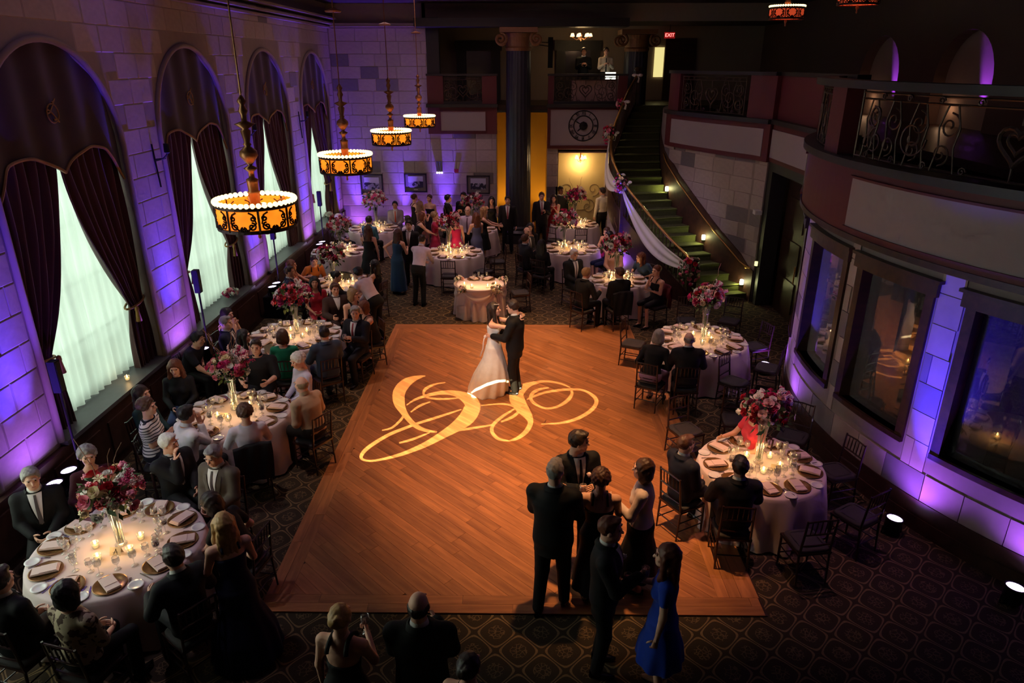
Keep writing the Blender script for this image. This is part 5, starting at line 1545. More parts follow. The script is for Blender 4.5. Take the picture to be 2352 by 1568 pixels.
def hand_geo(curl=.5, spread=.0, thumb=.6):
    """right hand, wrist at origin, fingers along +z(local), palm facing +y; returns verts, quads"""
    mb = MB()
    mb.grid(lambda u, v: ((.036 - .008 * (1 - v)) * math.copysign(abs(math.cos(2 * PI * u)) ** .6, math.cos(2 * PI * u)), .013 * math.copysign(abs(math.sin(2 * PI * u)) ** .8, math.sin(2 * PI * u)), -.015 + .105 * v), 10, 3, True)
    mb.add([(-.03, -.009, .09), (.03, -.009, .09), (.03, .009, .09), (-.03, .009, .09)], [(0, 1, 2, 3)])
    for i, (x, L) in enumerate(((-.027, .060), (-.009, .072), (.009, .076), (.027, .070))):
        p = np.array((x, 0, .085)); a = .15; P = [p]
        for seg in (.42, .32, .26):
            a += curl * (.9 if seg > .4 else 1.0); p = p + np.array((spread * (i - 1.5) * .02, math.sin(a), math.cos(a))) * L * seg * 1.05; P.append(p)
        mb.tube([tuple(q) for q in P], [.0085, .0082, .0075, .0058], 6)
    p = np.array((.032, .004, .02)); P = [tuple(p)]
    for d, L in (((.72, .45 * thumb, .55), .036), ((.35, .9 * thumb, .7), .030), ((.1, .8 * thumb, .8), .024)):
        v = np.array(d); p = p + v / np.linalg.norm(v) * L; P.append(tuple(p))
    mb.tube(P, [.0125, .0105, .0095, .0068], 6)
    V = np.array(mb.v); Q4 = [f for f in mb.f if len(f) == 4]; T3 = []
    for f in mb.f:
        if len(f) == 6: T3 += [(f[0], f[i], f[i + 1]) for i in range(1, 5)]
    return V, np.array(Q4), np.array(T3)
HANDS = {k: hand_geo(*a) for k, a in dict(relax=(.38, .1, .5), grip=(.95, 0, 1.0), flat=(.08, .2, .2)).items()}

# hair templates in the head frame
def hair_geo(style, h=.010):
    f = Field((-.17, -.19, -.52 if 'long' in style else -.24), (.17, .16, .20), h)
    if style in ('short', 'crop'):
        g = .010 if style == 'crop' else .017
        f.ell((0, -.016, .034), (.078 + g, .096 + g, .092 + g * 1.1), k=.01)
        f.cut((0, .062, .055), (0, .80, -.60)); f.cut((0, 0, -.045), (0, .45, -.9)); f.cut((0, .03, .0), (0, .93, -.37))
        f.ell((0, .055, .105), (.055, .04, .022), k=.02)
    elif style == 'bald_rim':
        f.ell((0, -.016, .01), (.087, .106, .08), k=.01)
        f.cut((0, 0, .035), (0, .12, 1)); f.cut((0, .01, 0), (0, 1, 0)); f.cut((0, 0, -.07), (0, .2, -1))
    elif style == 'bob':
        f.ell((0, -.018, .036), (.094, .112, .104), k=.01)
        f.cut((0, .072, .05), (0, .85, -.52)); 
        for s in (-1, 1): f.ell((s * .075, -.02, -.055), (.034, .062, .085), k=.03)
        f.ell((0, -.07, -.05), (.08, .05, .085), k=.03); f.cut((0, 0, -.135), (0, 0, -1))
    elif style == 'curly':
        f.ell((0, -.02, .03), (.086, .104, .098), k=.01); f.cut((0, .066, .05), (0, .85, -.52))
        r = random.Random(3)
        for i in range(60):
            u = 1 - 1.35 * (i + .5) / 60; ph = i * 2.4; q = math.sqrt(1 - u * u); v = np.array((q * math.cos(ph), q * math.sin(ph), u))
            if v[1] > .55 and v[2] < .5: continue
            f.ell(np.array((0, -.022, .03)) + v * np.array((.088, .106, .10)), (.026, .026, .026), k=.012)
    elif style == 'updo':
        f.ell((0, -.018, .034), (.088, .106, .102), k=.01); f.cut((0, .066, .06), (0, .82, -.56)); f.cut((0, 0, -.06), (0, .35, -.94))
        f.ell((0, -.105, .045), (.055, .045, .05), k=.02); f.ell((.03, -.11, .08), (.03, .03, .03), k=.015)
    elif style in ('long', 'long_wavy', 'long_half'):
        f.ell((0, -.018, .036), (.092, .110, .104), k=.01); f.cut((0, .070, .05), (0, .85, -.52))
        ts = [-.46, -.35, -.2, -.05, .05]
        f.loft((0, -.075, 0), I3, ts, [.07, .105, .115, .10, .08], [.03, .05, .055, .055, .05], k=.03, fold=9, fa=.10 if 'wavy' in style else .04)
        for s in (-1, 1):
            f.cone((s * .080, .012, .03), (s * .098, .02, -.16), .032, .032, .03)
            f.cone((s * .098, .02, -.16), (s * .10, .05, -.30 if 'wavy' in style else -.2), .03, .018, .03)
    elif style == 'ponytail':
        f.ell((0, -.018, .034), (.086, .105, .101), k=.01); f.cut((0, .066, .06), (0, .82, -.56)); f.cut((0, 0, -.05), (0, .45, -.9))
        f.cone((0, -.11, .04), (0, -.15, -.02), .03, .035, .02); f.cone((0, -.15, -.02), (0, -.13, -.20), .035, .012, .02)
    X, Y, Z = f.ax[0][:, None, None], f.ax[1][None, :, None], f.ax[2][None, None, :]
    if style != 'curly': f.V = f.V + (.0022 * np.sin(150 * X + 40 * Z) * np.cos(90 * Y) + .003 * np.sin(55 * X + 70 * Y + 20 * Z) * np.sin(60 * Z + 3)).astype(np.float32)
    return f.surface()
HAIRM = {}
HAIRCOL = dict(black=(26, 20, 20), dkbrown=(46, 30, 24), brown=(84, 54, 38), auburn=(104, 54, 34), blond=(186, 142, 88), ash=(150, 118, 84), grey=(140, 134, 132), white=(220, 214, 208))
def hair_mesh(style, col):
    if (style, col) not in HAIRM:
        P, Q = hair_geo(style, .0095)
        HAIRM[style, col] = np_mesh('hair', P, Q, mat('hair_' + col, srgb(*HAIRCOL[col]), .5, var=.35, scale=40, bump=.4))
    return HAIRM[style, col]
SKINC = dict(fair=(232, 178, 152), tan=(206, 146, 116), brown=(120, 76, 56))
def skin(k): return mat('skin_' + k, srgb(*SKINC[k]), .55, var=.06, scale=12)
CL = {}
def clothm(col, gloss=.75, kind='plain'):
    key = ('cloth_%d_%d_%d_' % col) + kind
    if key in MATS: return MATS[key]
    if kind == 'plain': return mat(key, srgb(*col), gloss, var=.12, scale=14, bump=.12, sheen=.12 if sum(col) > 160 else 0.0, spec=.3)
    m, N, L, b = nodes_of(key, gloss)
    tc = N.new('ShaderNodeTexCoord')
    if kind == 'stripe':
        sp = N.new('ShaderNodeSeparateXYZ'); L.new(tc.outputs['Object'], sp.inputs[0])
        w = M_(N, L, 'GREATER_THAN', M_(N, L, 'FRACT', M_(N, L, 'MULTIPLY', sp.outputs[2], 24)), .68)
        c = mixc(N, L, w, srgb(*col), srgb(34, 34, 52))
    else:
        vo = N.new('ShaderNodeTexNoise'); vo.inputs['Scale'].default_value = 16; vo.inputs['Detail'].default_value = 2; L.new(tc.outputs['Object'], vo.inputs['Vector'])
        c = mixc(N, L, M_(N, L, 'GREATER_THAN', vo.outputs['Fac'], .54), srgb(*col), srgb(80, 58, 46))
    L.new(c, b.inputs['Base Color']); return m
EYE = mat('dark_eye', srgb(28, 20, 20), .2); LIPM = mat('lips', srgb(176, 84, 84), .5); LIPF = mat('red_lips', srgb(176, 44, 60), .4)
M_eye = MB().ball((0, 0, 0), (.0125, .006, .0065), 8, 6).mesh('eye', EYE, True)
M_mouth = {s: MB().ball((0, 0, 0), (.022, .006, .0055 if s else .004), 8, 6).mesh('mouth', (LIPM, LIPF)[s], True) for s in (0, 1)}
def brow_mesh(col):
    k = ('brow', col)
    if k not in HAIRM: HAIRM[k] = MB().tube([(-.018, 0, -.002), (0, .003, .004), (.018, -.004, 0)], .0036, 5).mesh('eyebrow', hair_mesh('crop', col).materials[0], True)
    return HAIRM[k]
SHOE = mat('black_shoe', srgb(16, 14, 16), .25, coat=.3); SHOE2 = mat('nude_shoe', srgb(170, 130, 110), .4)

def ik(S, Wt, l1, l2, pole):
    d = Wt - S; L = np.linalg.norm(d)
    if L > (l1 + l2) * .995: Wt = S + d / L * (l1 + l2) * .995; d = Wt - S; L = np.linalg.norm(d)
    u = d / L; a = (l1 * l1 - l2 * l2 + L * L) / (2 * L); hh = math.sqrt(max(0, l1 * l1 - a * a))
    p = pole - u * (pole @ u); p = p / (np.linalg.norm(p) + 1e-9)
    return S + u * a + p * hh, Wt

PEOPLE = {}
def person(key, label, x, y, face, pose='sit', ht=1.72, fem=False, wide=1.0, skincol='fair', hair=('short', 'dkbrown'), outfit=(), arms=('lap', 'lap'), lean=(0, 0), twist=0, head=(0, 0), res=None, hands=('relax', 'relax'), faceparts=None, chair_label=None, cat='person', chair_at=True, legs=None, seat=.50):
    """x, y: position of the pelvis on the floor; face in degrees (0 away from the camera, 90 right)"""
    s = ht / 1.75
    zc = y * .929 + 1.5
    res = res or ('n' if zc < 14.5 else 'f')
    h = .0175 if res == 'n' else .026
    root = thing('person', label, cat, (x, y, 0), -math.radians(face))
    hz = .93 * s if pose == 'stand' else seat + .095 + .24 * max(0, wide - 1)
    Pv = np.array((0, 0, hz)); R = rotm(math.radians(twist), math.radians(lean[0]), math.radians(lean[1]))
    U, Fd, Rt = R[:, 2], R[:, 1], R[:, 0]
    N_ = Pv + U * .555 * s
    sw = (.172 if fem else .187) * s * (1 + .5 * (wide - 1))
    HR = R @ rotm(math.radians(head[0]), math.radians(head[1] - lean[0] * .55), math.radians(-lean[1] * .6))
    Hc = N_ + U * .052 * s + HR[:, 2] * .10 * s + Fd * .022
    hs_ = s ** .4
    # torso sections
    if fem: ts, ta, tb = [-.13, -.05, .04, .18, .285, .37, .465, .525, .57], [.13, .172, .168, .122, .135, .150, .150, .085, .056], [.09, .122, .118, .092, .100, .108, .088, .065, .054]
    else: ts, ta, tb = [-.13, -.05, .04, .18, .285, .38, .47, .53, .57], [.13, .165, .160, .146, .158, .178, .172, .10, .062], [.09, .115, .112, .108, .118, .122, .098, .075, .06]
    ts = [q * s for q in ts]; ta = [q * s * wide for q in ta]; tb = [q * s * (1 + 1.25 * (wide - 1)) for q in tb]
    ta[-1] = .058; tb[-1] = .058
    if pose == 'sit': ts[0] = -.088 * s; ts[1] = -.04 * s
    # joints
    A = {}
    for i, sd in enumerate((-1, 1)):
        S = N_ - U * .088 * s + Rt * sd * sw
        a = arms[i]
        pole = np.array((sd * .55, -.5, -.8))
        if isinstance(a, str):
            up = hz + .0
            W_ = {'down': S + np.array((sd * .07, .04, -.54 * s)), 'lap': np.array((sd * .09, .26, hz + .10)), 'table': np.array((sd * .19, .36, max(.84, hz + .22))),
                  'hold': N_ + Fd * .30 * s + Rt * sd * .09 - U * .25 * s, 'chin': N_ + Fd * .17 + Rt * sd * .05 + U * .0, 'hip': np.array((sd * .24, -.02, hz + .10)),
                  'fold': N_ + Fd * .2 * s - Rt * sd * .03 - U * .28 * s, 'clap': N_ + Fd * .24 * s + Rt * sd * .03 - U * .14 * s, 'reach': N_ + Fd * .48 * s + Rt * sd * .12 - U * .30 * s,
                  'back': np.array((sd * .05, -.15, hz + .12))}[a]
            if a == 'hip': pole = np.array((sd * 1.0, -.3, 0))
        else: W_ = np.array(a, float)
        E_, W_ = ik(S, W_, .285 * s, .255 * s, pole)
        A[i] = (S, E_, W_)
    Lg = {}
    for i, sd in enumerate((-1, 1)):
        hp = Pv + np.array((sd * .088 * s * (1 + .5 * (wide - 1)), 0, -.03 if pose == 'stand' else .008))
        if pose == 'stand':
            st = legs or (.0, .0)
            kn = np.array((sd * .10 * s, .03 + st[i] * .5, .50 * s)); an = np.array((sd * .115 * s, -.03 + st[i], .085))
        elif legs == 'crossed' :
            kn = np.array((sd * .05 - .04, .44 * s, seat + .07 + (.10 if i else 0))); an = np.array((-.14 if i else .02, .44 + (.22 if i else 0), .30 if i else .085))
        else:
            kn = np.array((sd * .11, .43 * s, seat + .05)); an = np.array((sd * .12, .40 * s, .085))
        Lg[i] = (hp, kn, an)
    allp = np.array([Pv, N_, Hc] + [q for v in A.values() for q in v] + [q for v in Lg.values() for q in v])
    lo, hi = allp.min(0) - .24 * max(1, wide), allp.max(0) + .24 * max(1, wide); lo[2] = max(lo[2], -.02)
    kinds = [o[0] for o in outfit]
    covered = 'jacket' in kinds or 'shirt' in kinds
    # ---- body
    f = Field(lo, np.minimum(hi, [9, 9, N_[2] + .12]), h)
    f.loft(Pv, R, ts, ta, tb, inf=-.006)
    if fem and not covered:
        for sd in (-1, 1): f.ell(Pv + U * .33 * s + Rt * sd * .07 * s + Fd * .075 * s, np.array((.062, .055, .06)) * s * wide, k=.03)
    f.cone(N_ - U * .03, Hc - HR[:, 2] * .09, .056 if not fem else .049, .052 if not fem else .045, .04)
    tk = (.9 + .1 * wide) * (1.0 if not fem else .86) * (wide ** .6)
    for i in (0, 1):
        S, E_, W_ = A[i]; f.cone(N_ - U * .055 * s, S, .05, .052 * tk, .03); f.cone(S, E_, .053 * tk, .041 * tk, .03); f.cone(E_, W_, .042 * tk, .027 * tk, .02)
        hp, kn, an = Lg[i]; f.cone(hp, kn, .086 * tk * s, .056 * tk * s, .03); f.cone(kn, an, .055 * tk * s, .036 * s, .02)
        if not ('trousers' in kinds): f.cone(an - np.array((0, .02, .03)), an + np.array((0, .10, -.045)), .034, .026, .02)
    P, Q = f.surface()
    VS, QS, TS = [P], [Q], []
    nv = len(P)
    hv, hq = HEADS[int(fem), res]
    VS.append((hv * hs_) @ HR.T + Hc); QS.append(hq + nv); nv += len(hv)
    for i, sd in enumerate((-1, 1)):
        S, E_, W_ = A[i]; z_ = (W_ - E_) / np.linalg.norm(W_ - E_)
        inw = np.array((-sd, .25, -.1)); y_ = inw - z_ * (inw @ z_); y_ /= np.linalg.norm(y_); x_ = np.cross(y_, z_)
        V_, Q_, T_3 = HANDS[hands[i]]
        V_ = V_.copy()
        fwd_x = x_ if x_ @ np.array((0, 1, .35)) > 0 else -x_
        VS.append(W_ + (V_[:, :1] * fwd_x + V_[:, 1:2] * y_ + V_[:, 2:] * z_) * (1.0 if not fem else .88) * s ** .5)
        flip = (np.cross(fwd_x, y_) @ z_) < 0
        QS.append((Q_[:, ::-1] if flip else Q_) + nv); TS.append((T_3[:, ::-1] if flip else T_3) + nv); nv += len(V_)
    body = mobj('body', np_mesh('body', np.concatenate(VS), np.concatenate(QS), skin(skincol), np.concatenate(TS)), root)
    # ---- head parts
    HM = Matrix(((HR[0, 0], HR[0, 1], HR[0, 2]), (HR[1, 0], HR[1, 1], HR[1, 2]), (HR[2, 0], HR[2, 1], HR[2, 2])))
    def on_head(nm, me, off=(0, 0, 0), sc=1.0, par=None):
        o = mobj(nm, me, par or root); p = Hc + HR @ (np.array(off) * hs_); o.location = p; o.rotation_euler = HM.to_euler(); o.scale = (sc * hs_,) * 3; return o
    if hair: on_head('hair', hair_mesh(*hair))
    if faceparts is None:
        wf = math.radians(face + head[0]); faceparts = math.cos(wf) < .6
    if faceparts:
        for sd in (-1, 1):
            on_head('eye', M_eye, (sd * .032, .083, .014), par=body)
            on_head('eyebrow', brow_mesh(hair[1] if hair else 'grey'), (sd * .033, .099, .038), par=body)
        on_head('mouth', M_mouth[int(fem)], (0, .095, -.055), par=body)
    # ---- clothes
    def torso_pt(t, xx, off):
        a = np.interp(t, ts, ta) + off; b = np.interp(t, ts, tb) + off
        return Pv + U * t + Rt * xx + Fd * b * math.sqrt(max(.02, 1 - (xx / a) ** 2))
    def patch(nm, wfun, t0, t1, off, m, n=8, lbl=None, par=None):
        mb = MB(); mb.grid(lambda u, v: tuple(torso_pt(t0 + (t1 - t0) * v, (2 * u - 1) * wfun(v), off)), 6, n)
        return mb.build(nm, m, par or root, True)
    for o in outfit:
        g = o[0]; col = o[1]; opt = o[2] if len(o) > 2 else {}
        m = clothm(tuple(col), opt.get('gloss', .75), opt.get('kind', 'plain'))
        f = None; straps_ = []
        if g in ('jacket', 'shirt', 'blouse'):
            inf = {'jacket': .026, 'shirt': .014, 'blouse': .014}[g]; low = {'jacket': -.20 if pose == 'stand' else -.07, 'shirt': -.02, 'blouse': -.06}[g] * s
            f = Field(lo - .03, hi + .03, h)
            tt = [low] + [q for q in ts if q > low + .02]; tt = [q for q in tt if q <= .535 * s]
            aa = [max(np.interp(q, ts, ta), (.150 if g == 'jacket' else .0) * s * wide * (1 if q < .3 * s else 0)) for q in tt]; bb = [np.interp(q, ts, tb) for q in tt]
            f.loft(Pv, R, tt, aa, bb, inf=inf)
            if fem and g != 'shirt':
                for sd in (-1, 1): f.ell(Pv + U * .33 * s + Rt * sd * .07 * s + Fd * .078 * s, np.array((.07, .062, .066)) * s * wide, k=.03)
            sl = opt.get('sleeve', 'long')
            for i in (0, 1):
                S, E_, W_ = A[i]
                f.cone(N_ - U * .055 * s, S, .05 + inf, (.052 if not fem else .044) * tk + inf * .8, .03)
                if sl == 'long':
                    f.cone(S, E_, (.052 if not fem else .046) * tk + inf, .045 * tk + inf * .8, .03); f.cone(E_, E_ + (W_ - E_) * .96, .046 * tk + inf * .8, .034 * tk + inf * .7, .02)
                elif sl == 'short': f.cone(S, S + (E_ - S) * .62, .054 * tk + inf, .05 * tk + inf, .03)
                elif sl == 'elbow': f.cone(S, E_, .054 * tk + inf, .05 * tk + inf, .03)
            if pose == 'stand' and g == 'jacket': pass
            f.cut(N_ + U * .005 * s, U)
        elif g == 'trousers':
            f = Field(lo - .03, hi + .03, h)
            tt = [ts[0], ts[1], .04 * s, .08 * s]; f.loft(Pv, R if pose == 'stand' else I3, tt, [np.interp(q, ts, ta) for q in tt], [np.interp(q, ts, tb) for q in tt], inf=.022 if pose == 'stand' else .012)
            for i in (0, 1):
                hp, kn, an = Lg[i]; f.cone(hp, kn, .092 * tk * s, .07 * tk * s, .03); f.cone(kn, an + (kn - an) * .03, .068 * tk * s, .062, .02)
        elif g in ('dress', 'skirt'):
            f = Field(np.minimum(lo - .03, [-.45, -.45, 0]) if pose == 'stand' else lo - .05, np.maximum(hi + .03, [.45, .45, 0]) if pose == 'stand' else hi + .05, h)
            inf = .010; top = opt.get('top', .42) * s if g == 'dress' else .10 * s
            tt = [q for q in ts if q < top - .01] + [top]
            f.loft(Pv, R, tt, [np.interp(q, ts, ta) for q in tt], [np.interp(q, ts, tb) for q in tt], inf=inf)
            if g == 'dress' and fem:
                for sd in (-1, 1): f.ell(Pv + U * .33 * s + Rt * sd * .07 * s + Fd * .077 * s, np.array((.068, .06, .064)) * s * wide, k=.03)
                f.cut(Pv + U * (top + .012), U)
            hem = opt.get('hem', .5)
            if pose == 'stand':
                fl = opt.get('flare', .26); zt = hz + .02
                zz = [hem, hem + (zt - hem) * .35, hem + (zt - hem) * .7, zt - .02]; w0 = np.interp(.0, ts, ta)
                f.loft((0, 0, 0), I3, zz, [fl, fl * .82 + .02, max(.185 * s * wide, fl * .55), w0], [fl * .9, fl * .74 + .02, max(.15 * s, fl * .5), np.interp(0, ts, tb) + .01], k=.04, inf=.008, fold=opt.get('fold', 9), fa=.05, yo=[opt.get('train', 0), opt.get('train', 0) * .4, 0, 0])
            else:
                for i in (0, 1):
                    hp, kn, an = Lg[i]; f.cone(hp, kn, .092 * tk * s, .08 * tk * s, .05)
                    if hem < .40: f.cone(kn, np.array((an[0], an[1], max(an[2], hem))), .085 * tk * s, .09, .08)
            sl = opt.get('sleeve', 'none')
            for i in (0, 1):
                S, E_, W_ = A[i]
                if sl == 'short': f.cone(N_ - U * .06 * s, S, .06, .066 * tk, .03); f.cone(S, S + (E_ - S) * .45, .066 * tk, .06 * tk, .03)
                elif sl == 'long': f.cone(N_ - U * .06 * s, S, .06, .062 * tk, .03); f.cone(S, E_, .064 * tk, .054 * tk, .03); f.cone(E_, W_, .053 * tk, .04 * tk, .02)
            if sl == 'none' and g == 'dress' and opt.get('straps', True):
                for sd in (-1, 1):
                    mb = MB(); P_ = []
                    for q in np.linspace(-1, 1, 9):
                        a_ = q * 1.25; ta_, tb_ = np.interp(.465 * s, ts, ta), np.interp(.465 * s, ts, tb)
                        P_.append(tuple(Pv + U * (.41 * s + (.105 * s + .022) * math.cos(a_)) + Rt * sd * (.088 - .012 * math.cos(a_)) * s + Fd * (tb_ + .028) * math.sin(a_) * 1.05))
                    mb.tube(P_, opt.get('strapw', .011), 6); straps_.append(mb)
        if f is not None:
            P, Q = f.surface()
            if len(P): gob = mobj(g, np_mesh(g, P, Q, m), root)
            if g == 'trousers': tro = gob
            for q in straps_: q.build('strap', m, gob, True)
        if g == 'jacket' and opt.get('front', True):
            V = opt.get('vdepth', .16) * s
            sm = clothm(tuple(opt.get('shirt', (232, 228, 228))))
            sf = patch('shirt_front', lambda v: .008 + .062 * v ** .8, V, .548 * s, .034, sm, 10)
            if opt.get('tie', (60, 20, 30)) is not None:
                tm = clothm(tuple(opt.get('tie', (60, 20, 30))), .5); patch('tie', lambda v: .024 - .012 * v, V + .01, .535 * s, .040, tm, 8, par=sf)
            mb = MB(); c1 = N_ - U * .012 * s
            mb.grid(lambda u, v: tuple(c1 + (Rt * math.sin((u - .5) * 4.4) - Fd * math.cos((u - .5) * 4.4)) * (.118 - .030 * v) + U * (.04 * v - .004 + .012 * math.cos((u - .5) * 4.4))), 16, 2); mb.build('jacket_collar', m, gob, True)
            for sd in (-1, 1):       # lapels
                mb = MB(); mb.grid(lambda u, v, sd=sd: tuple(torso_pt(V - .02 + (.50 * s - V) * v, sd * ((.012 + .064 * v ** .8) + (.012 + .035 * math.sin(v * PI * .75)) * u), .038 - .004 * u)), 2, 8); mb.build('lapel', m, gob, True)
            if opt.get('flower'):
                p = torso_pt(.36 * s, -.095 * s, .045); q = mobj('boutonniere', MUM[opt['flower']], gob); q.location = p; q.rotation_euler = Vector(Fd).to_track_quat('Z', 'Y').to_euler(); q.scale = (.8,) * 3
        if g in ('jacket', 'shirt') and opt.get('collar', True):
            cm = clothm(tuple(opt.get('shirt', (232, 228, 228)))) if g == 'jacket' else m
            mb = MB(); c0 = N_ + U * .006 * s
            mb.grid(lambda u, v: tuple(c0 + (Rt * math.cos(2 * PI * u) + Fd * math.sin(2 * PI * u)) * (.078 - .013 * v) + U * (.048 * v - .012 * math.sin(2 * PI * u) - .006)), 18, 2, True); mb.build('collar', cm, gob if g == 'shirt' else root, True)
        if g == 'shirt' and 'tie' in opt:
            patch('tie', lambda v: .026 - .013 * v, .05 * s, .508 * s, .026, clothm(tuple(opt['tie']), .5), 8)
        if g == 'shirt' and pose == 'stand' and 'trousers' in kinds:
            mb = MB(); mb.grid(lambda u, v: tuple(Pv + U * (.045 + .035 * v) + Rt * (np.interp(.06 * s, ts, ta) + .02) * math.cos(2 * PI * u) + Fd * (np.interp(.06 * s, ts, tb) + .02) * math.sin(2 * PI * u)), 24, 1, True); mb.build('belt', SHOE, tro, True)
    for i in (0, 1):
        hp, kn, an = Lg[i]
        mb = MB(); t0 = an + np.array((0, -.055, -.035)); 
        mb.grid(lambda u, v: (an[0] + (.036 + .012 * math.sin(PI * v)) * math.cos(2 * PI * u) * math.sin(PI * min(1, .12 + .88 * v)) ** .4 * (1 if v < .98 else .2), an[1] - .065 + .245 * v, max(.004, an[2] - .055 + (.052 - .03 * v) * math.sin(2 * PI * u))), 10, 8, True)
        mb.build('shoe', SHOE if not fem or opt_dark(outfit) else SHOE2, root, True)
    if pose == 'sit' and chair_at:
        fr = math.radians(face); cl = chair_label or ('dark spindle back chair under the ' + label)
        w_ = cl.split()
        if len(w_) > 16: cl = ' '.join(w_[:16])
        chair(x + .05 * math.sin(fr), y + .05 * math.cos(fr), face, cl)
    hp_ = {i: root_pt(root, x, y, face, A[i][2] + (A[i][2] - A[i][1]) / np.linalg.norm(A[i][2] - A[i][1]) * .075) for i in (0, 1)}
    PEOPLE[key] = dict(root=root, hands=hp_)
    return root
def root_pt(root, x, y, face, p):
    a = -math.radians(face); return np.array((x + p[0] * math.cos(a) - p[1] * math.sin(a), y + p[0] * math.sin(a) + p[1] * math.cos(a), p[2]))
def opt_dark(outfit): return any(sum(o[1]) < 200 for o in outfit)
# ------------------------------------------------------------------ the guests
BLK, NVY, GRY, WHT = (16, 16, 19), (26, 30, 52), (84, 74, 66), (228, 222, 226)
def suit(col=BLK, tie=(60, 24, 30), **k): return [('trousers', col), ('jacket', col, dict(tie=tie, **k))]
def shirt(col=WHT, pants=(22, 22, 24), **k): return [('trousers', pants), ('shirt', col, k)]
def dress(col, **k): return [('dress', col, k)]
def local_head(pose, ht, lean, twist, seat=.50):
    s = ht / 1.75; hz = .93 * s if pose == 'stand' else seat + .095
    R = rotm(math.radians(twist), math.radians(lean[0]), math.radians(lean[1])); U = R[:, 2]
    c = np.array((0, 0, hz)) + U * .607 * s + np.array((0, 0, .10 * s)) + R[:, 1] * .022
    return c, c[2] + .118 * s ** .4
def at_head(key, label, px_, py_, face=None, table=None, pose='sit', ht=1.72, lean=(0, 0), twist=0, clear=.25, shift=(0, 0), **k):
    """px, py: top of the head in the photograph; the height of the head comes from the pose"""
    c, top = local_head(pose, ht, lean, twist)
    g = gp(px_, py_, top)
    t = TABLES.get(table)
    if face is None: face = face_to(g[0], g[1], t['x'], t['y'])
    a = -math.radians(face)
    x = g[0] - (c[0] * math.cos(a) - c[1] * math.sin(a)); y = g[1] - (c[0] * math.sin(a) + c[1] * math.cos(a))
    if t:
        dx, dy = x - t['x'], y - t['y']; d = math.hypot(dx, dy); mn = t['r'] + clear + (.12 if pose == 'sit' else 0)
        if d < mn: x, y = t['x'] + dx / d * mn, t['y'] + dy / d * mn
    x += shift[0]; y += shift[1]
    x = max(x, XL + .35)
    SPECS.append(dict(key=key, label=label, x=x, y=y, face=face, pose=pose, t=t, mn=mn if t else 0, kw=dict(ht=ht, lean=lean, twist=twist, **k)))
A_ = at_head
SPECS = []
def settle():
    """nudge neighbours apart so that nobody sits or stands inside another"""
    X = np.array([(q['x'], q['y']) for q in SPECS]); X0 = X.copy(); n = len(X)
    rad = np.array([.27 if q['pose'] == 'sit' else .235 for q in SPECS])
    fw = np.array([(math.sin(math.radians(q['face'])), math.cos(math.radians(q['face']))) for q in SPECS])
    off = np.array([.13 if q['pose'] == 'sit' else .04 for q in SPECS])[:, None]
    for it in range(120):
        C = X + fw * off
        for i in range(n):
            for j in range(i + 1, n):
                d = C[j] - C[i]; L = math.hypot(*d); m = rad[i] + rad[j]
                if 1e-6 < L < m:
                    p = d / L * (m - L) * .25; X[i] -= p; X[j] += p
        for i, q in enumerate(SPECS):
            v = X[i] - X0[i]; L = math.hypot(*v)
            if L > .30: X[i] = X0[i] + v / L * .30
            if q['t']:
                d = X[i] - (q['t']['x'], q['t']['y']); L = math.hypot(*d)
                if L < q['mn']: X[i] = np.array((q['t']['x'], q['t']['y'])) + d / L * q['mn']
            X[i][0] = max(X[i][0], XL + .35)
    for q, p in zip(SPECS, X): person(q['key'], q['label'], float(p[0]), float(p[1]), q['face'], q['pose'], **q['kw'])
# --- near left table
A_('p1', 'man in dark suit and grey tie beside the two left uplights', 108, 1092, 150, 'T1', outfit=suit(BLK, (90, 80, 84)), hair=('short', 'grey'), head=(-10, 5))
A_('p2', 'grey haired woman half hidden behind the near left bouquet', 206, 1050, None, 'T1', fem=True, outfit=[('dress', (70, 24, 34), dict(sleeve='long', top=.46))], hair=('curly', 'grey'), arms=('table', 'table'))
A_('p3', 'white haired man with chin in hand at the near left table', 362, 1024, 120, 'T1', outfit=suit((26, 26, 30), (110, 112, 122)), hair=('short', 'white'), arms=('lap', 'chin'), head=(-25, 0), wide=1.08)
A_('p4', 'man in brown grey suit looking down at the near left table', 469, 1036, 195, 'T1', outfit=suit((92, 82, 72), (70, 56, 60)), hair=('short', 'grey'), wide=1.06, head=(0, 14))
A_('p5', 'dark haired woman in black reaching across the near left table', 488, 1133, 280, 'T1', fem=True, lean=(30, 0), outfit=[('trousers', BLK), ('blouse', (26, 22, 24), dict(sleeve='short'))], hair=('bob', 'dkbrown'), arms=('reach', 'lap'), head=(0, 10))
A_('p6', 'long blonde haired woman in dark navy gown at the near left table', 507, 1181, 325, None, pose='stand', ht=1.64, fem=True, outfit=[('dress', (20, 26, 52), dict(hem=.03, flare=.34, top=.36, fold=11))], hair=('long_wavy', 'blond'), arms=('hold', 'hold'), lean=(10, 0), skincol='fair')
A_('p7', 'dark suited man with back to us at the near left table', 397, 1259, None, 'T1', outfit=suit((26, 26, 30)), hair=('short', 'dkbrown'), arms=('table', 'table'), wide=1.05, lean=(8, 0))
A_('p8', 'dark haired woman in patterned cream blouse with back to us', 150, 1342, 15, 'T1', fem=True, wide=1.12, outfit=[('trousers', BLK), ('blouse', (196, 178, 150), dict(sleeve='elbow', kind='print'))], hair=('bob', 'black'), arms=('lap', 'lap'))
A_('p9', 'man in black at the left edge of the near left table', 22, 1288, None, 'T1', outfit=suit(BLK), hair=('short', 'dkbrown'), arms=('lap', 'lap'))
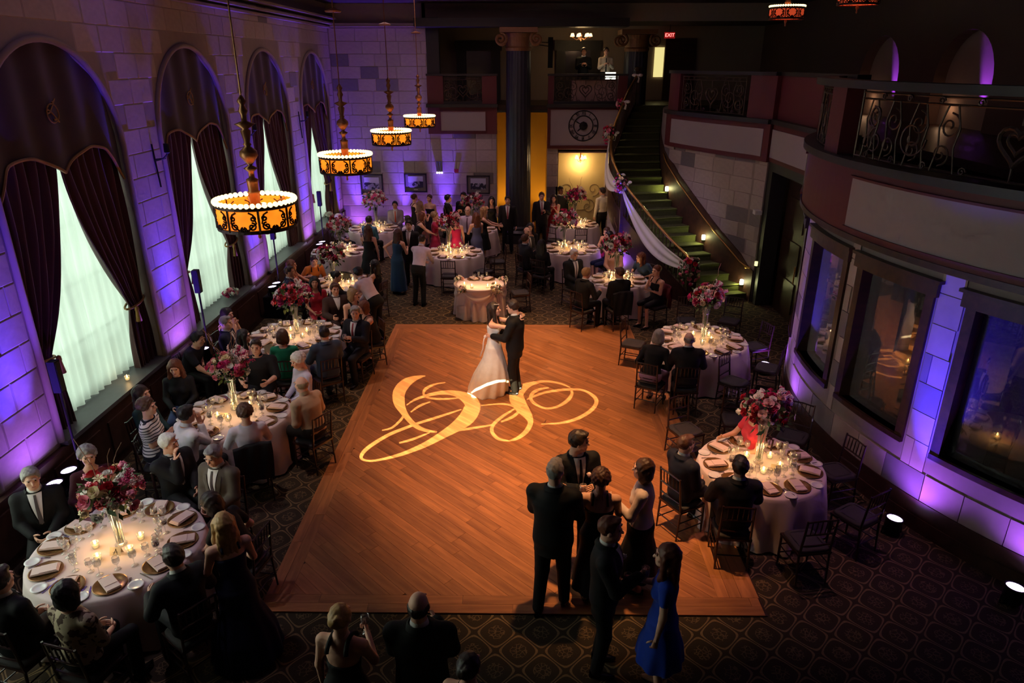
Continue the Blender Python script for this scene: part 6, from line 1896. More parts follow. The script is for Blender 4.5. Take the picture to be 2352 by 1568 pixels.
# --- second left table
A_('p10', 'young woman with long dark hair and teal top by the wall', 387, 878, 95, 'T2', fem=True, outfit=[('trousers', (30, 36, 50)), ('blouse', (30, 58, 62), {})], hair=('long', 'dkbrown'), arms=('lap', 'lap'))
A_('p11', 'woman in white shirt with dark stripes', 350, 919, 80, 'T2', fem=True, wide=1.15, outfit=[('trousers', (30, 30, 46)), ('blouse', (226, 220, 224), dict(kind='stripe', sleeve='short'))], hair=('curly', 'brown'), arms=('fold', 'fold'))
A_('p12', 'man in white shirt with hand to his face, back turned', 436, 926, 40, 'T2', wide=1.1, outfit=shirt(WHT), hair=('short', 'black'), arms=('table', 'chin'), skincol='tan', lean=(8, 0))
A_('p13', 'woman with curly brown hair in white top, back to us', 560, 933, None, 'T2', fem=True, wide=1.12, outfit=[('trousers', (40, 40, 60)), ('blouse', (226, 214, 226), dict(sleeve='elbow'))], hair=('curly', 'brown'), arms=('table', 'table'))
A_('p14', 'bearded man in tan shirt leaning to the second left table', 692, 872, 300, 'T2', wide=1.16, outfit=shirt((196, 164, 136), (40, 36, 34)), hair=('bald_rim', 'ash'), arms=('lap', 'table'), lean=(12, 0))
A_('p15', 'elderly woman with white hair in lavender jacket', 672, 817, 225, 'T2', fem=True, wide=1.08, outfit=[('skirt', (180, 176, 204), dict(hem=.35)), ('blouse', (196, 190, 220), {})], hair=('curly', 'white'), arms=('lap', 'lap'), head=(5, 18), clear=.2)
A_('p16', 'heavy man in black shirt facing us at the second left table', 573, 806, 172, 'T2', wide=1.28, outfit=shirt((24, 24, 26), sleeve='elbow'), hair=('crop', 'dkbrown'), arms=('table', 'table'), skincol='fair')
A_('p17', 'woman with long wavy hair and black jacket', 470, 845, 165, 'T2', fem=True, outfit=[('trousers', (50, 70, 110)), ('blouse', (22, 24, 28), {})], hair=('long_wavy', 'auburn'), arms=('lap', 'lap'), head=(0, 15))
A_('p18', 'man in dark T-shirt bending near the lit pier', 449, 766, 95, None, ht=1.75, wide=1.08, lean=(26, 0), outfit=shirt((26, 28, 40), sleeve='short', collar=False), hair=('short', 'black'), arms=('lap', 'reach'))
# --- third left table
A_('p19', 'man in navy jacket with violet light on his face', 528, 722, 85, 'T3', outfit=suit((26, 32, 58)), hair=('crop', 'grey'))
A_('p20', 'dark haired woman in peach dress with hands at her chin', 572, 706, 100, 'T3', fem=True, outfit=dress((222, 176, 150), hem=.4), hair=('bob', 'black'), arms=('chin', 'chin'), lean=(8, 0))
A_('p21', 'dark haired woman in pale pink holding a sheet of paper', 564, 757, 75, 'T3', fem=True, outfit=[('dress', (206, 160, 170), dict(hem=.4, sleeve='short', top=.46))], hair=('long', 'black'), arms=('hold', 'table'))
A_('p22', 'woman in emerald green dress, back to us', 641, 757, None, 'T3', fem=True, outfit=[('dress', (8, 116, 84), dict(hem=.35, sleeve='short', top=.48))], hair=('bob', 'brown'), arms=('table', 'table'))
A_('p23', 'man in blue grey jacket, back to us at third left table', 743, 754, None, 'T3', wide=1.1, outfit=suit((58, 72, 96)), hair=('crop', 'dkbrown'), arms=('table', 'table'))
A_('p24', 'grey haired man with red tie holding a glass', 812, 707, 200, 'T3', wide=1.1, outfit=suit((28, 28, 38), (150, 26, 36)), hair=('short', 'grey'), arms=('hold', 'hold'), hands=('grip', 'grip'), head=(-30, 5), clear=.3)
A_('p25', 'auburn haired woman in black stretching her arm behind him', 829, 690, 240, None, fem=True, wide=1.08, outfit=dress((22, 20, 24), hem=.3), hair=('bob', 'auburn'), arms=('reach', 'lap'), lean=(16, -10))
A_('p26', 'laughing woman with blonde bob and black dress', 778, 671, 150, 'T3', fem=True, wide=1.05, outfit=dress((22, 22, 24), hem=.35, strapw=.02), hair=('bob', 'ash'), arms=('lap', 'lap'), head=(-50, 0))
A_('p27', 'dark haired woman in red dress looking back at us', 721, 636, 160, None, fem=True, outfit=[('dress', (160, 20, 40), dict(hem=.4, sleeve='short', top=.46))], hair=('long_wavy', 'black'), arms=('lap', 'lap'), skincol='tan')
A_('p28', 'man in brown jacket mostly behind the third left bouquet', 692, 688, 150, 'T3', wide=1.1, outfit=suit((62, 42, 38), None, vdepth=.3), hair=('short', 'brown'), arms=('lap', 'table'))
# --- fourth and fifth left tables
A_('p29', 'man in navy with violet lit head against the window', 664, 611, 80, 'T4', outfit=suit((26, 30, 56)), hair=('crop', 'dkbrown'), skincol='tan')
A_('p30', 'woman with auburn hair reaching out to her neighbour', 684, 597, 90, 'T4', fem=True, outfit=dress((190, 110, 90), hem=.4), hair=('long', 'auburn'), arms=('reach', 'reach'), skincol='tan')
A_('p31', 'woman in dark dress with an orange shawl', 737, 591, 150, 'T4', fem=True, lean=(30, 0), outfit=[('dress', (36, 34, 46), dict(hem=.4)), ('blouse', (196, 110, 44), dict(sleeve='elbow'))], hair=('updo', 'dkbrown'), arms=('hold', 'table'))
A_('p32', 'woman in black suit with dark bun, in profile', 770, 623, 80, None, fem=True, pose='sit', outfit=[('trousers', BLK), ('blouse', (22, 22, 26), {})], hair=('updo', 'black'), arms=('table', 'reach'), head=(10, 12))
A_('p33', 'man in white shirt and black trousers bending over fourth table', 824, 615, 300, None, pose='stand', ht=1.72, lean=(40, 0), outfit=shirt((226, 206, 222)), hair=('short', 'black'), arms=('reach', 'reach'))
A_('p34', 'dark haired woman in black seated by the bending man', 859, 597, 290, None, fem=True, outfit=dress((20, 20, 24), hem=.35), hair=('long', 'black'), arms=('lap', 'lap'), skincol='fair')
A_('p35', 'long haired woman in black dress standing with back to us', 844, 518, 0, None, pose='stand', ht=1.66, fem=True, outfit=dress((18, 18, 22), hem=.45, flare=.24, top=.40), hair=('long', 'brown'), arms=('reach', 'down'), lean=(6, 0))
A_('p36', 'woman in teal blue dress with hand on hip', 914, 526, 30, None, pose='stand', ht=1.68, fem=True, outfit=dress((28, 66, 100), hem=.10, flare=.22, top=.44), hair=('long_wavy', 'brown'), arms=('hip', 'hold'), lean=(8, 0))
A_('p37', 'dark haired man in black suit and striped tie, facing us', 938, 507, 185, None, pose='stand', ht=1.76, outfit=suit(BLK, (180, 150, 150)), hair=('short', 'black'), arms=('down', 'down'))
A_('p38', 'man in white shirt and dark trousers leaning over a table', 968, 540, 20, None, pose='stand', ht=1.76, lean=(22, 0), outfit=shirt((224, 204, 224)), hair=('crop', 'dkbrown'), arms=('reach', 'reach'))
# --- far left table and the crowd
A_('p39', 'man in pale grey suit and orange tie by the back wall', 892, 467, 175, 'T6', outfit=suit((170, 160, 176), (214, 84, 44)), hair=('short', 'black'), skincol='tan')
A_('p40', 'white haired guest at the far end of the left wall', 777, 492, 120, 'T6', outfit=shirt((150, 140, 160)), hair=('short', 'white'))
A_('p41', 'man in blue shirt at the far left table, back to us', 847, 497, 20, 'T6', outfit=shirt((70, 120, 146)), hair=('short', 'dkbrown'))
A_('p42', 'man in white shirt seated low beside the far left table', 935, 496, 300, 'T6', outfit=shirt((226, 210, 230)), hair=('short', 'dkbrown'))
A_('p43', 'brunette in dark dress among the standing crowd, leftmost', 954, 446, 60, None, pose='stand', ht=1.66, fem=True, outfit=dress((34, 22, 34), hem=.5, flare=.22), hair=('updo', 'brown'), arms=('chin', 'down'))
A_('p44', 'blonde woman in the middle of the standing crowd', 965, 462, 40, None, pose='stand', ht=1.62, fem=True, outfit=dress((150, 96, 90), hem=.5, flare=.22), hair=('long', 'ash'), arms=('hold', 'hold'))
A_('p45', 'brunette in strapless dark dress near the back wall uplight', 984, 447, 200, None, pose='stand', ht=1.66, fem=True, outfit=dress((30, 22, 38), hem=.5, flare=.22, straps=False, top=.36), hair=('updo', 'brown'), arms=('down', 'hold'))
A_('p46', 'woman in black sleeveless dress reaching forward in the crowd', 968, 488, 70, None, pose='stand', ht=1.64, fem=True, outfit=dress((20, 18, 20), hem=.45, flare=.23), hair=('bob', 'auburn'), arms=('reach', 'reach'), lean=(14, 0))
A_('p47', 'grey haired woman in raspberry pink dress', 999, 487, 90, None, pose='stand', ht=1.60, fem=True, outfit=[('dress', (176, 34, 80), dict(hem=.4, flare=.24, sleeve='short', top=.47))], hair=('curly', 'ash'), arms=('down', 'reach'))
A_('p48', 'woman in bright pink dress with back to us', 1046, 494, 340, None, pose='stand', ht=1.64, fem=True, outfit=dress((196, 26, 92), hem=.4, flare=.26, top=.42), hair=('updo', 'dkbrown'), arms=('down', 'down'))
A_('p49', 'dark haired man in black suit in profile by the back wall', 1038, 447, 90, None, pose='stand', ht=1.72, outfit=suit(BLK), hair=('short', 'black'), arms=('down', 'hold'))
A_('p50', 'young man in black talking by the back wall', 1055, 443, 200, None, pose='stand', ht=1.76, outfit=suit(BLK, None, front=False), hair=('short', 'black'), arms=('hold', 'down'), skincol='tan')
A_('p51', 'bald man in white shirt and tie, facing us', 1074, 474, 190, None, pose='stand', ht=1.74, outfit=shirt((206, 184, 206), tie=(90, 60, 84)), hair=('bald_rim', 'grey'), arms=('down', 'down'))
A_('p52', 'woman with long wavy hair in slate blue dress', 1093, 489, 330, None, pose='stand', ht=1.64, fem=True, outfit=dress((84, 88, 128), hem=.1, flare=.25, top=.42), hair=('long_wavy', 'auburn'), arms=('hold', 'hold'))
A_('p53', 'blonde woman in black dress in profile', 1112, 475, 85, None, pose='stand', ht=1.68, fem=True, outfit=dress((18, 18, 20), hem=.45, flare=.22), hair=('long', 'blond'), arms=('reach', 'reach'))
A_('p54', 'dark haired woman in black dress near the amber niche', 1129, 452, 175, None, pose='stand', ht=1.66, fem=True, outfit=dress((22, 20, 22), hem=.4, flare=.23, top=.44), hair=('long', 'black'), arms=('down', 'down'))
A_('p55', 'man in dark suit and pink tie standing before the column', 1166, 451, 180, None, pose='stand', ht=1.78, outfit=suit((26, 24, 32), (176, 96, 112)), hair=('short', 'black'), arms=('down', 'down'))
A_('p56', 'man in glasses with red tie in front of the column', 1222, 437, 175, None, pose='stand', ht=1.78, outfit=suit((24, 20, 26), (140, 24, 36)), hair=('short', 'brown'), arms=('hold', 'down'), shift=(.42, -.35))
A_('p57', 'woman in long red dress with clasped hands', 1249, 446, 185, None, pose='stand', ht=1.66, fem=True, outfit=dress((176, 20, 34), hem=.12, flare=.25, top=.44), hair=('long', 'dkbrown'), arms=('clap', 'clap'), shift=(.2, -.2))
A_('p58', 'man in black in shadow left of the etched panel', 1288, 429, 150, None, pose='stand', ht=1.78, wide=1.1, outfit=suit((16, 16, 18), None, front=False), hair=('short', 'black'), skincol='brown', arms=('down', 'down'))
A_('p59', 'man in white shirt and black trousers before the etched panel', 1378, 423, 325, None, pose='stand', ht=1.80, outfit=shirt((232, 222, 196)), hair=('short', 'dkbrown'), arms=('down', 'down'), head=(-30, 0), legs=(.08, -.06), shift=(0, -.75))
# --- tables below the clock
A_('p60', 'bald man facing us left of the middle table', 1211, 520, 140, 'T10', outfit=suit((36, 30, 36), (60, 40, 50)), hair=('bald_rim', 'brown'))
A_('p61', 'man in dark suit seen from behind, left of middle table', 1207, 539, 60, 'T10', outfit=suit((32, 34, 44)), hair=('short', 'brown'), arms=('table', 'table'))
A_('p62', 'dark haired woman in black with open neckline, facing us', 1252, 516, 185, 'T10', fem=True, outfit=[('dress', (20, 18, 20), dict(hem=.4, sleeve='long', top=.42))], hair=('long', 'black'))
A_('p63', 'long haired woman in black, back to us at middle table', 1245, 550, 30, 'T10', fem=True, outfit=[('trousers', BLK), ('blouse', (20, 20, 22), {})], hair=('long', 'black'), arms=('table', 'lap'))
A_('p64', 'woman in magenta dress glowing in violet light', 1348, 526, 215, 'T10', fem=True, wide=1.08, lean=(26, 0), outfit=dress((206, 40, 110), hem=.4, top=.44), hair=('updo', 'brown'), arms=('fold', 'table'))
A_('p65', 'dark haired woman in navy behind the dark red bouquet', 1384, 529, 245, 'T10', fem=True, outfit=[('dress', (20, 24, 66), dict(hem=.4, sleeve='short', top=.46))], hair=('long', 'black'), arms=('clap', 'clap'))
A_('p67', 'white haired man in open black jacket facing us', 1318, 575, 150, 'T11', wide=1.12, outfit=suit((22, 22, 24), (120, 100, 110), vdepth=.04), hair=('short', 'white'), head=(0, 10), clear=.22)
A_('p68', 'grey haired man in black, back to us by the dance floor', 1347, 616, 50, 'T11', outfit=suit((20, 20, 22)), hair=('short', 'ash'), arms=('table', 'table'), lean=(8, 0))
A_('p69', 'dark haired man in black jacket turned left, back to us', 1424, 617, 340, 'T11', wide=1.06, outfit=suit((18, 18, 20)), hair=('short', 'brown'), arms=('lap', 'table'), head=(-40, 5))
A_('p70', 'guest in peach top behind the tall vase', 1412, 553, 185, 'T11', fem=True, outfit=[('trousers', (60, 50, 60)), ('blouse', (216, 160, 130), {})], hair=('bob', 'auburn'))
A_('p71', 'woman with long brown hair and slate blue shirt', 1464, 581, 225, 'T11', fem=True, lean=(30, 0), outfit=[('trousers', (40, 44, 60)), ('blouse', (56, 76, 108), dict(sleeve='short'))], hair=('long', 'auburn'), arms=('lap', 'table'), head=(30, 0))
A_('p72', 'young woman in black dress with hands at her face', 1509, 610, 235, None, fem=True, outfit=dress((24, 20, 24), hem=.4), hair=('updo', 'auburn'), arms=('fold', 'chin'), lean=(6, 0))
# --- right tables
A_('p73', 'grey haired woman in black cardigan bent over the far right table', 1522, 762, 30, 'RB', fem=True, wide=1.1, lean=(26, 0), outfit=[('skirt', (150, 120, 150), dict(hem=.25)), ('blouse', (18, 18, 20), {})], hair=('bob', 'grey'), arms=('lap', 'lap'))
A_('p74', 'balding man in black suit, back to us at far right table', 1575, 767, 5, 'RB', wide=1.12, outfit=suit((26, 24, 26)), hair=('bald_rim', 'grey'), arms=('table', 'table'), lean=(6, 0), faceparts=False)
A_('p75', 'young man in navy suit at the left of the near right table', 1578, 1001, 60, 'RA', ht=1.66, outfit=suit((24, 26, 42)), hair=('crop', 'brown'), arms=('lap', 'lap'), head=(10, 0))
A_('p76', 'man in black suit with back to us at the near right table', 1708, 1047, 5, 'RA', wide=1.1, outfit=suit((20, 18, 24)), hair=('short', 'black'), arms=('table', 'table'))
A_('p77', 'woman in coral dress with crossed legs behind the bouquet', 1738, 925, 255, None, fem=True, wide=1.05, outfit=[('dress', (236, 64, 84), dict(hem=.5, sleeve='short', top=.47))], hair=('bob', 'dkbrown'), arms=('lap', 'table'), legs='crossed')
# --- group at the lower right
A_('p78', 'tall grey haired man in black suit with back to us', 1276, 1059, 15, None, pose='stand', ht=1.86, wide=1.12, outfit=suit((20, 20, 22)), hair=('crop', 'grey'), arms=('hold', 'hold'), legs=(-.1, .12))
A_('p79', 'young dark haired groomsman with white flower holding a tumbler', 1329, 992, 165, None, pose='stand', ht=1.80, outfit=suit((18, 18, 20), (30, 24, 34), flower='blush'), hair=('short', 'dkbrown'), arms=('hold', 'hold'), hands=('relax', 'grip'), head=(-70, 5))
A_('p80', 'woman in black strappy dress with bare back', 1395, 1075, 5, None, pose='stand', ht=1.66, fem=True, wide=1.1, outfit=dress((18, 16, 20), hem=.2, flare=.26, top=.34, strapw=.012), hair=('curly', 'brown'), arms=('hold', 'hold'), hands=('grip', 'relax'))
A_('p81', 'woman in ivory jacket and black skirt facing left', 1466, 1058, 285, None, pose='stand', ht=1.68, fem=True, wide=1.08, outfit=[('skirt', (18, 16, 18), dict(hem=.25, flare=.25)), ('blouse', (236, 214, 206), {})], hair=('bob', 'brown'), arms=('hold', 'down'))
A_('p82', 'fair haired young man in black suit with white boutonniere', 1404, 1190, 100, None, pose='stand', ht=1.78, outfit=suit((18, 18, 20), (24, 22, 28), flower='white'), hair=('crop', 'auburn'), arms=('down', 'hold'), hands=('relax', 'grip'))
A_('p83', 'long haired woman in royal blue dress holding a glass', 1534, 1252, 285, None, pose='stand', ht=1.68, fem=True, outfit=[('dress', (20, 60, 176), dict(hem=.42, flare=.24, sleeve='short', top=.46))], hair=('long', 'auburn'), arms=('down', 'hold'), hands=('relax', 'grip'))
A_('p84', 'blonde woman in black low backed dress raising a glass', 779, 1391, 10, None, pose='stand', ht=1.66, fem=True, wide=1.06, outfit=dress((16, 14, 16), hem=.4, flare=.25, top=.28, straps=True, strapw=.02), hair=('updo', 'blond'), arms=('down', 'hold'), hands=('relax', 'grip'))
A_('p85', 'bald man in black suit standing with back to us', 960, 1363, 0, None, pose='stand', ht=1.78, wide=1.18, outfit=suit((16, 18, 16)), hair=('bald_rim', 'dkbrown'), arms=('hold', 'hold'), faceparts=False)
A_('p86', 'dark haired person cut off by the bottom edge', 1077, 1503, 20, None, pose='stand', ht=1.62, fem=True, outfit=dress((20, 18, 20), hem=.4, flare=.25, top=.42), hair=('updo', 'dkbrown'), arms=('down', 'down'))
# --- people up in the gallery (their feet on the gallery floor at 4.3 m)
def upstairs(key, label, px_, py_, y, **k):
    p = zat(px_, py_, y); r = person(key, label, p[0], y, 180, 'stand', 1.74, **k); r.location.z = 4.3; return r
upstairs('p89', 'man in white shirt and black tie in the gallery above the clock', 1391, 150, 25.3, outfit=shirt((226, 206, 180), tie=(20, 20, 20)), hair=('short', 'dkbrown'), arms=('hold', 'hold'))
upstairs('p90', 'man in black in the gallery beside the white shirted man', 1340, 150, 25.5, outfit=suit((18, 18, 20), None, front=False), hair=('short', 'black'), skincol='tan', arms=('hold', 'hold'))

# --- the couple
A_('groom', 'groom in black suit dancing in the middle of the floor', 1180, 690, 285, None, pose='stand', ht=1.76, wide=1.12, outfit=suit((18, 18, 20), (230, 226, 226), flower='white'), hair=('short', 'dkbrown'), arms=((-.20, .35, 1.14), (.20, .36, 1.06)), hands=('flat', 'flat'), head=(0, 12))
settle()
def bride():
    g = PEOPLE['groom']['root'].location
    x, y = gp(1140, 893)[:2] if False else (g.x - .38, g.y + .04)
    r = person('bride', 'bride in long white gown embracing the groom', x, y, 100, 'stand', 1.70, True, 1.0, 'fair', ('long_wavy', 'dkbrown'), [('dress', (246, 240, 236), dict(hem=.02, flare=.40, top=.40, fold=12, train=-.12, gloss=.5, straps=False))], ((-.04, .43, 1.50), (.04, .45, 1.46)), head=(0, -4), hands=('flat', 'flat'))
    MB().tube([(.075 * math.cos(a), .075 * math.sin(a) - .02, .055 + .05 * math.cos(a * .5)) for a in [i * PI / 10 for i in range(11)]], .006, 5).build('headband', PORC, r, True, loc=(0, .05, 1.60))
    MB().tube([(0, -.13, 1.07), (.05, -.16, 1.05), (.08, -.17, .98), (.02, -.19, .85), (.05, -.24, .7)], .012, 5).ball((0, -.15, 1.07), (.05, .03, .03), 8, 6).build('sash', SWAG, r, True)
bride()
# drinks in hands
def held(key, side, me, nm, label, fill=None, dz=-.05):
    p = PEOPLE[key]['hands'][side]
    t = thing(nm, label, 'glass', (p[0], p[1], p[2] + dz)); mobj('glass', me, t)
    if fill: mobj('drink', fill, t)
held('p79', 1, M_tumbler, 'tumbler', 'tumbler of dark drink held by the young groomsman', M_drink)
held('p80', 0, M_tumbler, 'tumbler', 'tumbler held by the woman in the strappy black dress', M_drink)
held('p82', 1, M_tumbler, 'tumbler', 'tumbler held by the fair haired young man', M_drink)
held('p83', 1, M_tumbler, 'tumbler', 'tumbler held by the woman in royal blue', M_drink)
held('p84', 1, M_wine, 'wine_glass', 'glass of red wine raised by the blonde in black', M_winefill, -.10)
held('p24', 1, M_tumbler, 'tumbler', 'small tumbler held by the man with the red tie', None)
print('people', time.time() - T00)
# ------------------------------------------------------------------ clock, pictures, panel, gallery furniture and small things
struct(MB().box((1.5, 28.4, 3.6), (21, .2, 7.6)), 'wall_far', PLASTER_DK)
ZF = 23.815
def text_mesh(s, size, m, name, ext=.004):
    cu = bpy.data.curves.new(name, 'FONT'); cu.body = s; cu.size = size; cu.extrude = ext; cu.align_x = 'CENTER'; cu.align_y = 'CENTER'
    o = bpy.data.objects.new(name, cu); COL.objects.link(o); bpy.context.view_layer.update()
    dg = bpy.context.evaluated_depsgraph_get(); me = bpy.data.meshes.new_from_object(o.evaluated_get(dg)); bpy.data.objects.remove(o)
    me.materials.clear(); me.materials.append(m); return me
ck = thing('wall_clock', 'black iron skeleton clock with Roman numerals on the gallery fascia', 'clock', (2.03, ZF - .03, 3.68))
for r_ in (.47, .31): MB().tube([(r_ * math.cos(2 * PI * i / 48), 0, r_ * math.sin(2 * PI * i / 48)) for i in range(48)], .016, 6, True).build('ring', IRON_DK, ck)
for i, s_ in enumerate(('XII', 'I', 'II', 'III', 'IIII', 'V', 'VI', 'VII', 'VIII', 'IX', 'X', 'XI')):
    a = PI / 2 - 2 * PI * i / 12; me = text_mesh(s_, .15, IRON_DK, 'numeral', .006)
    o = mobj('numeral', me, ck); o.location = (.39 * math.cos(a), -.0, .39 * math.sin(a)); o.rotation_euler = Euler((PI / 2, a - PI / 2 if False else -(a - PI / 2), 0)); o.scale = (.75, 1, 1)
MB().lathe([(0, 0), (.13, 0), (.14, .03), (.12, .07), (0, .08)], seg=8).build('hub', IRON_DK, ck).rotation_euler = (PI / 2, 0, 0)
for a, L in ((math.radians(150), .30), (math.radians(222), .27)):
    MB().prism([(0, -.012), (L * .8, -.02), (L, 0), (L * .8, .02), (0, .012)], 0, .012).build('hand', IRON_DK, ck).matrix_local = Matrix.Rotation(PI / 2, 4, 'X') @ Matrix.Rotation(a, 4, 'Z')
# framed pictures on the back wall
def pic_mat(seed):
    m, N, L, b = nodes_of('photo_print_%d' % seed, .5)
    tc = N.new('ShaderNodeTexCoord'); n1 = N.new('ShaderNodeTexNoise'); n1.inputs['Scale'].default_value = 5 + seed; n1.inputs['Detail'].default_value = 6
    mp = N.new('ShaderNodeMapping'); mp.inputs['Location'].default_value = (seed * 3.1, 0, seed); L.new(tc.outputs['Object'], mp.inputs[0]); L.new(mp.outputs[0], n1.inputs['Vector'])
    sp = N.new('ShaderNodeSeparateXYZ'); L.new(tc.outputs['Object'], sp.inputs[0])
    sky = M_(N, L, 'GREATER_THAN', M_(N, L, 'ADD', sp.outputs[2], M_(N, L, 'MULTIPLY', n1.outputs['Fac'], .22)), .15)
    cr = mixc(N, L, M_(N, L, 'GREATER_THAN', n1.outputs['Fac'], .52), (.03, .03, .035), (.30, .29, .30))
    L.new(mixc(N, L, sky, cr, (.5, .48, .5)), b.inputs['Base Color']); return m
MATB = mat('picture_mount', srgb(120, 110, 112), .8); FRM = mat('dark_frame', srgb(30, 24, 26), .5)
for i, (x0, x1, z0, z1, lab) in enumerate(((-5.42, -4.66, 1.43, 2.10, 'framed grey landscape photograph, leftmost of three on the back wall'), (-3.93, -3.17, 1.50, 2.13, 'framed black and white photograph, middle of three on the back wall'), (-1.82, -1.04, 1.45, 2.06, 'framed photograph with pale sky, rightmost on the back wall'))):
    cx_, cz = (x0 + x1) / 2, (z0 + z1) / 2; w, h = x1 - x0, z1 - z0
    p = thing('framed_picture', lab, 'picture', (cx_, YB - .02, cz))
    fr = MB()
    for q in (-1, 1): fr.box((q * (w / 2 - .02), -.02, 0), (.04, .045, h)); fr.box((0, -.02, q * (h / 2 - .02)), (w, .045, .04))
    fr.build('frame', FRM, p); MB().box((0, -.008, 0), (w - .06, .012, h - .06)).build('mount', MATB, p); MB().box((0, -.018, .03), (w * .66, .008, h * .6)).build('print', pic_mat(i), p)
    MB().box((0, -.018, -h * .36), (w * .18, .006, .02)).build('caption', PORC, p)
# small things on the back wall
k = thing('wall_alarm', 'grey emergency light box with white lamps on the back wall', 'emergency light', (-2.72, YB - .05, 2.2))
MB().box((0, 0, .16), (.20, .08, .34)).build('box', mat('grey_steel', srgb(110, 106, 116), .5), k)
for q in (-.08, 0, .08): MB().ball((q, -.05, -.04), .035, 8, 6).build('lamp_head', emit_mat('emergency_lamp', (1, .95, .85), 1.5), k)
MB().box((-2.16, YB - .04, 2.22), (.14, .07, .1)).build('fire_alarm', mat('alarm_red', srgb(150, 20, 26), .5), None, False, 'small red fire alarm on the back wall', 'alarm')
# etched glass panel, lit warm, with its chandelier
def etched():
    m, N, L, b = nodes_of('etched_glass', .35)
    tc = N.new('ShaderNodeTexCoord'); n1 = N.new('ShaderNodeTexNoise'); n1.inputs['Scale'].default_value = 1.6; L.new(tc.outputs['Object'], n1.inputs['Vector'])
    L.new(mixc(N, L, n1.outputs['Fac'], srgb(190, 168, 110), srgb(222, 204, 150)), b.inputs['Base Color']); return m
ep = struct(MB().box((2.055, YB + .42, 1.41), (1.62, .04, 2.84)), 'door_9', etched())
ETCH = mat('etched_line', srgb(150, 132, 92), .6)
for s_ in (-1, 1):
    MB().tube([(2.055 + s_ * q[0], YB + .395, q[2]) for q in spiral(.45, 1.55, .24, .04, -PI / 2, 1.3)], .013, 5).build('etched_scroll', ETCH, ep)
    MB().tube([(2.055 + s_ * q[0], YB + .395, q[2]) for q in spiral(.28, .95, .26, .05, PI / 2, -1.2)], .013, 5).build('etched_scroll', ETCH, ep)
MB().tube([(2.055 + .35 * math.cos(a), YB + .395, 1.05 + .22 * math.sin(a)) for a in [i * PI / 12 for i in range(25)]], .013, 5, True).build('etched_scroll', ETCH, ep)
struct(MB().box((1.22, YB + .22, 1.42), (.06, .44, 2.86)).box((2.89, YB + .22, 1.42), (.06, .44, 2.86)).box((2.055, YB + .22, 2.87), (1.7, .44, .05)), 'door_frame', PLASTER)
def mini_chandelier(loc, label, e, n=7, r=.30, shade=True, top_=.35):
    t = thing('small_chandelier', label, 'chandelier', loc)
    SH = emit_mat('lit_shade', (1.0, .62, .28), 3.0)
    MB().lathe([(0, -.12), (.03, -.1), (.02, -.02), (.05, .05), (.02, .12), (.015, top_)], seg=10).build('stem', BRONZE, t, True)
    for q in range(n):
        a = 2 * PI * q / n; ca, sa = math.cos(a), math.sin(a)
        MB().tube([(0, 0, 0), (r * .5 * ca, r * .5 * sa, -.08), (r * ca, r * sa, .0)], .008, 5).build('arm', BRONZE, t)
        MB().lathe([(.065, .02), (.035, .12)], (r * ca, r * sa, 0), 10, False).build('shade', SH, t, True)
    lamp('small_chandelier_lamp', 'POINT', (loc[0], loc[1], loc[2] - .12), (1.0, .66, .30), e, None, .15)
    return t
mini_chandelier((2.0, YB + .10, 2.58), 'small lit chandelier in front of the etched glass panel', 34, 5, .15)
mini_chandelier((2.0, 25.6, 6.38), 'small shaded chandelier in the gallery above the clock', 14, 7, .32, top_=.44)
# gallery: dark surrounds with mirrors, doorway, exit sign, speaker, desk
for i, x0 in enumerate((-1.55, 2.05)):
    fr = thing('overmantel', ('dark carved surround on the gallery wall left of the column', 'dark carved surround on the gallery wall behind the two men')[i], 'mantel', (x0, 27.48, 4.3))
    MB().box((-.62, 0, .85), (.34, .16, 1.7)).box((.62, 0, .85), (.34, .16, 1.7)).box((0, 0, 1.86), (1.7, .2, .34)).build('surround', BLACKTRIM, fr)
    MB().box((0, .02, .85), (.92, .04, 1.66)).build('mirror', mat('dim_mirror', srgb(90, 84, 90), .2, .6), fr)
struct(MB().box((5.0, 27.47, 5.6), (.34, .05, 1.0)), 'door_10', emit_mat('lit_doorway', (1.0, .86, .34), .85))
struct(MB().box((5.75, 27.46, 5.35), (1.1, .08, 2.1)), 'door_11', DARKWOOD)
ex = thing('exit_sign', 'red lit exit sign in the gallery', 'sign', (5.15, 26.6, 6.47))
MB().box((0, 0, 0), (.36, .05, .2)).build('case', emit_mat('exit_red', (.55, .02, .02), .35), ex)
o = mobj('lettering', text_mesh('EXIT', .16, emit_mat('exit_letters', (1.0, .30, .26), 2.2), 'lettering'), ex); o.location = (0, -.03, 0); o.rotation_euler = (PI / 2, 0, 0)
MB().tube([(0, 0, .1), (0, 0, .4)], .01, 5).build('bracket', IRON_DK, ex)
sp = thing('column_speaker', 'slim black loudspeaker hung beside the column in the gallery', 'speaker', (.98, 25.4, 5.9))
MB().box((0, 0, 0), (.16, .16, .95)).build('cabinet', CASE, sp); MB().box((0, -.085, 0), (.12, .01, .88)).build('grille', IRON_DK, sp)
MB().tube([(-.08, 0, .3), (-.4, 0, .34), (-.4, 0, .24), (-.08, 0, .2)], .012, 5).build('bracket', IRON_DK, sp)
dk = thing('dj_table', 'cloth covered desk behind the grille above the clock', 'table', (2.4, 24.75, 4.3))
MB().box((0, 0, .74), (1.5, .6, .04)).build('top', DARKWOOD, dk)
MB().grid(lambda u, v: ((u - .5) * 1.5, -.31 + .01 * math.sin(50 * u), .75 - .72 * v), 50, 3).build('cloth', mat('desk_cloth', srgb(196, 160, 150), .8), dk, True)
lp = thing('laptop', 'lit laptop screen on the gallery desk above the clock', 'laptop', (2.93, 24.72, 5.06))
MB().box((0, 0, .01), (.34, .24, .02)).build('keyboard', CASE, lp)
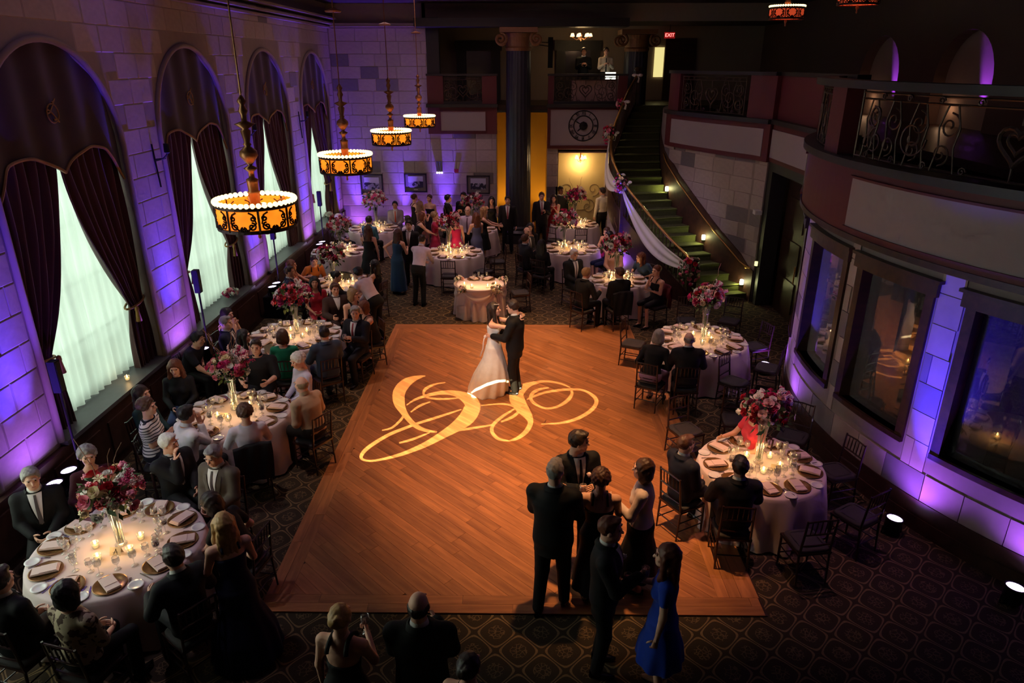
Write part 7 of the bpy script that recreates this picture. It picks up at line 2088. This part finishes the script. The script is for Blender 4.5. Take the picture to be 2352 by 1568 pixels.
MB().box((0, -.12, .13), (.34, .015, .22)).build('screen', emit_mat('laptop_glow', (.95, 1.0, .85), 1.6), lp)
lamp('desk_lamp', 'POINT', (2.2, 24.7, 5.6), (1, .85, .6), 2.0, None, .1)
# stair wall lamps
SL = emit_mat('step_light', (.95, 1.0, .62), 12.0)
for i, (s_, zz) in enumerate(((.35, .42), (1.9, 1.25), (3.75, 2.25))):
    p, q = at_s(WALLR, _s, s_); nrm = np.array((-q[1], q[0]))
    loc = (p[0] + nrm[0] * .05, p[1] + nrm[1] * .05, zz)
    t = thing('step_light', ('lowest glowing step light on the stair wall', 'middle glowing step light on the stair wall', 'highest glowing step light on the stair wall')[i], 'light', loc)
    MB().lathe([(0, -.07), (.045, -.06), (.05, 0), (.045, .06), (0, .07)], seg=10).build('lens', SL, t, True); MB().box((0, 0, -.08), (.1, .08, .02)).build('bracket', IRON_DK, t)
    lamp('step_lamp', 'POINT', (loc[0] + nrm[0] * .12, loc[1] + nrm[1] * .12, zz), (1.0, .95, .38), (4, 6, 5)[i], None, .04)
t = thing('door_light', 'small yellow lamp by the dark double doors', 'light', (5.74, 16.62, 1.05)); MB().lathe([(0, -.06), (.04, -.05), (.04, .05), (0, .06)], seg=10).build('lens', emit_mat('dim_step_light', (.9, .9, .4), 1.4), t, True); MB().box((.03, 0, -.07), (.08, .08, .02)).build('bracket', IRON_DK, t)
cm = thing('camera_box', 'small white box mounted on the corner of the door wall', 'camera', (5.70, 16.95, 2.25)); MB().box((0, -.06, 0), (.16, .2, .1)).build('housing', PORC, cm); MB().cyl((.06, 0, 0), (.14, .02, -.02), .012).build('bracket', IRON_DK, cm)
# wrought iron sconces and slim speakers on the left piers
for i, y in enumerate(PIERS[:4]):
    s_ = thing('wall_sconce', 'wrought iron sconce on the pier ' + PN[i], 'sconce', (XL + .02, y + .25, 4.0))
    MB().tube([(0, 0, .35), (.03, 0, -.35)], .014, 6).build('back_bar', IRON_DK, s_)
    MB().tube([(0, 0, .1), (.16, 0, .12), (.24, 0, .2)], .012, 6).tube([(0.1, -.18, .1), (.1, .18, .1)], .012, 6).build('arm', IRON_DK, s_)
    MB().lathe([(.02, .2), (.05, .22), (.045, .36), (0, .36)], (.24, 0, 0), 10).build('lantern', IRON_DK, s_)
    sp = thing('pole_speaker', 'slim black loudspeaker on a pole before the pier ' + PN[i], 'speaker', (XL + .30, y + .42, 0))
    MB().lathe([(.22, 0), (.22, .02), (.03, .03), (.03, .04)], seg=18).build('base', IRON_DK, sp); MB().cyl((0, 0, .03), (0, 0, 1.75), .018, 10).build('pole', CANM, sp)
    MB().box((0, 0, 1.95), (.10, .11, .42)).build('cabinet', CASE, sp); MB().box((.053, 0, 1.95), (.008, .09, .38)).build('grille', IRON_DK, sp)
# on the sills: flowers and a candle
for i, (y, lab) in enumerate(((14.2, 'pink and white posy lying on the sill of the second window'), (22.4, 'pink posy on the sill of the farthest window'))):
    b = thing('sill_posy', lab, 'bouquet', (XL - .06, y, SILLZ + .11)); o = mobj('foliage', FOL[0], b, kind='stuff'); o.scale = (.36,) * 3; blooms(b, .12, 18, ['pink', 'magenta', 'white', 'white'], 90 + i, .7, -.3)
candle(XL - .10, 10.0, SILLZ + .012, 'the sill of the nearest window', True, .8)
candle(XL - .10, 22.9, SILLZ + .012, 'the sill of the farthest window', True, .6)
# clothes and bags left on chairs
def draped(x, y, face, col, label, z0=.96, drop=.55, w=.44):
    t = -math.radians(face)
    def fn(u, v):
        xx = (u - .5) * w * (1 + .12 * math.sin(PI * v)); vv = (v - .35)
        yy = -.235 - .05 * (1 if vv < 0 else -0) + (.045 if vv > 0 else -.045) * min(1, abs(vv) * 8) * -1 + .012 * math.sin(18 * u); yy = -.24 + (-.035 if vv > 0 else .035) * min(1, abs(vv) * 8) + .01 * math.sin(17 * u + 5 * v)
        zz = z0 - abs(vv) * (drop / .65 if vv > 0 else .3 / .35) - .03 * (2 * u - 1) ** 2
        return (xx * math.cos(t) - yy * math.sin(t), xx * math.sin(t) + yy * math.cos(t), zz)
    MB().grid(fn, 20, 20).build('draped_jacket', clothm(col), None, True, label, 'jacket', None, None, (x, y, 0))
def person_xy(k): r = PEOPLE[k]['root']; return r.location.x, r.location.y, -math.degrees(r.rotation_euler.z)
for k_, col, lab in (('p13', (20, 20, 24), 'black jacket hung over the chair of the curly haired woman in white'), ('p12', (18, 18, 24), 'black jacket hung over the chair of the man in the white shirt'), ('p69', (16, 16, 18), 'black coat hung over the chair by the foot of the stairs'), ('p72', (92, 18, 38), 'maroon wrap hung over the chair beside the stairs')):
    x, y, fc = person_xy(k_); fr = math.radians(fc)
    draped(x + .05 * math.sin(fr), y + .05 * math.cos(fr), fc, col, lab)
g = gp(795, 622, .9); draped(g[0], g[1], 10, (16, 16, 20), 'black jacket over an empty chair behind the bending man'); chair(g[0], g[1], 10, 'dark chair under the black jacket behind the bending man')
bg = thing('handbag', 'small black round handbag hung on a chair by the dance floor', 'handbag', (2.42, 11.75, .42))
MB().ball((0, 0, 0), (.11, .05, .12), 14, 10).build('pouch', mat('black_leather', srgb(16, 14, 16), .35), bg, True); MB().tube([(-.05, 0, .10), (-.03, 0, .3), (.06, .02, .5), (.03, 0, .3), (.05, 0, .1)], .005, 5).build('strap', mat('black_leather', srgb(16, 14, 16), .35), bg)
p = PEOPLE['p21']['hands'][0]; MB().grid(lambda u, v: ((u - .5) * .15, .01 * math.sin(3 * u), v * .21), 4, 4).build('paper_programme', CARD, None, True, 'sheet of paper held by the dark haired woman in pale pink', 'paper', None, None, (p[0] + .03, p[1], p[2] - .05), .8)
# dining room seen through the bay windows
for i, (x, y, w_) in enumerate(((6.9, 8.7, 'middle'), (7.0, 11.3, 'far'))):
    tb = thing('side_room_table', 'round table seen through the %s bay window' % w_, 'table', (x, y, 0)); MB().lathe([(.75, .72), (.76, .745), (0, .75)], seg=30).build('tabletop', DARKWOOD, tb); MB().cyl((0, 0, 0), (0, 0, .73), .06).build('pedestal', IRON_DK, tb)
    cloth_mesh(.78, 40 + i).build('tablecloth', CLOTH, None, True, 'pale cloth on the table behind the %s bay window' % w_, 'tablecloth', None, None, (x, y, 0))
    candle(x - .3, y - .1, TZ + .002, 'the table behind the %s bay window' % w_, True, 1.6)
print('done', time.time() - T00, sum(len(o.data.polygons) for o in bpy.data.objects if o.type == 'MESH'))
